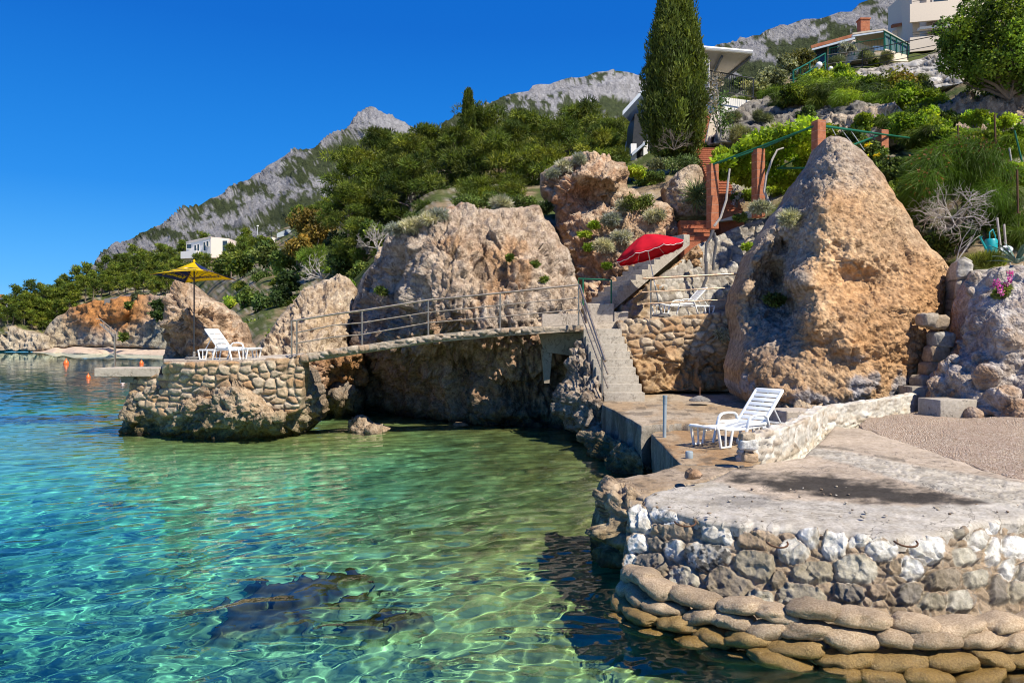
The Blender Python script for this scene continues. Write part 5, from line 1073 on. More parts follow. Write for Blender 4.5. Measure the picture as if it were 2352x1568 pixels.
    rk2 = lambda px, py: sstep(-8, 12, interp_px([(1400, 1640), (1700, 1640)], py)*0+1500-px+20*noise3(np.c_[px/30, py/30, 0*px], 3))
    o = rubble_relief('garden_wall', poly, [(1420, 712, 26.6), (1480, 665, 26.9), (1560, 600, 28.4), (1640, 545, 29.6), (1750, 505, 30.2), (1740, 620, 28.9), (1700, 740, 27.9), (1560, 735, 27.4), (1440, 733, 26.4), (1600, 660, 28.2), (1640, 600, 28.9), (1530, 680, 27.2)], .36, .30, .11, PALG, (.25, .23, .21), 66, 2.0, 2.6, None, rk2, zcol(TAN, ORANGE*.8, .6, 67, PALE, .4, False))
    tag(o, 'tall grey rubble wall with vine stems behind the second lounger', 'wall')
    poly = [(1392, 712), (1425, 692), (1470, 664), (1520, 627), (1570, 590), (1604, 562), (1612, 590), (1600, 660), (1540, 735), (1440, 738), (1395, 730)]
    o = relief('rock', poly, [(1392, 712, 26.9), (1470, 664, 27.3), (1570, 590, 28.3), (1604, 565, 28.6), (1440, 735, 26.9), (1540, 720, 27.6), (1600, 650, 28.5), (1500, 670, 27.2)], rock_mat('stair_foot_rock', 12, .04, .06), 2.6, 1.2, 8, .15, rockdisp(.12, .9, .12, 1.2, .08, 3, 231), zcol(ORANGE*.9, TAN, .6, 232, PALE, .4, False), 1.5, 85); tag(o, 'orange rock under the cliff side stairs beside the red parasol pole', 'rock')
    # low curb on the parasol terrace
    m = MB(); m.slab([P(1600, 716, 26.6), P(1690, 700, 26.2), P(1690, 676, 26.2), P(1600, 702, 26.6)], (.05, .3, 0)); tag(m.build('low_curb', MAT['conc_grey'], None), 'low grey concrete curb behind the second lounger', 'curb')
    # ---- whitewashed low wall
    pts = [PZ(1712, 1062, .97), PZ(1790, 1046, .99), PZ(1850, 1018, 1.02), PZ(1884, 990, 1.06), PZ(1898, 978, 1.08), PZ(1930, 968, 1.12), PZ(1990, 958, 1.15), PZ(2070, 946, 1.2), PZ(2172, 926, 1.25)]
    top = [1.36, 1.38, 1.42, 1.45, 1.46, 1.46, 1.48, 1.54, 1.62]
    path = [(p.x+(.03 if i == 0 else -.10), p.y+.12, p.z-.3, t) for i, (p, t) in enumerate(zip(pts, top))]
    rc = rubble_cols([(.66, .62, .54), (.74, .71, .65), (.58, .50, .40), (.70, .66, .58), (.50, .42, .33)], (.46, .42, .37), 68)
    def wdisp(s, t, v):
        h, idn, jo = stones(s+3, t, .34, .095, 69, .3, .3); wash = sstep(.28, .45, t/.85+.2*fbm(v*2.5, 4, seed=5))*sstep(.5, 1.2, s); return .045*h*(.5+.6*idn)*(1-.6*wash)+.03*fbm(v*2.6, 4, seed=4)-.01
    def wcol(s, t, v):
        h, idn, jo = stones(s+3, t, .34, .095, 69, .3, .3); c = rc(idn, jo*.8, v)
        wash = sstep(.28, .40, t/.85+.2*fbm(v*2.5, 4, seed=5))*sstep(.5, 1.2, s+.5*fbm(v*2, 2, seed=6))
        wash = wash*sstep(-.45, .25, fbm(v*3.2, 4, gain=.65, seed=55)); c = lerp(c, np.array([.66, .63, .57]), .75*wash); skirt = sstep(.18, .05, t)*sstep(.6, 1.4, s)*sstep(6.5, 5.0, s); c = lerp(c, np.array([.80, .78, .74]), .85*skirt)
        c = lerp(c, np.array([.36, .33, .30]), .5*sstep(.9, .3, s)*sstep(.2, .5, fbm(v*3, 3, seed=7)+.3)); return np.clip(c, .03, .84)
    o = wall_strip('whitewashed_wall', path, .25, .028, MAT['whitewash'], wdisp, wcol); tag(o, 'low whitewashed stone wall curving from the front lounger to the steps on the right', 'wall')
    # big stones at the near end of the wall
    # plaster skirt + rubble spill below the far leg
    r = rnd(71)
    for i, (px, py, s_, tn, lab) in enumerate(((1718, 1020, .17, (.80, .79, .75), 'white painted block at the near end of the low wall'), (1722, 1050, .15, (.55, .40, .26), 'ochre block under the white one at the near end of the low wall'), (1716, 1003, .14, (.50, .42, .32), 'grey tan block topmost at the near end of the low wall'))):
        o = stone_block('wall_stone', P(px, py, 11.62), (s_*1.5, s_*1.2, s_*.95), r.uniform(-.2, .2), 72+i, tn); tag(o, lab, 'stone')
    # shelf stone next to the lounger
    m = MB(); c = P(1822, 945, 17.0); m.box((c.x, c.y, c.z-.1), (.85, .9, .3), .2, ch=.03); tag(m.build('stone_slab', MAT['conc_pale'], None), 'flat grey concrete block between the lounger back and the low wall', 'block')
    # ---- right-hand rough stone bank
    poly = [(2118, 940), (2125, 905), (2150, 860), (2192, 840), (2212, 780), (2218, 720), (2225, 660), (2245, 632), (2300, 622), (2360, 610), (2500, 600), (2860, 590), (2860, 1000), (2500, 990), (2400, 990), (2330, 975), (2280, 962), (2240, 965), (2180, 950)]
    ctrl = [(2125, 935, 18.4), (2200, 900, 17.6), (2212, 780, 19.0), (2225, 650, 19.4), (2260, 700, 18.5), (2352, 620, 18.6), (2500, 610, 17.4), (2300, 760, 17.2), (2400, 780, 17.2), (2260, 850, 17.2), (2300, 900, 16.9), (2352, 960, 16.3), (2240, 950, 16.9), (2500, 980, 15.6), (2860, 1000, 14.6), (2860, 590, 16.6), (2330, 860, 17.0), (2320, 910, 16.7), (2300, 690, 18.2)]
    rc2 = zcol(TAN*.9, ORANGE*.8, .8, 73, PALE, .4, False)
    def disp(v, px, py, s):
        f1, f2, idn = voro(v/np.array([.50, .55, .42])+.25*np.c_[noise3(v*2, 3), noise3(v*2, 4), noise3(v*2, 5)], 74); h = np.sqrt(np.clip(1-(f1/.62)**2, 0, 1)); k = sstep(.25, .5, idn)
        return .30*h*(.3+.8*idn)*(.25+.75*k)+.09*fbm(v*1.5, 4, seed=75)+.05*fbm(v*5, 3, seed=76)+.03*(.6-voro(v*7, 5)[0])
    def colf(v, n, px, py):
        f1, f2, idn = voro(v/np.array([.50, .55, .42])+.25*np.c_[noise3(v*2, 3), noise3(v*2, 4), noise3(v*2, 5)], 74); h = 1-sstep(.35, .6, f1); jo = 1-h; c = lerp(np.array([.42, .28, .17])+0*v, np.array([.47, .43, .38]), (idn*7.3) % 1)
        c = lerp(c, np.array([.50, .475, .45])*(1+.15*fbm(v*3, 3, seed=8))[:, None], np.clip(jo*1.2, 0, 1)*.85*sstep(980, 860, py)+.75*sstep(740, 690, py)*(idn < .6)); return np.clip(c*(1+.2*fbm(v*3, 3, seed=9))[:, None], .03, .8)
    o = relief('stone_bank', poly, ctrl, rock_mat('bank_stone', 16, .03, .06, .3), 2.4, 2.5, 14, .4, disp, colf, 2.5, 77); tag(o, 'rough mortared bank of brown boulders at the right edge above the beach', 'stone bank')
    # steps rising in the gap
    m = MB()
    for k, (xa, xb, y0, y1, Y) in enumerate(((2095, 2205, 888, 905, 18.9), (2132, 2208, 863, 888, 19.3), (2150, 2205, 842, 864, 19.8), (2165, 2215, 822, 843, 20.3), (2178, 2220, 803, 823, 20.8))):
        a = P(xa, y0, Y); b = P(xb, y1, Y); m.box(((a.x+b.x)/2, Y+.35, (a.z+.6)/2), (b.x-a.x, .7, a.z-.6), ch=.02)
    tag(m.build('garden_steps', MAT['conc_grey'], None, True), 'grey concrete steps rising between the pointed boulder and the right bank', 'steps')
    m = MB(); a = P(2192, 918, 16.9); b = P(2238, 965, 16.9); m.box(((a.x+b.x)/2-.15, 17.3, (a.z+1.0)/2), (.85, .8, a.z-1.0), .1, ch=.025); tag(m.build('concrete_block', MAT['conc_grey'], None, True), 'grey concrete bottom step beside the right end of the low wall', 'block')
    # stacked stones edging the steps on the left
    for i, (px, py, w, h) in enumerate(((2160, 780, .55, .40), (2150, 815, .55, .45), (2140, 850, .52, .45), (2152, 740, .42, .36), (2128, 735, .38, .34), (2118, 880, .45, .40))):
        o = stone_block('edge_stone', P(px, py, 19.6-.15*(i == 5)), (w, .5, h), .1*(i % 3), 80+i, [(.42, .40, .37), (.44, .33, .23), (.42, .30, .2), (.48, .38, .28), (.46, .40, .33), (.34, .29, .24)][i])
        tag(o, ['grey stone, third from the bottom, edging the right hand steps', 'brown stone, second highest of the big ones edging the right hand steps', 'square brown stone beside the middle of the right hand steps', 'tan stone at the top of the stack beside the right hand steps', 'pale stone leaning on the boulder at the top of the stack', 'lowest dark stone at the foot of the boulder by the right hand steps'][i], 'stone')
    # ashlar wall behind, with pillar
    poly = [(2196, 640), (2200, 600), (2215, 590), (2232, 600), (2232, 640), (2238, 760), (2222, 800), (2200, 770), (2190, 700)]
    o = rubble_relief('stone_pillar', poly, [(2196, 640, 20.4), (2215, 595, 20.4), (2232, 640, 20.3), (2222, 795, 20.3), (2200, 760, 20.5)], .45, .5, .08, PALG, (.12, .11, .10), 78, .7, 2.2); tag(o, 'rough grey stone pillar between the pointed boulder and the right bank', 'pillar')
    poly = [(2225, 648), (2230, 622), (2270, 618), (2310, 610), (2350, 606), (2352, 640), (2340, 690), (2240, 700)]
    o = rubble_relief('block_wall', poly, [(2225, 648, 19.9), (2350, 606, 19.6), (2340, 690, 19.0), (2240, 700, 19.4)], .36, .30, .05, [(.50, .45, .38), (.56, .50, .43), (.44, .39, .33)], (.22, .20, .17), 79, .5, 2.2); tag(o, 'low wall of squared pale blocks under the agave', 'wall')
    # ---- terrace walls high on the slope
    def high(name, poly, ctrl, seed, lab, pal=[(.24, .225, .205), (.30, .28, .25), (.19, .18, .165), (.26, .235, .20)], cw=.55, ch=.38, dark=(.04, .038, .035)):
        o = rubble_relief(name, poly, ctrl, cw, ch, .20, pal, dark, seed, 1.5, 2.6, rough=2); tag(o, lab, 'wall'); return o
    high('dry_stone_wall', [(1640, 330), (1652, 290), (1690, 255), (1730, 232), (1790, 215), (1830, 208), (1870, 215), (1900, 225), (1960, 232), (2000, 240), (2050, 250), (2060, 300), (1960, 310), (1860, 308), (1780, 312), (1700, 325)], [(1640, 330, 43), (1652, 290, 45), (1730, 232, 48), (1830, 208, 48), (1960, 232, 42), (2060, 260, 40), (2060, 300, 38), (1860, 308, 41), (1700, 325, 42)], 81, 'long dry stone terrace wall below the hanging greenery')
    high('dry_stone_wall', [(1955, 178), (1975, 160), (2040, 150), (2100, 138), (2150, 125), (2190, 125), (2215, 140), (2215, 190), (2150, 205), (2060, 195), (1990, 190)], [(1955, 178, 58), (2040, 150, 58), (2190, 125, 54), (2215, 190, 50), (2060, 195, 54)], 82, 'sunlit dry stone wall of pale boulders under the apartment house', [(.60, .57, .52), (.52, .48, .42), (.66, .63, .58), (.42, .38, .33)], .8, .6)
    o = relief('rock', [(1890, 300), (1900, 262), (1960, 262), (2000, 245), (2055, 235), (2075, 260), (2080, 300), (2060, 330), (1960, 330)], [(1890, 300, 38), (1960, 262, 37.4), (2060, 240, 38), (2070, 320, 36.5), (1960, 325, 36.8)], rock_mat('garden_rock'), 2.8, 2, 14, .7, rockdisp(.4, .35, .3, .6, .1, 2, 211, (1, 1, .4)), zcol(GREYR, PALE, .4, 212, PALE, .5, False, .5), 2.5, 83); tag(o, 'smooth grey rock face between the dry stone wall and the vines', 'rock')
    o = relief('rock', [(2110, 300), (2140, 255), (2200, 225), (2300, 215), (2450, 190), (2450, 330), (2300, 330), (2200, 330)], [(2110, 300, 36), (2200, 225, 38), (2450, 190, 36), (2450, 330, 32), (2200, 330, 33)], rock_mat('garden_rock_b'), 3.0, 2, 14, .7, rockdisp(.5, .3, .4, .5, .1, 2, 221), zcol(TAN*.8, GREYR, .4, 222, PALE, .5, False, .5), 2.5, 84); tag(o, 'brown earth and rock face under the big leafy tree', 'rock')
def stone_block(name, c, size, rz, seed, tone):
    r = rnd(seed); nu, nv = 40, 26; U, W = np.meshgrid(np.linspace(0, 2*math.pi, nu, endpoint=False), np.linspace(0, math.pi, nv), indexing='ij')
    def se(a, p): return np.sign(a)*np.abs(a)**p
    p = np.c_[(se(np.cos(U), .45)*se(np.sin(W), .45)).ravel(), (se(np.sin(U), .45)*se(np.sin(W), .45)).ravel(), se(np.cos(W), .45).ravel()]*np.array(size)/2
    p = p*(1+.13*fbm(p*2.5/max(size)+seed*3.1, 3, seed=seed))[:, None]+.012*fbm(p*14+seed, 3, seed=seed)[:, None]
    cz, sz = math.cos(rz), math.sin(rz); w = np.c_[p[:, 0]*cz-p[:, 1]*sz, p[:, 0]*sz+p[:, 1]*cz, p[:, 2]]+np.array(c)
    a = np.arange(nu*(nv-1)); i = a//(nv-1); j = a % (nv-1); i2 = (i+1) % nu
    col = np.array(tone)*(1+.25*fbm(w*5, 3, seed=seed))[:, None]
    return mesh_np(name, w, np.c_[i*nv+j, i*nv+j+1, i2*nv+j+1, i2*nv+j], MAT['rubble'], None, True, np.clip(col, .02, .85))
# ================================================================ furniture
def plastic():
    M = NT('white_plastic'); v = M.coord(); n = M.noise(v, 5, 4)
    M.pbr(M.mix(M.rng(n, .4, .65), (.72, .75, .75), (.80, .81, .80)), .38, spec=.45); return M.m
def make_lounger(name, label, back_deg=52):
    """local frame: foot at +x, head at -x, left/right +-y; z=0 on the ground"""
    root = empty(name, (0, 0, 0), 0, label, 'sun lounger', 'white plastic sun loungers'); W = .62; zs = .33
    mt = MAT['plastic']
    # seat: rails, curved slats, spine
    m = MB(); hx = -.18; fx = .98
    def prof(x): return zs-.035*math.sin((x-hx)/(fx-hx)*math.pi)+(.02 if x > .8 else 0)*1.0
    for s in (-1, 1):
        pts = [(x, s*(W/2-.025), prof(x)+.0) for x in np.linspace(hx, fx, 9)]
        for a, b in zip(pts[:-1], pts[1:]):
            c = (Vector(a)+Vector(b))/2; d = Vector(b)-Vector(a); rot = Matrix.Rotation(-math.atan2(d.z, d.x), 3, 'Y'); m.box(c, (d.length*1.03, .055, .05), rot, ch=.012)
    n = 11
    for k in range(n):
        x = hx+.05+(fx-hx-.07)*k/(n-1)
        m.box((x, 0, prof(x)), (.082, W-.09, .018), None, ch=.006)
    m.box(((hx+fx)/2, 0, zs-.045), (fx-hx-.1, .03, .014), None)
    m.tube([(fx+.01, -W/2+.02, prof(fx)-.01), (fx+.035, -W/4, prof(fx)), (fx+.04, 0, prof(fx)), (fx+.035, W/4, prof(fx)), (fx+.01, W/2-.02, prof(fx)-.01)], .026, 8)
    m.build('seat', mt, root, True, auto=40)
    # backrest
    m = MB(); a = R(back_deg); u = Vector((-math.cos(a), 0, math.sin(a))); L = .80; o = Vector((hx-.01, 0, zs-.01)); rot = Matrix.Rotation(a, 3, 'Y')
    for s in (-1, 1):
        m.box(o+u*L/2+Vector((0, s*(W/2-.03), 0)), (L, .055, .045), rot, ch=.012)
    nb = 8
    for k in range(nb):
        d = .05+(L-.08)*k/(nb-1)
        m.box(o+u*d+rot@Vector((0, 0, .006)), (.080, W-.1, .016), rot, ch=.005)
    m.box(o+u*(L-.01), (.075, W-.02, .045), rot, ch=.02); m.box(o+u*L/2+rot@Vector((0, 0, -.012)), (L-.05, .03, .012), rot)
    m.build('backrest', mt, root, True, auto=40)
    # support strut
    m = MB()
    for s in (-1, 1): m.tube([o+u*.5+Vector((0, s*.2, 0)), (-.80, s*.2, zs-.02)], .014, 6)
    m.tube([(-.80, -.28, zs-.02), (-.80, .28, zs-.02)], .014, 6); m.build('support_strut', mt, root, True)
    # lower frame rails
    m = MB()
    for s in (-1, 1): m.box((-.56, s*(W/2-.02), zs-.035), (.80, .04, .055), None, ch=.012)
    m.box((-.95, 0, zs-.035), (.04, W, .05), None, ch=.012); m.build('frame', mt, root, True, auto=40)
    # legs: open plastic panels
    def panel(xa, xb, s, zt):
        q = MB(); y = s*(W/2-.01); w = .04
        q.tube([(xa-.03, y, zt), (xa+.04, y, .012)], .024, 8); q.tube([(xb+.03, y, zt), (xb-.04, y, .012)], .024, 8)
        q.tube([((xa+xb)/2, y, zt), ((xa+xb)/2, y, .02)], .016, 8); q.tube([(xa+.03, y, .016), (xb-.03, y, .016)], .018, 8)
        q.build('leg', mt, root, True, auto=50)
    for s in (-1, 1): panel(-.97, -.66, s, zs-.03)
    for s in (-1, 1): panel(.62, .92, s, zs-.01)
    # arched armrests that run to the ground
    for s in (-1, 1):
        q = MB(); y = s*(W/2+.02); pts = [(-.40, y, .012), (-.30, y, .30), (-.24, y, .46), (-.17, y, .505), (.0, y, .515), (.14, y, .50), (.21, y, .455), (.27, y, .30), (.36, y, .012)]
        for p0, p1 in zip(pts[:-1], pts[1:]):
            p0 = Vector(p0); p1 = Vector(p1); d = p1-p0; q.box((p0+p1)/2, (d.length*1.08, .058, .034), Matrix.Rotation(-math.atan2(d.z, d.x), 3, 'Y'), ch=.012)
        q.box((-.02, y-s*.01, .36), (.52, .018, .05), None, ch=.006)
        q.build('armrest', mt, root, True, auto=50)
    return root
def make_furniture():
    MAT['plastic'] = plastic()
    L = make_lounger('sun_lounger', 'white sun lounger on the lower terrace beside the low wall, nearest of three', 47)
    c = PZ(1702, 1024, .95); L.location = (c.x+.12, c.y+.35, .955); L.rotation_euler = (0, 0, R(214)); L.scale = (1.04,)*3
    B = copy_tree(L); B['label'] = 'white sun lounger on the stone pier beside the yellow parasol'
    p = P(523, 826, 23.6); B.location = (p.x+.02, 23.75, 2.25); B.rotation_euler = (0, 0, R(-20)); B.scale = (.92, 1, 1)
    Cc = copy_tree(L); Cc['label'] = 'white sun lounger behind the brass coloured rails under the red parasol'
    p = P(1565, 722, 25.9); Cc.location = (p.x, 25.75, 3.66); Cc.rotation_euler = (R(0), R(0), R(193)); Cc.scale = (.98, 1, .95)
    # ---- red parasol
    base = P(1519, 727, 25.2); top = P(1481, 541, 25.4)
    root = empty('red_parasol', base, 0, 'red beach parasol with white fringe, tilted over the upper lounger', 'parasol')
    ax = (Vector(top)-Vector(base)); H = ax.length; ax.normalize()
    m = MB(); m.tube([Vector((0, 0, .05)), ax*1.0], .022, 10); reparent_local(m.build('lower_pole', MAT['darkpole'], root, True))
    m = MB(); m.tube([ax*.95, ax*(H-.02)], .016, 10); m.build('pole', MAT['whitepole'], root, True)
    m = MB(); m.lathe([(.30, .0), (.30, .05), (.26, .085), (.05, .10), (.03, .22)], (0, 0, 0), 20); m.build('base', MAT['conc_dark'], root, True, auto=40)
    axc = Vector((-.28, .10, 1)).normalized(); q = Vector((0, 0, 1)).rotation_difference(axc).to_matrix(); apex = ax*(H+.04)
    Rr = 1.16; hh = .60; n = 8; rings = [0, .25, .5, .75, 1.0]
    def cp(t, k, sub=0.0, drop=0):
        th = 2*math.pi*(k+sub)/n+.2; edge = math.cos(math.pi/n)/math.cos((sub-.5)*2*math.pi/n) if sub else 1.0
        rr = Rr*t*edge*(1-.03*math.sin(math.pi*sub)*t); z = -hh*(t**1.35)+.035*math.sin(math.pi*sub)*t*(-1)
        return apex+q@Vector((rr*math.cos(th), rr*math.sin(th), z-drop))
    V = []; Fc = []; S = 4
    for t in rings:
        for k in range(n):
            for s in range(S): V.append(cp(t, k, s/S))
    M_ = n*S
    for i in range(len(rings)-1):
        for k in range(M_): Fc.append((i*M_+k, i*M_+(k+1) % M_, (i+1)*M_+(k+1) % M_, (i+1)*M_+k))
    m = MB(); m.add(V, Fc); can = m.build('canopy', MAT['redcloth'], root, True, auto=60)
    sm = can.modifiers.new('thickness', 'SOLIDIFY'); sm.thickness = .004
    # valance with scallops and white piping
    m = MB(); wv = MB(); V = []; Fc = []; up = []; dn = []; SS = 24
    for k in range(n):
        for s in range(SS):
            sub = s/SS; up.append(cp(1.0, k, sub)); dn.append(cp(1.0, k, sub)-q@Vector((0, 0, .055+.022*abs(math.sin(sub*math.pi*3)))))
    MM = n*SS; m.add(up+dn, [(i, (i+1) % MM, MM+(i+1) % MM, MM+i) for i in range(MM)]); va = m.build('valance', MAT['redcloth'], root, True)
    sm = va.modifiers.new('thickness', 'SOLIDIFY'); sm.thickness = .004
    wv.tube(dn+[dn[0]], .0085, 5, cap=False); wv.build('fringe', MAT['whitepole'], root, True)
    m = MB()
    for k in range(n): m.tube([apex-axc*.06]+[cp(t, k)-q@Vector((0, 0, .012)) for t in rings[1:]], .005, 5)
    for k in range(n): m.tube([apex-axc*.48, cp(.5, k)-q@Vector((0, 0, .015))], .005, 5)
    m.build('ribs', MAT['whitepole'], root, True)
    # ---- yellow parasol
    b = P(446, 826, 24.2); root = empty('yellow_parasol', b, 0, 'square yellow and navy parasol with black lettering, on a black pole on the pier', 'parasol')
    root.rotation_euler = Matrix.Rotation(R(-5), 3, Vector((.93, .37, 0))).to_euler(); bz = b.z; ez = (784-634)/F*24.2+CAMZ-bz; pk = ez+.47; R_ = 1.25
    m = MB(); m.tube([(0, 0, .03), (0, 0, pk-.03)], .021, 10); m.build('pole', MAT['dark'], root, True)
    m = MB(); m.lathe([(.27, 0), (.27, .05), (.24, .08), (.05, .085), (.035, .25)], (0, 0, 0), 24); m.build('base', MAT['conc_dark'], root, True, auto=40)
    m = MB(); m.lathe([(.035, 0), (.04, .04), (.02, .09), (.001, .10)], (0, 0, pk-.02), 10); m.build('finial', MAT['yellow'], root, True)
    tl = R(35); cor = [Vector((R_*math.cos(tl+k*math.pi/2), R_*math.sin(tl+k*math.pi/2), ez)) for k in range(4)]; apex = Vector((0, 0, pk))
    def pt(k, u, w):                       # u along the eave, w from apex(0) to eave(1)
        e = cor[k].lerp(cor[(k+1) % 4], u); p = apex.lerp(e, w); p.z -= .10*math.sin(math.pi*w)*.55+.03*math.sin(math.pi*u)*w*-1; return p
    for k in range(4):
        V = [pt(k, u, w) for w in np.linspace(0.02, 1, 9) for u in np.linspace(0, 1, 9)]; Fc = [(i*9+j, i*9+j+1, (i+1)*9+j+1, (i+1)*9+j) for i in range(8) for j in range(8)]
        m = MB(); m.add(V, Fc); pn = m.build('canopy_panel', MAT['yellow'] if k % 2 == 0 else MAT['navy'], root, True); sm = pn.modifiers.new('thickness', 'SOLIDIFY'); sm.thickness = .004
    m = MB()
    for k in range(4):
        m.tube([apex-Vector((0, 0, .05))]+[pt(k, 0, w)-Vector((0, 0, .02)) for w in (.3, .6, 1)], .011, 6); m.tube([(0, 0, ez-.06), pt(k, 0, .5)-Vector((0, 0, .02))], .009, 6); m.tube([(0, 0, ez-.06), pt(k, .5, .55)-Vector((0, 0, .02))], .007, 6)
    m.build('ribs', MAT['woodrib'], root, True)
    for k, front, flip in ((2, 'black', False), (0, 'black', False)):
        for txt, size, w0 in (('Kaltenberg', .235, .80), ('Konigliche Biertradition seit 1871', .045, .90)):
            if size < .1: continue
            lettering(txt, size, k, pt, w0, MAT['dark'], root)
        emblem(k, pt, root)
    lettering('Kaltenberg', .235, 3, pt, .80, MAT['yellow'], root); lettering('Kaltenberg', .235, 1, pt, .80, MAT['yellow'], root)
    # ---- parasol foot left on the terrace
    c = P(1607, 920, 21.0); root = empty('parasol_base', c, 0, 'round grey parasol foot without its pole on the upper terrace', 'parasol base')
    m = MB(); m.lathe([(.28, 0), (.27, .03), (.20, .075), (.06, .13), (.035, .14)], (0, 0, 0), 24); m.build('foot', MAT['conc_dark'], root, True, auto=50)
    m = MB(); m.tube([(0, 0, .13), (0, 0, .36)], .022, 10); m.build('sleeve', MAT['rust'], root, True)
    # ---- plastic pipes
    c = PZ(1526, 1004, .935); root = empty('pipe_post', c, 0, 'tall grey plastic pipe standing at the edge of the lower terrace', 'pipe')
    h = (1004-910)/F*c.y
    m = MB(); m.tube([(0, 0, 0), (.012, 0, h)], .036, 12); m.build('pipe', MAT['pipe'], root, True, auto=50)
    m = MB(); m.lathe([(.040, 0), (.043, .02), (.043, .13), (.047, .14), (.047, .17)], (.012, 0, h-.15), 14); m.build('socket', MAT['pipe'], root, True, auto=50)
    c = PZ(1583, 1052, .95); root = empty('pipe_stub', c, 0, 'short capped grey pipe stub on the rusty terrace floor', 'pipe')
    m = MB(); m.lathe([(.058, 0), (.062, .02), (.062, .10), (.055, .112), (.0, .113)], (0, 0, 0), 16); m.build('cap', MAT['pipe'], root, True, auto=50)
    # ---- buoys
    for i, (px, py, s, mt, lab) in enumerate(((152, 836, .75, 'orange', 'orange buoy farthest to the left on the blue sea'), (203, 868, .62, 'orange', 'orange buoy, larger and nearer, left of the jetty slab'), (282, 876, .62, 'palepink', 'pale pink buoy floating just under the jetty slab'), (325, 836, .6, 'orange', 'small orange buoy between the jetty post and the pier rock'))):
        c = PZ(px, py, 0); s *= c.y/60*1.35
        root = empty('buoy', c, 0, lab, 'buoy', 'mooring buoys'); m = MB(); m.lathe([(.02*s, -.25*s), (.16*s, -.15*s), (.21*s, .02*s), (.17*s, .18*s), (.08*s, .30*s), (.045*s, .36*s)], (0, 0, 0), 16); m.build('float', MAT[mt], root, True)
        m = MB(); m.tube([(0, 0, .34*s), (0, 0, .44*s)], .03*s, 8); m.build('eye', MAT[mt], root, True)
    # ---- garden clutter on the right
    c = P(2276, 585, 21.4); root = empty('watering_can', c, .3, 'teal plastic watering can hanging by the vegetable patch', 'watering can')
    m = MB(); m.lathe([(.14, 0), (.15, .03), (.16, .38), (.13, .42), (.12, .40)], (0, 0, 0), 18); m.build('body', MAT['teal'], root, True, auto=40)
    m = MB(); m.tube([(-.12, 0, .08), (-.30, 0, .34), (-.36, 0, .44)], [.035, .025, .022], 8); m.lathe([(.02, 0), (.06, .05)], (-.36, 0, .43), 10); m.build('spout', MAT['teal'], root, True)
    m = MB(); m.tube([(-.05, 0, .40), (-.05, 0, .60), (.06, 0, .68), (.15, 0, .5), (.16, 0, .2)], .016, 8); m.build('handle', MAT['teal'], root, True)
    c = P(2312, 572, 20.9); root = empty('garden_plate', c, 0, 'white slotted plastic disc on a stick beside the watering can', 'garden sign')
    m = MB(); m.lathe([(.17, -.008), (.17, .008)], (0, 0, 0), 18)
    for v in range(len(m.v)): x, y, z = m.v[v]; m.v[v] = (x, z, y*.55)
    m.build('disc', MAT['plastic'], root)
    m = MB()
    for k in range(4): m.box((-.07+.045*k, -.02, 0), (.016, .012, .09))
    m.build('slots', MAT['dark'], root); m = MB(); m.tube([(0, .01, -.1), (.16, .05, -.55)], .03, 6); m.build('stick', MAT['deadwood'], root, True)
    # bamboo canes and wire posts in the vegetable patch
    for i, (x0, y0, x1, y1, Y, mt, lab) in enumerate(((2300, 585, 2290, 500, 21.6, 'deadwood', 'pale cane nearest the watering can'), (2312, 590, 2306, 515, 21.8, 'deadwood', 'pale cane just right of the watering can'), (2288, 365, 2284, 262, 27, 'rust', 'rusty vine post in the upper right vineyard, left one'), (2202, 335, 2200, 288, 28, 'rust', 'short rusty vine post below the big tree'), (2348, 375, 2330, 300, 26, 'green', 'green vine stake, tallest at the right edge'), (2325, 385, 2318, 340, 26, 'deadwood', 'thin pale vine stake beside the green one'), (2338, 490, 2336, 390, 23.5, 'rust', 'dark iron post of the fence at the right edge'))):
        m = MB(); m.tube([P(x0, y0, Y), P(x1, y1, Y)], .03, 7); tag(m.build('stake', MAT[mt], None, True), lab, 'stake')
def reparent_local(o): return o
def lettering(txt, size, k, pt, w0, mat, root):
    cu = bpy.data.curves.new('lettering', 'FONT'); cu.body = txt; cu.size = size; cu.align_x = 'CENTER'; cu.shear = .25; cu.extrude = 0; cu.offset = .006
    ob = bpy.data.objects.new('lettering', cu); COL.objects.link(ob); dg = bpy.context.evaluated_depsgraph_get(); dg.update()
    me = bpy.data.meshes.new_from_object(ob.evaluated_get(dg)); COL.objects.unlink(ob); bpy.data.objects.remove(ob)
    a = pt(k, 0, 1); b = pt(k, 1, 1); ew = (b-a).length; sl = (pt(k, .5, 1)-pt(k, .5, 0)).length; nn = (b-a).cross(pt(k, .5, 0)-pt(k, .5, 1)).normalized()
    if nn.z < 0: nn = -nn
    # subdivide so that the letters hug the cloth
    for v in me.vertices:
        w = w0-v.co.y/sl; u = .5+v.co.x/(ew*max(w, .1)); v.co = pt(k, min(max(u, 0), 1), w)+nn*.007
    me.materials.append(mat); o = bpy.data.objects.new('lettering', me); COL.objects.link(o); o.parent = root
    # the print shows through on the underside
    me2 = me.copy(); 
    for v in me2.vertices: v.co = v.co-nn*.022
    o2 = bpy.data.objects.new('lettering', me2); COL.objects.link(o2); o2.parent = root
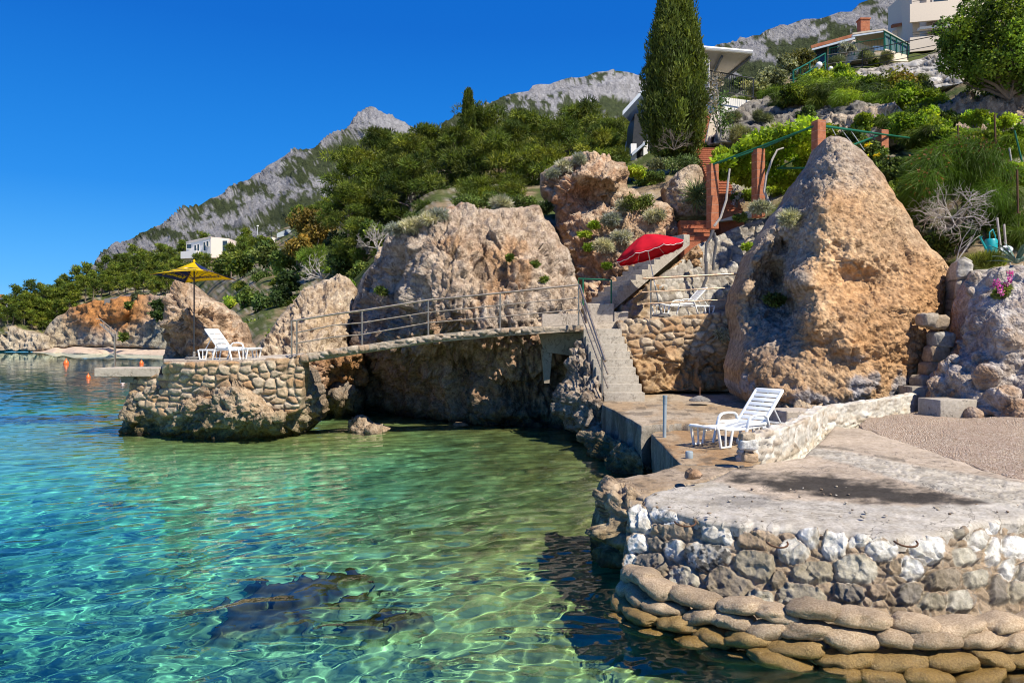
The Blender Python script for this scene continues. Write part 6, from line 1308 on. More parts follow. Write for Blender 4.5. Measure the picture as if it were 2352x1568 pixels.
def emblem(k, pt, root):
    """crest: two rearing shapes round a small pale shield, flat print on the cloth"""
    a = pt(k, 0, 1); b = pt(k, 1, 1); ew = (b-a).length; nn = (b-a).cross(pt(k, .5, 0)-pt(k, .5, 1)).normalized()
    if nn.z < 0: nn = -nn
    def q(x, y): w = .50-y; return pt(k, min(max(.5+x/max(w, .1), 0), 1), w)+nn*.008
    m = MB()
    for s in (-1, 1):
        P2 = [(s*.03, -.02), (s*.05, .03), (s*.10, .055), (s*.18, .035), (s*.24, .05), (s*.20, .02), (s*.25, -.01), (s*.16, 0), (s*.10, -.03)]
        m.add([q(x, y) for x, y in P2], [tuple(range(len(P2)))])
    m.build('emblem', MAT['dark'], root)
    m = MB(); P2 = [(-.028, .05), (.028, .05), (.028, 0), (0, -.035), (-.028, 0)]; m.add([q(x, y)+nn*.001 for x, y in P2], [tuple(range(5))]); m.build('emblem_shield', MAT['palepink'], root)

def cloth_mat(name, col, tr=.35):
    M = NT(name); v = M.coord(); n = M.noise(v, 3, 4, .6); c = M.mix(M.rng(n, .35, .65), M.mix(1.0, col, (.85, .85, .85), 'MULTIPLY'), col)
    b = M.n('BsdfPrincipled'); M.L(c, b.inputs['Base Color']); b.inputs['Roughness'].default_value = .85; b.inputs['Specular IOR Level'].default_value = .15
    t = M.n('BsdfTranslucent'); M.L(c, t.inputs['Color']); mx = M.n('MixShader'); mx.inputs[0].default_value = tr
    M.L(b.outputs[0], mx.inputs[1]); M.L(t.outputs[0], mx.inputs[2]); M.L(mx.outputs[0], M.out.inputs['Surface']); return M.m
def thing_mats():
    MAT['redcloth'] = cloth_mat('red_parasol_cloth', (.62, .012, .03), .3); MAT['yellow'] = cloth_mat('yellow_parasol_cloth', (.85, .62, .012), .4); MAT['navy'] = cloth_mat('navy_parasol_cloth', (.018, .03, .11), .2)
    MAT['whitepole'] = paint_mat('white_enamel', (.75, .77, .78), .4); MAT['darkpole'] = paint_mat('grey_pole', (.16, .17, .18), .4, .3)
    MAT['woodrib'] = paint_mat('brown_wood_ribs', (.16, .07, .03), .6); MAT['orange'] = paint_mat('orange_buoy_plastic', (.80, .16, .03), .4); MAT['palepink'] = paint_mat('pale_buoy_plastic', (.80, .58, .52), .4)
    MAT['treadtile'] = concrete_mat('pale_tread_tiles', (.46, .19, .11), (.38, .15, .085), .4, 1.5); MAT['teal'] = paint_mat('teal_plastic', (.01, .32, .34), .4); MAT['brassrail'] = paint_mat('pale_brass', (.72, .52, .34), .32, .75, 0, .15)  # terrace rails in a paler brass tone than their steel post

# ================================================================ houses, pergola, long stairs
def win(m, c, w, h, axis, mat, parent, name='window', frame='white', d=.06):
    """a framed window: frame is the part, pane its sub-part; axis = outward normal"""
    n = Vector(axis).normalized(); t = Vector((0, 0, 1)).cross(n).normalized(); rot = Matrix((t, n, Vector((0, 0, 1)))).transposed(); c = Vector(c)
    f = MB(); fw = .07
    for dx, dz, sx, sz in ((0, h/2-fw/2, w, fw), (0, -h/2+fw/2, w, fw), (-w/2+fw/2, 0, fw, h-2*fw), (w/2-fw/2, 0, fw, h-2*fw)): f.box(c+rot@Vector((dx, 0, dz)), (sx, d*2, sz), rot)
    fo = f.build(name, MAT[frame], None); reparent(fo, parent)
    g = MB(); g.box(c, (w-2*fw, d, h-2*fw), rot); go = g.build('pane', mat, None); go.parent = fo; go.matrix_parent_inverse = Matrix.Identity(4)
    return fo
def fence_run(root, pts, h, post_every, mat, bars=0, r=.02):
    pts = [Vector(p) for p in pts]; m = MB()
    m.tube([p+Vector((0, 0, h)) for p in pts], r*1.3, 6)
    if bars:
        m.tube([p+Vector((0, 0, .08)) for p in pts], r, 6)
        for a, b in zip(pts[:-1], pts[1:]):
            n = int((b-a).length/bars)
            for k in range(1, n): p = a.lerp(b, k/n); m.tube([p+Vector((0, 0, .08)), p+Vector((0, 0, h))], r*.55, 4)
    else:
        m.tube([p+Vector((0, 0, h*.5)) for p in pts], r, 6); m.tube([p+Vector((0, 0, h*.12)) for p in pts], r, 6)
    reparent(m.build('rails', mat, None), root)
    for a, b in zip(pts[:-1], pts[1:]):
        n = max(1, int((b-a).length/post_every))
        for k in range(n+1):
            p = a.lerp(b, k/n); q = MB(); q.tube([p, p+Vector((0, 0, h))], r*1.5, 6); reparent(q.build('post', mat, None), root)
def make_houses():
    # ---- modern house behind the cypress
    root = empty('modern_house', P(1600, 300, 52), 0, 'white house behind the cypress with big overhanging flat roof and downpipe', 'house'); A = lambda o: reparent(o, root)
    m = MB(); Y = 50
    m.slab([P(1598, 215, Y), P(1728, 232, Y+1.5), P(1712, 300, Y+1.5), P(1598, 330, Y)], (0, 6, 0)); A(m.build('wall', MAT['white'], None))
    m = MB(); m.slab([P(1470, 270, Y-1), P(1600, 250, Y), P(1600, 345, Y), P(1455, 365, Y-1)], (0, 6, 0)); A(m.build('lower_wall', MAT['bluegrey'], None))
    m = MB(); q = [P(1560, 112, 48), P(1726, 127, 48), P(1668, 178, 55), P(1545, 165, 55)]; m.slab(q, (0, 0, .28)); A(m.build('roof', MAT['soffit'], None))
    m = MB(); m.tube([P(1558, 113, 47.9)+Vector((0, 0, .2)), P(1728, 128, 47.9)+Vector((0, 0, .2))], .13, 8); m.tube([P(1600, 122, 47.8), P(1600, 130, 47.6), P(1627, 139, 47.6), P(1628, 205, 48.2)], .07, 8); m.tube([P(1606, 120, 47.8), P(1622, 146, 47.8), P(1624, 205, 48.4)], .06, 8); A(m.build('gutter', MAT['white'], None, True))
    m = MB()
    for a, b in (((1575, 145, 49), (1592, 140, 48.2)), ((1640, 165, 53), (1658, 127, 48.2)), ((1668, 176, 54.5), (1722, 130, 48.2))): m.tube([P(*a)-Vector((0, 0, .08)), P(*b)-Vector((0, 0, .08))], .09, 6)
    A(m.build('roof_beam', MAT['dark'], None))
    m = MB(); m.slab([P(1606, 168, 52), P(1650, 176, 52), P(1650, 205, 52), P(1606, 200, 52)], (0, 2, 0)); A(m.build('upper_room', MAT['white'], None))
    fence_run(root, [P(1598, 203, 49.5), P(1730, 226, 51)], 1.25, 2.2, MAT['dark'], .16, .03)
    # left wing: sloping eave, dark underside, stair
    m = MB(); q = [P(1430, 265, 47), P(1480, 210, 47.5), P(1500, 232, 53), P(1452, 285, 53)]; m.slab(q, (0, 0, .25)); A(m.build('side_roof', MAT['bluegrey'], None))
    m = MB(); m.slab([P(1458, 262, 49), P(1500, 255, 49), P(1500, 365, 49), P(1450, 362, 49)], (0, 3, 0)); A(m.build('side_wall', MAT['dark'], None))
    m = MB(); m.slab([P(1449, 330, 48.4), P(1462, 330, 48.4), P(1462, 372, 48.4), P(1449, 368, 48.4)], (0, .5, 0)); m.slab([P(1478, 325, 48.2), P(1488, 323, 48.2), P(1488, 380, 48.2), P(1478, 378, 48.2)], (0, .5, 0)); A(m.build('pillar', MAT['white'], None))
    m = MB(); m.slab([P(1452, 350, 48), P(1486, 322, 48), P(1486, 328, 48), P(1452, 358, 48)], (0, .9, 0)); A(m.build('outside_stair', MAT['bluegrey'], None))
    win(None, P(1606, 244, 49.9), .9, 1.3, (0, -1, 0), MAT['glass'], root)
    # white pillar, brick pier and lower rooms right of the cypress
    m = MB(); m.slab([P(1616, 262, 45), P(1633, 262, 45), P(1616, 338, 45), P(1612, 338, 45)], (0, .6, 0)); A(m.build('brick_pier', MAT['brickpost'], None))
    m = MB(); m.slab([P(1634, 258, 46), P(1650, 262, 46), P(1650, 335, 46), P(1620, 335, 46)], (0, 2, 0)); A(m.build('lower_room', MAT['cream'], None))
    win(None, P(1640, 322, 45.95), .5, .5, (0, -1, 0), MAT['glass'], root)
    # ---- bungalow with terracotta roof
    root = empty('bungalow', P(1980, 130, 72), 0, 'cream bungalow with terracotta roof, chimney and green glazed veranda', 'house'); A = lambda o: reparent(o, root)
    m = MB(); m.slab([P(1868, 112, 70), P(1965, 92, 70), P(1965, 140, 70), P(1868, 142, 70)], (0, 7, 0)); A(m.build('wall', MAT['cream'], None))
    m = MB(); m.slab([P(1960, 95, 68), P(2008, 110, 68), P(2008, 132, 68), P(1960, 138, 68)], (0, 3, 0)); A(m.build('veranda_wall', MAT['cream'], None))
    m = MB(); m.slab([P(1862, 112, 68.5), P(1964, 84, 68.5), P(1972, 81, 77), P(1872, 108, 77)], (0, 0, .25)); A(m.build('roof', MAT['rooftile'], None))
    m = MB(); m.slab([P(1862, 113, 68.4), P(1964, 85, 68.4), P(1964, 90, 68.4), P(1862, 117, 68.4)], (0, .2, 0)); A(m.build('fascia', MAT['bluegrey'], None))
    m = MB(); m.slab([P(1958, 80, 66), P(2030, 70, 66), P(2030, 74, 66), P(1958, 85, 66)], (0, .2, 0)); A(m.build('fascia', MAT['bluegrey'], None))
    m = MB(); m.slab([P(1958, 81, 66), P(2030, 71, 66), P(2090, 106, 70), P(1990, 106, 72)], (0, 0, .18)); A(m.build('veranda_roof', MAT['soffit'], None))
    m = MB(); m.slab([P(2030, 73, 65.9), P(2086, 104, 67.5), P(2086, 128, 67.5), P(2034, 112, 65.9)], (.1, .2, 0)); A(m.build('veranda_glazing', MAT['glassgreen'], None))
    m = MB(); m.slab([P(2032, 112, 65.8), P(2086, 128, 67.4), P(2086, 142, 67.4), P(2034, 140, 65.8)], (.1, .2, 0)); A(m.build('parapet', MAT['cream'], None))
    m = MB()
    for k in range(5): t = k/4; m.tube([P(2031+55*t, 73+31*t, 65.7+1.6*t), P(2033+53*t, 113+15*t, 65.7+1.6*t)], .06, 5)
    m.tube([P(2030, 72, 65.6), P(2088, 104, 67.3)], .07, 5); A(m.build('glazing_bars', MAT['green'], None))
    m = MB(); c = P(1983, 68, 74); m.box(c, (.85, .8, 1.6)); m.box(c+Vector((0, 0, .85)), (1.0, .95, .12)); A(m.build('chimney', MAT['brickpost'], None))
    win(None, P(1925, 120, 69.9), 1.5, 1.5, (0, -1, 0), MAT['glass'], root, 'window', 'green'); win(None, P(1885, 125, 69.9), 1.1, 1.7, (0, -1, 0), MAT['glass'], root, 'door', 'green')
    fence_run(root, [P(1905, 140, 68), P(1962, 128, 66.5), P(2030, 118, 65)], 1.05, 2.4, MAT['green'], .22, .025)
    # ---- white gable house with bright roof
    root = empty('gable_house', P(2070, 90, 82), 0, 'white house with bright terracotta roof between bungalow and apartment house', 'house'); A = lambda o: reparent(o, root)
    m = MB(); m.slab([P(2048, 72, 84), P(2100, 60, 84), P(2100, 110, 84), P(2048, 110, 84)], (0, 6, 0)); A(m.build('wall', MAT['white'], None))
    m = MB(); m.slab([P(2046, 66, 82.5), P(2102, 52, 82.5), P(2104, 42, 90), P(2056, 56, 90)], (0, 0, .3)); A(m.build('roof', MAT['rooftile'], None))
    # ---- apartment house
    root = empty('apartment_house', P(2150, 100, 76), 0, 'beige apartment house with stacked balconies at the top right', 'house'); A = lambda o: reparent(o, root)
    m = MB(); m.slab([P(2128, -60, 78), P(2330, -60, 78), P(2330, 130, 78), P(2128, 130, 78)], (0, 8, 0)); A(m.build('wall', MAT['beige'], None))
    m = MB(); m.slab([P(2092, -60, 76.5), P(2112, -60, 76.5), P(2112, 128, 76.5), P(2098, 128, 76.5)], (0, 2, 0)); A(m.build('side_wall', MAT['beige'], None))
    for y0, y1 in ((8, 52), (85, 120)):
        m = MB(); m.slab([P(2090, y0+2, 75), P(2330, y0-20, 75), P(2330, y1-22, 75), P(2090, y1, 75)], (0, .25, 0)); m.slab([P(2090, y1-2, 75.2), P(2330, y1-24, 75.2), P(2330, y1-20, 78), P(2090, y1, 78)], (0, 0, .2)); A(m.build('balcony', MAT['beige'], None))
        m = MB()
        for dz in (-8, -14): m.tube([P(2096, y0+dz+4, 75), P(2200, y0+dz-8, 75)], .03, 5)
        A(m.build('balcony_rail', MAT['dark'], None))
        m = MB(); m.slab([P(2113, y1+10, 75.5), P(2290, y1-8, 75.5), P(2290, y1-2, 75.5), P(2113, y1+16, 75.5)], (0, .5, 0)); A(m.build('awning', MAT['blind'], None))
    for x, y in ((2160, 75), (2160, -8), (2220, 70), (2220, -12)): win(None, P(x, y, 77.9), 1.6, 1.9, (0, -1, 0), MAT['glass'], root)
    # ---- green garden fence, lamps and path wall
    root = empty('garden_fence', P(1870, 190, 56), 0, 'green metal fence along the sloping garden path below the bungalow', 'fence')
    fence_run(root, [P(1822, 205, 50), P(1838, 196, 52), P(1880, 170, 55), P(1895, 160, 57)], 1.15, 1.6, MAT['green'], 0, .035)
    root = empty('wire_fence', P(2100, 125, 62), 0, 'thin dark wire fence on top of the sunlit dry stone wall', 'fence')
    fence_run(root, [P(1900, 168, 60), P(1980, 158, 60), P(2085, 138, 58), P(2170, 122, 57)], 1.35, 2.6, MAT['dark'], 0, .025)
    m = MB(); m.slab([P(1825, 212, 50), P(1905, 178, 57), P(1905, 166, 57), P(1825, 204, 50)], (0, 1, 0)); tag(m.build('path_wall', MAT['conc_grey'], None), 'grey rendered wall of the sloping path with globe lamps', 'wall')
    for i, (x, y, Y, lab) in enumerate(((1881, 150, 54, 'large white globe lamp on the path wall'), (1908, 158, 56, 'small white globe lamp at the end of the path wall'))):
        c = P(x, y, Y); root = empty('globe_lamp', c, 0, lab, 'lamp'); s = .22-.06*i
        m = MB(); bm = bmesh.new(); bmesh.ops.create_uvsphere(bm, u_segments=16, v_segments=10, radius=s); m.addbm(bm); m.build('globe', MAT['lampglobe'], root, True)
        m = MB(); m.lathe([(.10, -.55), (.09, -s*.9)], (0, 0, 0), 10); m.build('stem', MAT['white'], root, True)
    # ---- brown tiled stairs: risers with paler projecting treads
    a = Vector((P(1656, 489, 31).x, 31.0, 7.75)); b = Vector((P(1600, 338, 40).x, 40.2, 12.55))
    for lab, n, f in (('long straight flight of red brown tiled stairs climbing to the cypress', 27, lambda k: (a.lerp(b, (k+.5)/27).x, .93, a.lerp(b, (k+.5)/27).y, a.lerp(b, (k+.5)/27).z, .37)),
                      ('short lower flight of red brown tiled steps above the red parasol', 6, lambda k: (P(1572-2*k, 500, 29.2+.3*k).x, P(1630, 500, 29.2+.3*k).x-P(1572-2*k, 500, 29.2+.3*k).x, 29.2+.3*k, 6.45+.19*k, .33))):
        x, w, y, z, dd = f(0); root = empty('tiled_stairs', (x, y, z), 0, lab, 'stairs'); m = MB(); t = MB()
        for k in range(n):
            x, w, y, z, dd = f(k); m.box((x+w/2, y+.3, z-.55), (w, .6, 1.16)); t.box((x+w/2, y+dd/2-.014, z+.045), (w+.02, dd+.01, .022), ch=.006)
        reparent(m.build('riser', MAT['terracotta'], None), root); reparent(t.build('tread', MAT['treadtile'], None, True), root)
    m = MB(); m.slab([P(1640, 510, 30.6), P(1740, 498, 30.8), P(1738, 478, 30.8), P(1705, 489, 30.9), P(1660, 492, 30.8)][:4], (0, .4, 0)); tag(m.build('low_curb', MAT['cream'], None), 'pale rendered curb at the foot of the long brown stairs', 'curb')
    # ---- pergola
    root = empty('pergola', P(1740, 500, 29), 0, 'pergola of red clay block posts and green pipes above the boulder', 'pergola'); A = lambda o: reparent(o, root)
    tops = []
    for x0, y0, x1, y1, Y, w in ((1636, 527, 1637, 378, 29.3, .33), (1742, 500, 1741, 344, 29.0, .35), (1881, 470, 1879, 278, 27.0, .34), (2026, 420, 2025, 300, 30.5, .34), (1738, 470, 1737, 425, 32.5, .3)):
        a = P(x0, y0, Y); b = P(x1, y1, Y); m = MB(); m.box(((a.x+b.x)/2, Y, (a.z+b.z)/2), (w, w, b.z-a.z), .3, ch=.02); A(m.build('post', MAT['brickpost'], None)); tops.append(b)
    for a, b in (((1632, 380, 29.2), (1870, 290, 27.0)), ((1870, 286, 27.0), (2090, 318, 32)), ((1885, 290, 27), (2088, 317, 31.5)), ((1742, 345, 29), (1880, 284, 27.2)), ((1786, 387, 29.5), (1872, 386, 28)), ((1786, 388, 29.5), (1835, 362, 33)), ((1960, 333, 28), (2020, 310, 30.4)), ((1636, 380, 29.3), (1737, 345, 29))):
        m = MB(); m.tube([P(*a), P(*b)], .036, 8); A(m.build('beam', MAT['green'], None, True))
    m = MB()
    for x0, y0, x1, y1 in ((1908, 290, 1920, 312), (1930, 294, 1965, 340), (1952, 297, 1985, 345)): m.tube([P(x0, y0, 28.5), P(x1, y1, 28.5)], .012, 4)
    A(m.build('tie_wire', MAT['whitepole'], None))
    # ---- far buildings on the headland
    root = empty('villa', P(480, 570, 205), 0, 'pale flat roofed villa standing among the pines of the headland', 'villa'); A = lambda o: reparent(o, root); Y = 200
    def quad(m, pts, Yd, off): m.slab([P(x, y, Yd+d) for x, y, d in pts], off)
    m = MB(); quad(m, [(428, 556, 6), (484, 544, 0), (484, 590, 0), (428, 592, 6)], Y, (0, 9, 0)); A(m.build('front_wall', MAT['white'], None))
    m = MB(); quad(m, [(484, 544, 0), (526, 548, 5), (526, 592, 5), (484, 592, 0)], Y, (0, 9, 0)); A(m.build('side_wall', MAT['pinkwhite'], None))
    m = MB(); quad(m, [(415, 578, 5), (450, 575, 3), (450, 592, 3), (415, 594, 5)], Y-3, (0, 4, 0)); A(m.build('terrace_wall', MAT['white'], None))
    m = MB(); quad(m, [(522, 574, 2), (548, 572, 5), (548, 592, 5), (522, 594, 2)], Y, (0, 5, 0)); A(m.build('annex', MAT['pinkwhite'], None))
    m = MB(); quad(m, [(427, 555, 5.8), (484, 543, -.3), (484, 546, -.3), (427, 558, 5.8)], Y, (0, .6, 0)); A(m.build('roof_edge', MAT['pinkwhite'], None))
    for x, y, w, h, d in ((438, 566, 2.2, 1.2, 5.3), (449, 570, .7, 1.8, 4), (456, 569, .7, 1.8, 3.2), (470, 566, .7, 2.2, 1.6), (477, 560, .7, 1.4, .8)): win(None, P(x, y, Y+d-.5), w, h, (0, -1, 0), MAT['glass'], root, d=.15)
    win(None, P(517, 566, Y+3.2), 1.3, 3.0, (.1, -1, 0), MAT['glass'], root, d=.15)
    root = empty('white_house', P(620, 550, 190), 0, 'low white building with railing half hidden by trees right of the villa', 'house'); A = lambda o: reparent(o, root); Y = 190
    m = MB(); quad(m, [(594, 556, 5), (624, 544, 0), (624, 560, 0), (594, 562, 5)], Y, (0, 8, 0)); quad(m, [(624, 544, 0), (640, 547, 4), (640, 566, 4), (624, 566, 0)], Y, (0, 5, 0)); A(m.build('wall', MAT['white'], None))
    m = MB(); quad(m, [(636, 536, 1), (662, 526, 6), (662, 540, 6), (636, 546, 1)], Y, (0, 6, 0)); A(m.build('upper_wall', MAT['bluegrey'], None))
    fence_run(root, [P(592, 556, Y+5), P(624, 544, Y), P(638, 546, Y+3)], 1.3, 2.0, MAT['dark'], 0, .05)
    root = empty('street_lamp', P(592, 556, 188), 0, 'thin pale street lamp left of the low white building', 'street lamp')
    m = MB(); m.tube([(0, 0, 0), (0, 0, 3.6)], .07, 6); m.build('pole', MAT['whitepole'], root, True); m = MB(); m.lathe([(.1, 0), (.28, .12), (.2, .34)], (0, 0, 3.6), 10); m.build('lamp_head', MAT['lampglobe'], root, True)
    for i, (x, y, w, lab) in enumerate(((-4, 690, 26, 'upper white house at the far left edge behind the pines'), (-2, 708, 20, 'lower white house at the far left edge near the rocks'))):
        root = empty('white_house', P(x, y, 330), 0, lab, 'house'); m = MB(); quad(m, [(x-w/2, y-7, 0), (x+w/2, y-8, 2), (x+w/2, y+8, 2), (x-w/2, y+8, 0)], 330, (0, 8, 0)); reparent(m.build('wall', MAT['white'], None), root)
        m = MB(); quad(m, [(x-w/2-1, y-7, -1), (x+w/2+1, y-8, 0), (x+w/2, y-10, 5), (x-w/2, y-9, 5)], 330, (0, 0, .8)); reparent(m.build('roof', MAT['rooftile'], None), root)
    # wooden stair down to the far beach
    root = empty('wooden_stair', P(250, 760, 168), 0, 'pale wooden stair with railing down the orange cliff to the beach', 'stairs'); A = lambda o: reparent(o, root)
    m = MB(); a = P(234, 744, 190); b = P(272, 776, 182); n = 18
    for k in range(n): p = a.lerp(b, k/(n-1)); m.box(p, (.45, 1.6, .12))
    m.tube([a-Vector((0, .8, .1)), b-Vector((0, .8, .1))], .14, 5); A(m.build('flight', MAT['wood'], None))
    m = MB(); up = Vector((0, -.8, 1.2)); m.tube([a+up, b+up], .07, 5)
    for k in range(8): p = a.lerp(b, k/7); m.tube([p+Vector((0, -.8, 0)), p+up], .05, 4)
    m.tube([a+Vector((-1, -.8, 1.2)), a+up], .07, 4); A(m.build('railing', MAT['wood'], None))
    m = MB(); q = [P(240, 686, 203), P(300, 676, 198), P(350, 680, 190)]
    for p0, p1 in zip(q[:-1], q[1:]): m.slab([p0, p1, p1-Vector((0, 0, 2.2)), p0-Vector((0, 0, 2.2))], (0, .4, 0))
    tag(m.build('cliff_wall', MAT['conc_grey'], None), 'grey wall running under the pines above the orange cliff', 'wall')
# ================================================================ vegetation
def leaf_mat(name, tr=.35, rough=.6):
    M = NT(name); c = M.attr(); oi = M.n('ObjectInfo'); c = M.mix(1.0, c, M.ramp(oi.outputs['Random'], [(0, (.62, .68, .75)), (.5, (1.0, 1.0, 1.0)), (1, (1.28, 1.2, 1.05))]), 'MULTIPLY')
    b = M.n('BsdfPrincipled'); M.L(c, b.inputs['Base Color']); b.inputs['Roughness'].default_value = rough; b.inputs['Specular IOR Level'].default_value = .25
    t = M.n('BsdfTranslucent'); M.L(M.mix(1.0, c, (1.25, 1.2, .6), 'MULTIPLY'), t.inputs['Color']); mx = M.n('MixShader'); mx.inputs[0].default_value = tr
    M.L(b.outputs[0], mx.inputs[1]); M.L(t.outputs[0], mx.inputs[2]); M.L(mx.outputs[0], M.out.inputs['Surface']); return M.m
def foliage(cen, rad, per, ln, wd, seed, cols, mode='needle', var=.25, shell=.55, lift=.35):
    """leaf blades for a set of clumps -> verts, quads, colours"""
    r = rnd(seed); cen = np.asarray(cen, float); n = len(cen); rad = np.asarray(rad, float)
    if rad.ndim == 1: rad = np.c_[rad, rad, rad]
    N = n*per; ci = np.repeat(np.arange(n), per)
    u = r.normal(size=(N, 3)); u /= np.linalg.norm(u, axis=1, keepdims=True)
    rr = shell+(1-shell)*r.rand(N)**.6
    p = cen[ci]+u*rad[ci]*rr[:, None]
    jit = r.normal(size=(N, 3))
    if mode == 'needle': d = u+.45*jit+np.array([0, 0, lift])
    elif mode == 'up': d = .45*u+.35*jit+np.array([0, 0, 1.0])
    elif mode == 'droop': d = .6*u+.3*jit+np.array([0, 0, -1.0])
    elif mode == 'hang': d = .7*u+.25*jit+np.array([-.35, 0, -.75])
    else: d = jit+.3*u
    d /= np.linalg.norm(d, axis=1, keepdims=True)
    a = r.normal(size=(N, 3)); 
    if mode == 'leaf': a = np.cross(d, u+.55*r.normal(size=(N, 3)))
    else: a = np.cross(d, a)
    a /= np.linalg.norm(a, axis=1, keepdims=True)+1e-9
    L = ln*(.6+.8*r.rand(N))[:, None]; W = wd*(.7+.6*r.rand(N))[:, None]*.5
    if mode == 'leaf':
        V = np.stack([p, p+d*L*.5-a*W, p+d*L, p+d*L*.5+a*W], 1)
    else:
        V = np.stack([p-a*W, p+a*W, p+d*L+a*W*.35, p+d*L-a*W*.35], 1)
    cols = np.asarray(cols, float); base = cols[r.randint(0, len(cols), n)]*(1+.28*r.normal(size=(n, 1))).clip(.5, 1.7)
    c = base[ci]*(1+var*r.normal(size=(N, 1))).clip(.4, 1.9); C = np.repeat(c, 4, 0)
    return V.reshape(-1, 3), np.arange(N*4).reshape(N, 4), np.clip(C, .004, .6)
def fol_obj(name, parts, mat, parent=None):
    V = np.concatenate([p[0] for p in parts]); C = np.concatenate([p[2] for p in parts]); n = 0; Fs = []
    for p in parts: Fs.append(p[1]+n); n += len(p[0])
    return mesh_np(name, V, np.concatenate(Fs), mat, parent, False, C)
PINE = [(0.132, 0.186, 0.022), (0.162, 0.206, 0.024), (0.108, 0.158, 0.022), (0.192, 0.222, 0.034), (0.072, 0.114, 0.019)]
BRIGHT = [(0.216, 0.324, 0.024), (0.27, 0.378, 0.03), (0.162, 0.257, 0.024), (0.324, 0.405, 0.041)]
BUSH = [(0.095, 0.149, 0.03), (0.121, 0.176, 0.038), (0.074, 0.121, 0.027), (0.162, 0.203, 0.047)]
OLIVE = [(0.2, 0.225, 0.112), (0.15, 0.181, 0.081), (0.25, 0.263, 0.138)]
SAGE = [(.42, .43, .33), (.50, .50, .41), (.34, .36, .26)]
OAK = [(0.24, 0.162, 0.03), (0.192, 0.144, 0.03), (0.288, 0.186, 0.036), (0.132, 0.126, 0.03)]
CYP = [(0.09, 0.126, 0.019), (0.12, 0.156, 0.022), (0.066, 0.096, 0.017), (0.156, 0.186, 0.026)]
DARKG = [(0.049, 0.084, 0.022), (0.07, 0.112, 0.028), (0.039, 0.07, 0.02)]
def limb_mesh(root, pts_list, mat, name='trunk', seg=6):
    m = MB()
    for pts, r0, r1 in pts_list:
        n = len(pts); m.tube(pts, [r0+(r1-r0)*i/(n-1) for i in range(n)], seg)
    return m.build(name, mat, root, True)
def wob(a, b, n, amp, r):
    a = np.array(a, float); b = np.array(b, float); L = np.linalg.norm(b-a)
    return [tuple(a+(b-a)*t+(r.normal(0, amp*L, 3) if 0 < i < n-1 else 0)) for i, t in enumerate(np.linspace(0, 1, n))]
def pine_proto(seed, h=5.4, w=2.7, pads=26, per=125, ln=.24, wd=.055, col=PINE, sub=5):
    """trunk with limbs and a crown of flat needle pads, local frame, base at the origin"""
    r = rnd(seed); root = empty('pine_tree'); lean = r.normal(0, .06*h, 2); limbs = [(wob((0, 0, -.4), (lean[0], lean[1], h*.82), 6, .02, r), .16*h/5, .05)]
    cen = []; rad = []
    for k in range(pads):
        t = (k+.5)/pads; z = h*(.30+.68*t**.85); prof = math.sin(min(1, (1-t)*1.25+.18)*math.pi*.5)*(.55+.45*math.sin(math.pi*min(1, t*1.6+.1)))
        R_ = w*prof*(.55+.5*r.rand()); th = k*2.4+r.normal(0, .4); e = np.array([lean[0]*z/h+R_*math.cos(th), lean[1]*z/h+R_*math.sin(th), z])
        limbs.append((wob((lean[0]*z/h*.8, lean[1]*z/h*.8, z*.82), e-np.array([0, 0, .12]), 4, .05, r), .045*h/5, .012))
        for j in range(sub):
            s = (.40+.20*r.rand())*w/2.7; q = e+np.array([r.normal(0, .36), r.normal(0, .36), r.normal(0, .07)])*w/2.7-np.array([math.cos(th), math.sin(th), 0])*r.rand()*R_*.45*(j > 1)
            cen.append(q); rad.append((s, s, s*.5))
    fol_obj('crown', [foliage(cen, rad, per, ln, wd, seed+1, col)], MAT['leaf'], root)
    limb_mesh(root, limbs, MAT['bark']); return root
def place(o, p, s=1.0, rz=0.0, label=None, group=None, cat=None):
    o.location = p; o.scale = (s, s, s) if not isinstance(s, tuple) else s; o.rotation_euler = (0, 0, rz); tag(o, label, cat, group); return o
def bush(name, label, cat, px, py, rpx, Y, cols, seed, asp=(1, 1, .8), n=16, per=110, ln=.13, wd=.08, mode='leaf', group=None, stem=True, mat='leaf', shell=.45):
    r = rnd(seed); c = P(px, py, Y); R_ = rpx*Y/F; base = c-Vector((0, 0, R_*asp[2]*.9)); root = empty(name, base, 0, label, cat, group)
    u = r.normal(size=(n, 3)); u /= np.linalg.norm(u, axis=1, keepdims=True); cen = u*R_*np.array(asp)*(.30+.42*r.rand(n))[:, None]+np.array([0, 0, R_*asp[2]*.9])
    rad = np.outer(R_*(.24+.22*r.rand(n)), np.array([1, 1, .85])*np.array(asp)**.5)
    fol_obj('leaves', [foliage(cen, rad, per, ln, wd, seed+1, cols, mode, shell=shell)], MAT[mat], root)
    if stem:
        limb_mesh(root, [(wob((r.normal(0, .1*R_), r.normal(0, .1*R_), -.25*R_), q, 4, .06, r), .03*R_+.008, .006) for q in cen[:7]], MAT['bark'], 'stems', 5)
    return root
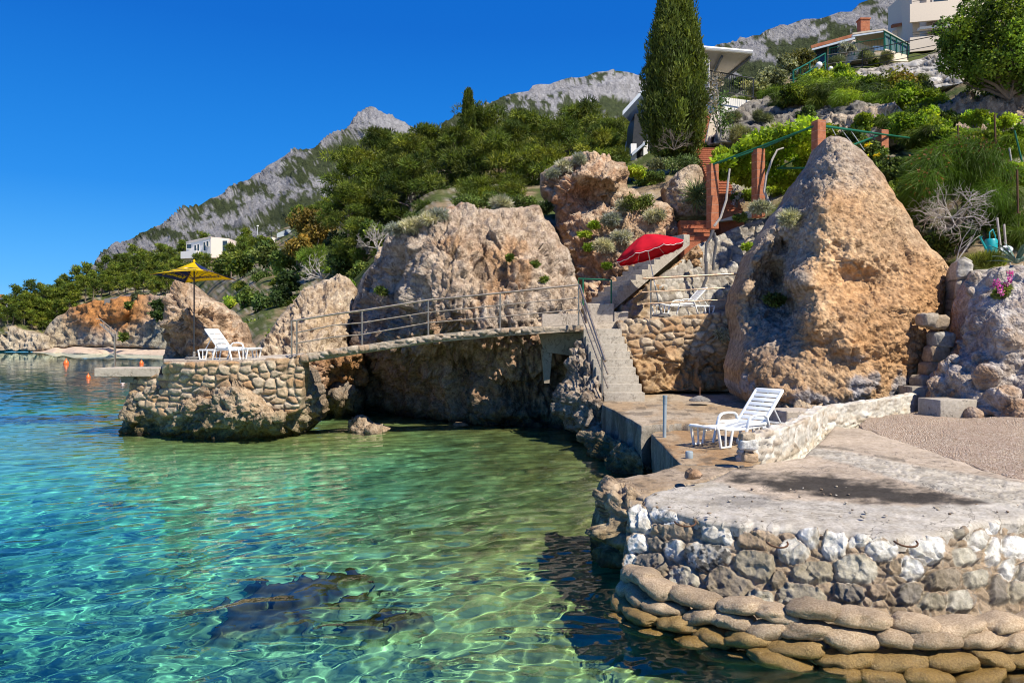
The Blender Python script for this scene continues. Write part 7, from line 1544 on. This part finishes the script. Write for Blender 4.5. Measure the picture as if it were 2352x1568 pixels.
def twigs(name, label, cat, base, dirs, L, depth, seed, mat='deadwood', r0=.04, spread=.6, up=.1, kids=3):
    r = rnd(seed); root = empty(name, base, 0, label, cat); m = MB()
    def grow(p, d, L, rad, k):
        n = 4; pts = [p]; q = p
        for i in range(n):
            d = d+r.normal(0, .16, 3); d = d/np.linalg.norm(d); q = q+d*L/n; pts.append(q)
        m.tube([tuple(x) for x in pts], [rad*(1-.5*i/n) for i in range(n+1)], 5 if k > 1 else 4, cap=False)
        if k > 0:
            for j in range(kids):
                t = r.randint(2, n+1); nd = d+r.normal(0, spread, 3)+np.array([0, 0, up]); grow(pts[t], nd/np.linalg.norm(nd), L*(.55+.25*r.rand()), rad*.55, k-1)
    for d in dirs: grow(np.zeros(3), np.array(d, float)/np.linalg.norm(d), L, r0, depth)
    m.build('branches', MAT[mat], root, True); return root
def make_veg():
    MAT['leaf'] = leaf_mat('foliage'); MAT['waxleaf'] = leaf_mat('glossy_foliage', .3, .4); MAT['vineleaf'] = leaf_mat('vine_leaves', .5, .5)
    from mathutils.bvhtree import BVHTree
    hill = bpy.data.objects['hillside']; me = hill.data; bv = BVHTree.FromPolygons([v.co[:] for v in me.vertices], [tuple(p.vertices) for p in me.polygons])
    camp = Vector((0, 0, CAMZ))
    def ground(px, py):
        d = P(px, py, 1.0)-camp; h = bv.ray_cast(camp, d.normalized()); return h[0]
    # ---- near wood: pines on the rise behind the boulder
    protos = [pine_proto(100+i, 5.4+.4*(i % 2), 2.7, 21, col=[tuple(.78*q for q in c) for c in PINE], sub=5) for i in range(4)]
    near = [(838, 405, 80, 60, 'leftmost tall dark pine of the wood beside the distant peak'), (905, 365, 66, 63, 'pine whose crown touches the foot of the pointed peak'), (1005, 345, 66, 66, None), (1110, 325, 76, 66, 'pine standing right below the small distant cypress'), (1225, 325, 76, 68, None), (1335, 310, 80, 68, None), (1425, 330, 66, 62, 'rightmost pine of the wood beside the cypress house'),
            (800, 480, 52, 50, None), (870, 480, 80, 52, 'broad dark pine with visible limbs above the bare grey bush'), (960, 440, 84, 50, None), (1060, 410, 84, 52, None), (1155, 395, 84, 52, None), (1255, 400, 80, 50, None), (1350, 370, 70, 50, None), (985, 520, 62, 44, None), (1085, 470, 62, 43, None), (1180, 460, 56, 43, None), (840, 560, 56, 44, 'low shaded pine at the left foot of the wood'), (905, 575, 40, 39, None), (1290, 340, 70, 60, None), (1040, 345, 60, 60, None), (945, 375, 60, 60, None), (1160, 335, 60, 62, None), (1390, 335, 56, 58, None), (1420, 375, 46, 48, None)]
    used = [False]*4; r = rnd(9)
    for i, (px, py, rp, Y, lab) in enumerate(near):
        k = i % 4; o = protos[k] if not used[k] else copy_tree(protos[k]); used[k] = True
        R_ = rp*Y/F; s = R_/2.15; c = P(px, py+6, Y); place(o, (c.x, c.y, c.z-3.5*s), s, r.rand()*6.3, lab or 'green pine in the thick wood between pale boulder and cypress', 'pines of the wood above the boulder', 'pine tree')
    # ---- headland wood
    fp = [pine_proto(200+i, 7.5+.8*i, 2.9, 15, 26, .62, .20, PINE, 4) for i in range(4)]
    reg = np.array([(-40, 748), (-40, 738), (0, 726), (60, 706), (130, 680), (200, 652), (300, 618), (420, 590), (560, 574), (640, 536), (700, 512), (760, 496), (770, 540), (690, 580), (620, 600), (560, 640), (480, 650), (400, 665), (372, 690), (300, 678), (235, 690), (175, 705), (140, 742), (105, 765), (50, 752)])
    pts = []; y = 512
    while y < 770:
        x = -40+r.rand()*12
        while x < 780:
            q = (x+r.normal(0, 4), y+r.normal(0, 4)); pts.append(q); x += 19
        y += 13
    pts = np.array(pts); sd, _ = poly_sdf(pts, reg); pts = pts[sd > 0]
    usedf = [False]*4; nfar = 0
    for px, py in pts:
        if 405 < px < 550 and 545 < py < 632 and r.rand() < .88: continue
        if 580 < px < 676 and 530 < py < 590: continue
        g = ground(px, py)
        if g is None: continue
        k = r.randint(4); o = fp[k] if not usedf[k] else copy_tree(fp[k]); usedf[k] = True; nfar += 1
        s = (.52+.3*r.rand())*(g.y/200)**.75; place(o, g-Vector((0, 0, .5)), (s*1.05, s*1.05, s), r.rand()*6.3, 'pine tree in the dense wood on the far headland', 'pines on the far headland', 'pine tree')
    for k in range(4):
        if not usedf[k]: place(fp[k], ground(300, 620), .7, 1, 'pine tree in the dense wood on the far headland', 'pines on the far headland', 'pine tree')
    print('far pines', nfar)
    # ---- middle distance: oak in flower, crooked pine, bushes
    bush('oak_tree', 'rusty brown flowering tree left of the dark pines', 'tree', 722, 520, 60, 78, OAK, 301, (1, 1, 1), 34, 150, .30, .22)
    bush('oak_tree', 'smaller rusty brown tree below the flowering one', 'tree', 690, 570, 34, 66, OAK, 302, (1, 1, 1), 18, 130, .28, .2)
    bush('pine_tree', 'bright green crooked young pine growing from the slanting rock', 'pine tree', 722, 595, 46, 47, [(.17, .25, .03), (.13, .21, .025), (.20, .27, .04)], 303, (1.1, 1, .7), 22, 130, .24, .03, 'needle')
    twigs('dead_branches', 'bleached bare branches under the bright crooked pine', 'branches', P(740, 640, 44), [(-1, 0, .5), (-.6, .2, .8), (-.9, 0, .15), (-.5, 0, 1)], .75, 3, 304, r0=.045)
    for i, (px, py, rp, Y, cols, lab) in enumerate(((610, 585, 40, 92, BUSH, 'grey green bush below the street lamp'), (655, 600, 42, 80, BUSH, 'dark bush below the low white building'), (560, 610, 34, 120, PINE, 'green bush right of the yellow parasol top'), (520, 610, 34, 140, PINE, 'bush just above the yellow parasol tip'), (665, 650, 30, 52, DARKG, 'dark bush at the foot of the rusty tree'),
            (575, 690, 34, 60, BUSH, 'bush on the slope right of the upright rock'), (618, 705, 44, 50, BUSH, 'round bush in the gully left of the slanting rock'), (598, 750, 44, 44, BUSH, 'large bush filling the gully behind the pier lounger'), (648, 680, 34, 48, DARKG, 'dark bush at the top of the gully'), (580, 800, 22, 40, DARKG, 'small dark bush low in the gully'), (636, 750, 26, 42, BUSH, 'small bush against the slanting rock'),
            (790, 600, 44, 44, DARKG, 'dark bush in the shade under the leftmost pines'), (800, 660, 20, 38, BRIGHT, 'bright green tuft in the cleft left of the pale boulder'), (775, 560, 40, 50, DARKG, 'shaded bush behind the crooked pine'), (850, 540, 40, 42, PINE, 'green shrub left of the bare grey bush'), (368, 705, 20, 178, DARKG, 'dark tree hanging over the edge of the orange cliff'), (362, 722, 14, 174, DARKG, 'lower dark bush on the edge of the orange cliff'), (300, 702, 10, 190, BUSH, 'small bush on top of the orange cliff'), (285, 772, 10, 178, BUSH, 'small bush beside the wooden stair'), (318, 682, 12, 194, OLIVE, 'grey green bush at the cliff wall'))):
        bush('bush', lab, 'bush', px, py, rp, Y, cols, 310+i, (1, 1, .95), 16 if rp > 15 else 8, 120 if rp > 15 else 50, .0042*Y+.02, .0028*Y+.012)
    twigs('bare_bush', 'leafless grey bush on top of the pale boulder', 'bush', P(868, 572, 38), [(-.7, 0, 1), (-.3, .2, 1), (.2, -.2, 1), (.5, 0, 1), (-1, 0, .6), (0, .4, 1)], .55, 4, 330, r0=.03, spread=.5, up=.25)
    # ---- growth on the boulders and the cliff
    tufts = [(915, 520, 22, 28.6, SAGE, 'silvery tuft at the left shoulder of the pale boulder'), (945, 512, 24, 28.4, SAGE, 'silvery cushion plant along the upper left edge of the pale boulder'), (985, 500, 24, 28.2, SAGE, 'silvery cushion left of the pale boulder top'), (1012, 490, 18, 28.2, SAGE, 'silvery tuft just below the pale boulder top'), (955, 495, 36, 31, BUSH, 'low green shrub behind the silvery plants'), (1080, 458, 40, 31, BUSH, 'green shrub on top of the pale boulder'), (1140, 452, 42, 31.5, PINE, 'wide green shrub on the crown of the pale boulder'), (1205, 460, 44, 32, BUSH, 'green shrub at the right end of the pale boulder top'), (1150, 462, 22, 30, SAGE, 'silvery tuft in the middle of the boulder top shrubs'), (1250, 470, 24, 32, DARKG, 'dark shrub in the cleft between boulder and cliff'),
             (878, 665, 14, 28.6, BUSH, 'small plant hanging on the shaded face of the pale boulder'), (1225, 605, 12, 26.8, BUSH, 'small green tuft on the right face of the pale boulder'), (1248, 640, 12, 26.8, BUSH, 'lower green tuft on the right face of the pale boulder'), (1170, 590, 7, 26.6, BUSH, 'tiny tuft in the crack of the pale boulder'),
             (1300, 378, 18, 32, SAGE, 'silvery tuft on the top edge of the reddish cliff'), (1268, 395, 14, 32, SAGE, 'silvery tuft at the left end of the cliff top'), (1330, 362, 16, 32, SAGE, 'silvery tuft in the middle of the cliff top'), (1385, 350, 30, 34, PINE, 'low green shrub behind the cliff top'), (1468, 455, 40, 30.2, [(.17, .20, .03), (.14, .17, .03), (.20, .22, .05)], 'yellow green bush on the shoulder of the reddish cliff'), (1462, 388, 26, 33, BRIGHT, 'bright green bush above the cliff shoulder'), (1505, 400, 24, 33, BUSH, 'dark green bush between cliff and outcrop'), (1432, 470, 20, 30.5, SAGE, 'silvery plant left of the yellow green cliff bush'), (1500, 490, 22, 30, SAGE, 'silvery plant below the yellow green cliff bush'), (1400, 500, 22, 29.8, SAGE, 'silvery plant in the middle of the reddish cliff'), (1385, 560, 22, 29.2, SAGE, 'lower silvery plant on the reddish cliff'), (1430, 540, 20, 29.4, SAGE, 'silvery plant right of the cliff middle'), (1340, 535, 13, 30, BRIGHT, 'bright tuft on the left part of the reddish cliff'), (1365, 515, 11, 30, BRIGHT, 'upper bright tuft on the reddish cliff'), (1352, 565, 11, 29.8, BRIGHT, 'lower bright tuft on the reddish cliff'), (1392, 608, 9, 28.8, BRIGHT, 'small bright tuft near the foot of the reddish cliff'),
             (1567, 362, 46, 36, [(.11, .17, .05), (.14, .20, .06), (.09, .14, .04)], 'rounded light green bush at the foot of the cypress'), (1515, 372, 26, 37, OLIVE, 'dry greyish bush left of the cypress foot'), (1815, 498, 22, 22.6, SAGE, 'silvery plant in the cleft of the pointed boulder'), (1780, 684, 22, 22.2, DARKG, 'dark green plant in the shaded hollow of the pointed boulder'), (1720, 565, 16, 25, BRIGHT, 'fresh green plant left of the pointed boulder'), (1660, 765, 15, 24.6, SAGE, 'grey green tuft on the retaining wall'), (1745, 470, 22, 28, SAGE, 'silvery plant at the foot of the middle pergola post'), (1700, 495, 16, 29.5, BUSH, 'low green trailing plant on top of the garden wall')]
    for i, (px, py, rp, Y, cols, lab) in enumerate(tufts):
        ned = cols is SAGE
        bush('shrub' if rp > 18 else 'plant', lab, 'shrub' if rp > 18 else 'plant', px, py+rp*.25, rp, Y, cols, 350+i, (1.35, 1, .55), 18 if rp > 18 else 10, 100, .17 if ned else .12, .03 if ned else .05, 'needle' if ned else 'leaf', stem=False)
    # ---- cypress
    def cypress(label, px, pyb, pyt, wpx, Y, seed, per, n, ln, wd):
        r = rnd(seed); b = P(px, pyb, Y); h = (pyb-pyt)/F*Y; w = wpx*Y/F/2; root = empty('cypress', b, 0, label, 'cypress'); cen = []; rad = []
        for k in range(n):
            t = (k+.5)/n; th = k*2.39996+r.normal(0, .25); pr = (min(1, (t+.03)/.16)**.55)*(1-max(0, t-.28)/.74*1.0)**.62; pr *= (.80+.30*r.rand())
            pr2 = pr*(.60+.44*r.rand()); cen.append((w*pr2*math.cos(th), w*pr2*math.sin(th), h*t)); s = w*(.15+.15*r.rand()); rad.append((s, s, s*2.0))
        for k in range(n//5):
            t = k/(n/5); pr = (1-max(0, t-.28)/.74)**.62; cen.append((r.normal(0, .18*w), r.normal(0, .18*w), h*t*.96)); rad.append((w*.4*pr+.05, w*.4*pr+.05, .5*h/10))
        fol_obj('crown', [foliage(cen, rad, per, ln, wd, seed+1, CYP, 'up', .22, .7)], MAT['leaf'], root)
        limb_mesh(root, [(wob((0, 0, -.5), (0, 0, h*.8), 5, .005, r), .16*h/17, .04)], MAT['bark']); return root
    cypress('tall dark green cypress rising beside the modern white house', 1552, 348, -45, 142, 38.5, 401, 190, 480, .17, .06)
    cypress('tiny distant cypress poking above the pines', 1076, 300, 212, 26, 62, 402, 60, 90, .28, .1)
    twigs('bare_bush', 'bare greyish twigs at the foot of the cypress', 'bush', P(1548, 345, 36.5), [(-.8, -.2, .6), (-.3, -.3, 1), (.2, -.3, 1), (.7, -.2, .6), (0, -.4, 1), (-1, -.1, .4), (1, -.2, .5)], .55, 3, 403, mat='bark', r0=.022, spread=.4)
    # ---- slender flowering tree right of the cypress
    rr = rnd(410); b = P(1658, 336, 43); root = empty('slender_tree', b, 0, 'slender young tree with thin pale stems between cypress and white house', 'tree')
    cen = []; limbs = []
    for k, (x, y) in enumerate(((1640, 200), (1632, 225), (1650, 240), (1642, 262), (1668, 265), (1655, 290), (1634, 250), (1660, 225), (1645, 180), (1668, 300), (1625, 215))):
        q = P(x, y, 43+rr.normal(0, .4))-b; cen.append(tuple(q)); limbs.append((wob((0, 0, 0), tuple(q), 5, .03, rr), .04, .012))
    fol_obj('leaves', [foliage(cen, rr.uniform(.3, .5, len(cen)), 110, .16, .09, 411, [(.07, .13, .035), (.10, .17, .05), (.30, .26, .20)], 'leaf')], MAT['leaf'], root); limb_mesh(root, limbs, MAT['deadwood'], 'stems', 5)
    # ---- garden slope, top right
    garden = [(1770, 185, 46, 58, OLIVE, 'grey green olive bush right of the modern house roof', 'leaf'), (1735, 205, 34, 54, OLIVE, 'smaller olive bush beside the terrace railing', 'leaf'), (1840, 135, 40, 66, [(.10, .11, .035), (.13, .13, .04)], 'brownish green bush left of the bungalow', 'leaf'), (1800, 150, 34, 64, OLIVE, 'olive bush between modern house and bungalow', 'leaf'), (1700, 190, 20, 62, DARKG, 'dark bush just right of the flat roof', 'leaf'), (1945, 112, 18, 64, SAGE, 'pale young olive in front of the bungalow', 'leaf'), (1990, 128, 20, 63, OLIVE, 'dry grassy bush below the bungalow veranda', 'needle'), (2040, 132, 18, 62, OLIVE, 'dry weeds in front of the bungalow parapet', 'needle'), (1925, 138, 20, 63, OLIVE, 'dry weeds at the left of the bungalow terrace', 'needle'),
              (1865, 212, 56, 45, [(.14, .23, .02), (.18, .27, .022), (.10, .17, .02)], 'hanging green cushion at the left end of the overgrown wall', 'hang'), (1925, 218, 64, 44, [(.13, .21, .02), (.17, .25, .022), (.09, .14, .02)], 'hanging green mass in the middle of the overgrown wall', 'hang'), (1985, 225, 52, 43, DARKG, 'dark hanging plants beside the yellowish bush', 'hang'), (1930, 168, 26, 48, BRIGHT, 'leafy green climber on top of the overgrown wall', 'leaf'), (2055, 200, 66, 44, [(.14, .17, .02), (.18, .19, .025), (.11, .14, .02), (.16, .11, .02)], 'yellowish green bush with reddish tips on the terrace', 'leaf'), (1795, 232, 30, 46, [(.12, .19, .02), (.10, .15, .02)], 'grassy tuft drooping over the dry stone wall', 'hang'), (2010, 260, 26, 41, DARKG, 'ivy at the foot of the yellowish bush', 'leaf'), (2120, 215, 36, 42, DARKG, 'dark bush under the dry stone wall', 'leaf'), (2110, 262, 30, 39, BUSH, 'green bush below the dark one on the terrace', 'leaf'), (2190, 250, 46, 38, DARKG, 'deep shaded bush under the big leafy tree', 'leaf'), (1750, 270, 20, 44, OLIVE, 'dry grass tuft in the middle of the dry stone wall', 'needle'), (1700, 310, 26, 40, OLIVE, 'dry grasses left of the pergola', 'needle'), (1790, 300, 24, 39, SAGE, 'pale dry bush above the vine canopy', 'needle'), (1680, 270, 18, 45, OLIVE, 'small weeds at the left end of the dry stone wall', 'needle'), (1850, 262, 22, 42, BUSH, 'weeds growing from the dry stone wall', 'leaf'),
              (2090, 290, 56, 33, BRIGHT, 'lime green vine bush left of the vineyard posts', 'leaf'), (2150, 300, 50, 33, BRIGHT, 'lime green vine bush right of the pergola pipes', 'leaf'), (2130, 265, 30, 33.5, BRIGHT, 'top shoots of the lime green vines', 'leaf'), (2240, 270, 26, 30, BRIGHT, 'young vine row left of the rusty post', 'leaf'), (2300, 280, 34, 29, BRIGHT, 'young vine at the rusty post', 'leaf'), (2335, 300, 24, 27, BRIGHT, 'young vine on the green stake', 'leaf'), (2005, 350, 46, 30, BUSH, 'green plants with yellow flowers right of the boulder tip', 'leaf'), (2045, 390, 44, 28.5, BUSH, 'green weeds on the slope right of the pointed boulder', 'leaf'), (2075, 440, 40, 27.5, PINE, 'green weeds between pointed boulder and hanging bush', 'leaf'), (2105, 500, 30, 25.5, DARKG, 'dark weeds under the left side of the hanging bush', 'leaf'), (2160, 560, 40, 24, DARKG, 'dark undergrowth behind the bare tangled branches', 'leaf'), (2215, 545, 36, 23.5, DARKG, 'dark undergrowth left of the watering can', 'leaf'), (1960, 320, 30, 33, BUSH, 'weeds just behind the tip of the pointed boulder', 'leaf')]
    for i, (px, py, rp, Y, cols, lab, md) in enumerate(garden):
        big = rp > 34; fine = md in ('needle', 'hang')
        bush('shrub', lab, 'shrub', px, py, rp, Y, cols, 450+i, (1.2, 1, .8), 20 if big else 12, 230 if fine else 130, .30 if md == 'hang' else (.22 if md == 'needle' else .0026*Y+.055), .022 if fine else .0018*Y+.035, md, mat='vineleaf' if cols is BRIGHT else 'leaf')
    # curtains of greenery spilling over the terrace walls
    rr = rnd(466); HG = [(.16, .26, .02), (.21, .31, .025), (.11, .19, .02), (.25, .33, .03)]
    for i, (px, py, rp, Y) in enumerate(((1830, 222, 40, 45), (1850, 195, 34, 47), (1890, 190, 42, 46), (1905, 225, 48, 43.5), (1950, 195, 44, 45), (1960, 232, 46, 42.5), (2000, 205, 40, 44), (2025, 235, 42, 42), (2085, 222, 44, 42), (2100, 190, 34, 46), (2130, 240, 40, 40), (1775, 215, 30, 48), (2160, 275, 40, 36), (2060, 280, 40, 36), (1990, 285, 36, 37), (2120, 310, 44, 32), (2180, 315, 40, 31), (2230, 320, 38, 29), (2280, 325, 36, 28), (2330, 330, 34, 27), (2340, 400, 40, 25.5))):
        bush('trailing_plant', 'fresh green trailing plant spilling over the terraces on the right slope', 'plant', px, py, rp, Y, HG if i % 3 else PINE, 660+i, (1.35, 1, .75), 20, 260, .26 if i % 2 else .0035*Y+.03, .02 if i % 2 else .0022*Y+.02, 'hang' if i % 2 else 'leaf', 'trailing plants on the right slope', False, 'vineleaf')
    # wild growth filling the slope
    rr = rnd(477); gp = [(1650, 300), (1690, 330), (1720, 300), (1760, 290), (1820, 285), (1870, 300), (1900, 330), (1940, 300), (1980, 300), (2020, 330), (2060, 340), (2100, 330), (2140, 345), (2180, 320), (2220, 300), (2260, 310), (2300, 330), (2330, 340), (2340, 400), (2310, 350), (2060, 420), (2090, 470), (2030, 420), (1990, 380), (1650, 450), (1720, 450), (1790, 440), (1600, 350), (1490, 420), (1590, 420), (1240, 520), (1420, 420), (1380, 400), (2130, 540), (2240, 500), (2290, 540), (2330, 470), (2150, 160), (2080, 160), (2010, 150), (1890, 160), (1850, 175), (1760, 215), (1700, 235), (1680, 215), (2100, 230), (2180, 190), (2230, 230), (2200, 270), (560, 660), (600, 640), (640, 650), (540, 700), (565, 780), (640, 780), (690, 640), (760, 620), (690, 700), (830, 620), (580, 630)]
    for i, (px, py) in enumerate(gp):
        g = ground(px, py)
        if g is None: continue
        cols = (BUSH, OLIVE, PINE, BUSH, BRIGHT, OLIVE)[rr.randint(6)]; rp = rr.uniform(14, 30)
        bush('wild_shrub', 'wild shrub scattered over the slope between rocks and walls', 'shrub', px, py, rp, g.y-.3, cols, 700+i, (1.3, 1, .75), 14, 120, .0024*g.y+.05, .0013*g.y+.02, 'leaf' if i % 3 else 'needle', 'wild shrubs on the slope', False)
    # big leafy tree, top right
    rr = rnd(500); b = P(2318, 268, 36); root = empty('leafy_tree', b, 0, 'big leafy green tree at the top right corner', 'tree'); cen = []; limbs = []
    for k in range(95):
        u = rr.normal(size=3); u /= np.linalg.norm(u); R_ = np.array([2.75, 2.2, 2.3])*(.55+.45*rr.rand()); q = np.array([-.05, 0, 3.55])+u*R_
        if q[2] < .8: q[2] = .8+rr.rand()
        cen.append(q)
        if k < 22: limbs.append((wob((0, 0, .8), tuple(q*.9), 5, .05, rr), .09, .015))
    limbs.append((wob((.3, 0, -.8), (0, 0, 2.2), 5, .03, rr), .22, .12))
    fol_obj('crown', [foliage(cen, rr.uniform(.42, .75, len(cen)), 330, .17, .10, 501, [(.10, .17, .018), (.13, .21, .022), (.07, .125, .016), (.18, .26, .03)], 'leaf', .3, .5)], MAT['leaf'], root); limb_mesh(root, limbs, MAT['bark'], 'trunk', 7)
    o = bush('leafy_tree', 'dark leafy tree cut by the right edge behind the big one', 'tree', 2345, 150, 90, 41, DARKG, 503, (1, 1, 1), 30, 200, .2, .12)
    # hanging fine-leaved bush with bare undergrowth
    rr = rnd(510); b = P(2200, 520, 24.5); root = empty('hanging_bush', b, 0, 'big drooping bright green feathery bush above the bare tangled branches', 'bush'); cen = []; rad = []
    for x, y, s in ((2130, 380, 48), (2170, 360, 50), (2215, 350, 50), (2255, 360, 48), (2285, 400, 46), (2300, 450, 42), (2120, 420, 40), (2105, 455, 30), (2165, 410, 46), (2225, 410, 52), (2265, 450, 46), (2320, 500, 36), (2290, 500, 36), (2335, 540, 26), (2200, 380, 50), (2245, 385, 50)):
        q = P(x, y, 24.6+rr.normal(0, .5))-b; cen.append(tuple(q)); rad.append((s*24/F, s*24/F*1.1, s*24/F*.8))
    fol_obj('leaves', [foliage(cen, rad, 1500, .34, .012, 511, [(.11, .20, .015), (.14, .24, .018), (.08, .145, .012), (.17, .26, .025)], 'hang', .25, .3), foliage(cen[:8], rad[:8], 120, .08, .06, 512, [(.16, .2, .03), (.25, .12, .05)], 'leaf', .3, .8)], MAT['vineleaf'], root)
    limb_mesh(root, [(wob((0, 0, 0), c, 4, .05, rr), .03, .01) for c in cen[:8]], MAT['bark'], 'stems', 5)
    twigs('bare_branches', 'bleached bare tangled branches under the drooping bush', 'branches', P(2185, 500, 23.4), [(-1, 0, .2), (-.8, -.2, -.2), (-.4, -.2, .6), (.3, -.3, .3), (.8, -.1, -.1), (-.6, -.3, .1), (.1, -.4, -.4), (-1, -.1, -.3), (.6, -.2, .4)], .62, 3, 513, r0=.024, spread=.75, up=0, kids=4)
    twigs('bare_branches', 'two thin bleached stems right behind the stone pillar', 'branches', P(2196, 612, 21.2), [(.2, 0, 1), (-.1, 0, 1)], .75, 1, 514, r0=.022, spread=.3)
    # agave, grasses and flowers on the right
    c = P(2335, 606, 20.0); root = empty('agave', c, 0, 'blue green agave with long pointed leaves at the right edge', 'agave'); rr = rnd(520)
    m = MB()
    for k in range(20):
        th = k*2.4; el = .35+.9*rr.rand(); L = .75+.35*rr.rand(); d = Vector((math.cos(th)*math.cos(el), math.sin(th)*math.cos(el), math.sin(el))); s = Vector((-math.sin(th), math.cos(th), 0)); pts = []
        for t in np.linspace(0, 1, 6): pts.append((d*L*t+Vector((0, 0, -.25*t*t)), .065*(1-t)**.7*(.7+.9*t)+.002))
        V = []
        for p, w in pts: V += [p-s*w+Vector((0, 0, w*.5)), p, p+s*w+Vector((0, 0, w*.5)), p+Vector((0, 0, .012))]
        m.add(V, [(4*i+a, 4*i+(a+1) % 4, 4*i+4+(a+1) % 4, 4*i+4+a) for i in range(5) for a in range(4)])
    m.build('leaves', paint_mat('agave_leaf', (.10, .17, .13), .5), root, True)
    bush('grass_clump', 'sunny yellow green grass under the watering can', 'grass', 2270, 605, 26, 20.6, [(.22, .26, .03), (.28, .30, .05), (.16, .2, .03)], 521, (1.5, 1, .6), 12, 260, .22, .014, 'up', stem=False)
    o = bush('flowering_plant', 'pink flowering plant on the right stone bank', 'plant', 2306, 672, 24, 18.3, BUSH, 522, (1.1, 1, .9), 10, 120, .09, .045, 'leaf')
    rr = rnd(523); cen = [tuple(P(x, y, 18.0)-o.location) for x, y in ((2290, 648), (2296, 660), (2318, 640), (2322, 628), (2300, 672), (2312, 650), (2285, 655))]
    fol_obj('flowers', [foliage(cen, [.06]*7, 34, .05, .04, 524, [(.55, .10, .45), (.62, .16, .5), (.45, .08, .4)], 'leaf', .2, .3)], MAT['leaf'], o)
    o = bush('flowering_plant', 'pale pink flowering plant beside the long brown stairs', 'plant', 1692, 455, 15, 31, BUSH, 525, (.7, .7, 1.3), 8, 90, .11, .05, 'leaf')
    cen = [tuple(P(x, y, 30.7)-o.location) for x, y in ((1690, 432), (1684, 440), (1700, 445), (1692, 456), (1704, 462), (1686, 465))]
    fol_obj('flowers', [foliage(cen, [.10]*6, 30, .07, .06, 526, [(.62, .40, .46), (.7, .5, .52)], 'leaf', .2, .3)], MAT['leaf'], o)
    for i, (px, py) in enumerate(((1990, 335), (2010, 358), (2030, 372), (1985, 362))):
        root = empty('yellow_flower', P(px, py, 28.6), 0, 'small yellow flower on the slope right of the boulder tip', 'flower', 'yellow flowers right of the boulder tip')
        fol_obj('petals', [foliage([(0, 0, 0), (.12, 0, .06)], [.05, .05], 16, .07, .05, 530+i, [(.8, .55, .01)], 'leaf', .1, .2)], MAT['leaf'], root)
    root = bush('agave', 'spiky green yucca beside the lower brown steps', 'agave', 1606, 448, 20, 31, [(.12, .17, .06), (.2, .24, .10)], 540, (1, 1, .9), 5, 70, .5, .04, 'needle', stem=False)
    # grape vine on the pergola
    rr = rnd(550); b = P(1795, 480, 29); root = empty('grapevine', b, 0, 'lush lime green grapevine roofing the pergola', 'vine'); cen = []; rad = []
    for x, y, Y, s in ((1730, 330, 29.6, 26), (1765, 318, 29.5, 30), (1800, 310, 29.3, 32), (1835, 302, 29, 32), (1862, 305, 28.6, 24), (1790, 335, 31, 32), (1830, 330, 31, 32), (1862, 335, 30, 26), (1850, 290, 30, 24), (1820, 345, 32, 30), (1780, 345, 32.5, 26), (1660, 372, 29.6, 20), (1685, 362, 30, 24), (1712, 350, 30.5, 26), (1690, 385, 31, 24), (1718, 380, 31.5, 26), (1660, 395, 31, 18), (1700, 405, 32.5, 22), (1765, 385, 33, 22), (1775, 405, 32, 24), (1805, 410, 32, 24), (1835, 405, 31.5, 24), (1760, 360, 33, 24), (1900, 300, 29, 14), (1870, 360, 31, 22), (1725, 412, 32, 18), (1850, 375, 32, 20), (1655, 352, 30, 12), (1745, 410, 31.5, 18)):
        cen.append(tuple(P(x, y, Y)-b)); rad.append((s*Y/F*1.4, s*Y/F*1.6, s*Y/F*.72))
    fol_obj('leaves', [foliage(cen, rad, 420, .17, .13, 551, BRIGHT, 'leaf', .25, .35)], MAT['vineleaf'], root)
    for pts in (((1768, 468), (1755, 440), (1760, 405), (1772, 370), (1785, 345), (1800, 340)), ((1640, 520), (1655, 500), (1668, 460), (1672, 420), (1676, 388))):
        m = MB(); m.tube([Vector(P(x, y, 28.6))-b for x, y in pts], [.05, .045, .045, .04, .035, .03][:len(pts)], 7); m.build('stem', MAT['deadwood'], root, True)
    # thick vine stems on the garden wall
    root = empty('vine_stems', P(1625, 640, 27.6), 0, 'two thick grey vine stems hanging down the garden wall', 'vine')
    for pts in (((1638, 528), (1632, 545), (1622, 560), (1620, 600), (1622, 625)), ((1640, 535), (1645, 560), (1640, 590), (1638, 620)), ((1622, 600), (1622, 640), (1616, 655), (1610, 668))):
        m = MB(); m.tube([P(x, y, 27.4+.0*y) for x, y in pts], [.06, .055, .05, .045, .04][:len(pts)], 7); reparent(m.build('stem', MAT['bluestem'], None, True), root)
setup_env(); mats(); thing_mats(); MAT['glassgreen'] = paint_mat('greenish_veranda_glass', (.10, .16, .15), .12, 0, 0, .1, .6); MAT['bluestem'] = paint_mat('grey_blue_vine_bark', (.12, .12, .13), .9, 0, .02, .3)
make_sea(); make_water_body(bpy.data.objects['sea']); make_terrain(); make_rocks(); make_grounds(); make_platform(); make_walls()
make_furniture(); make_houses(); make_veg()
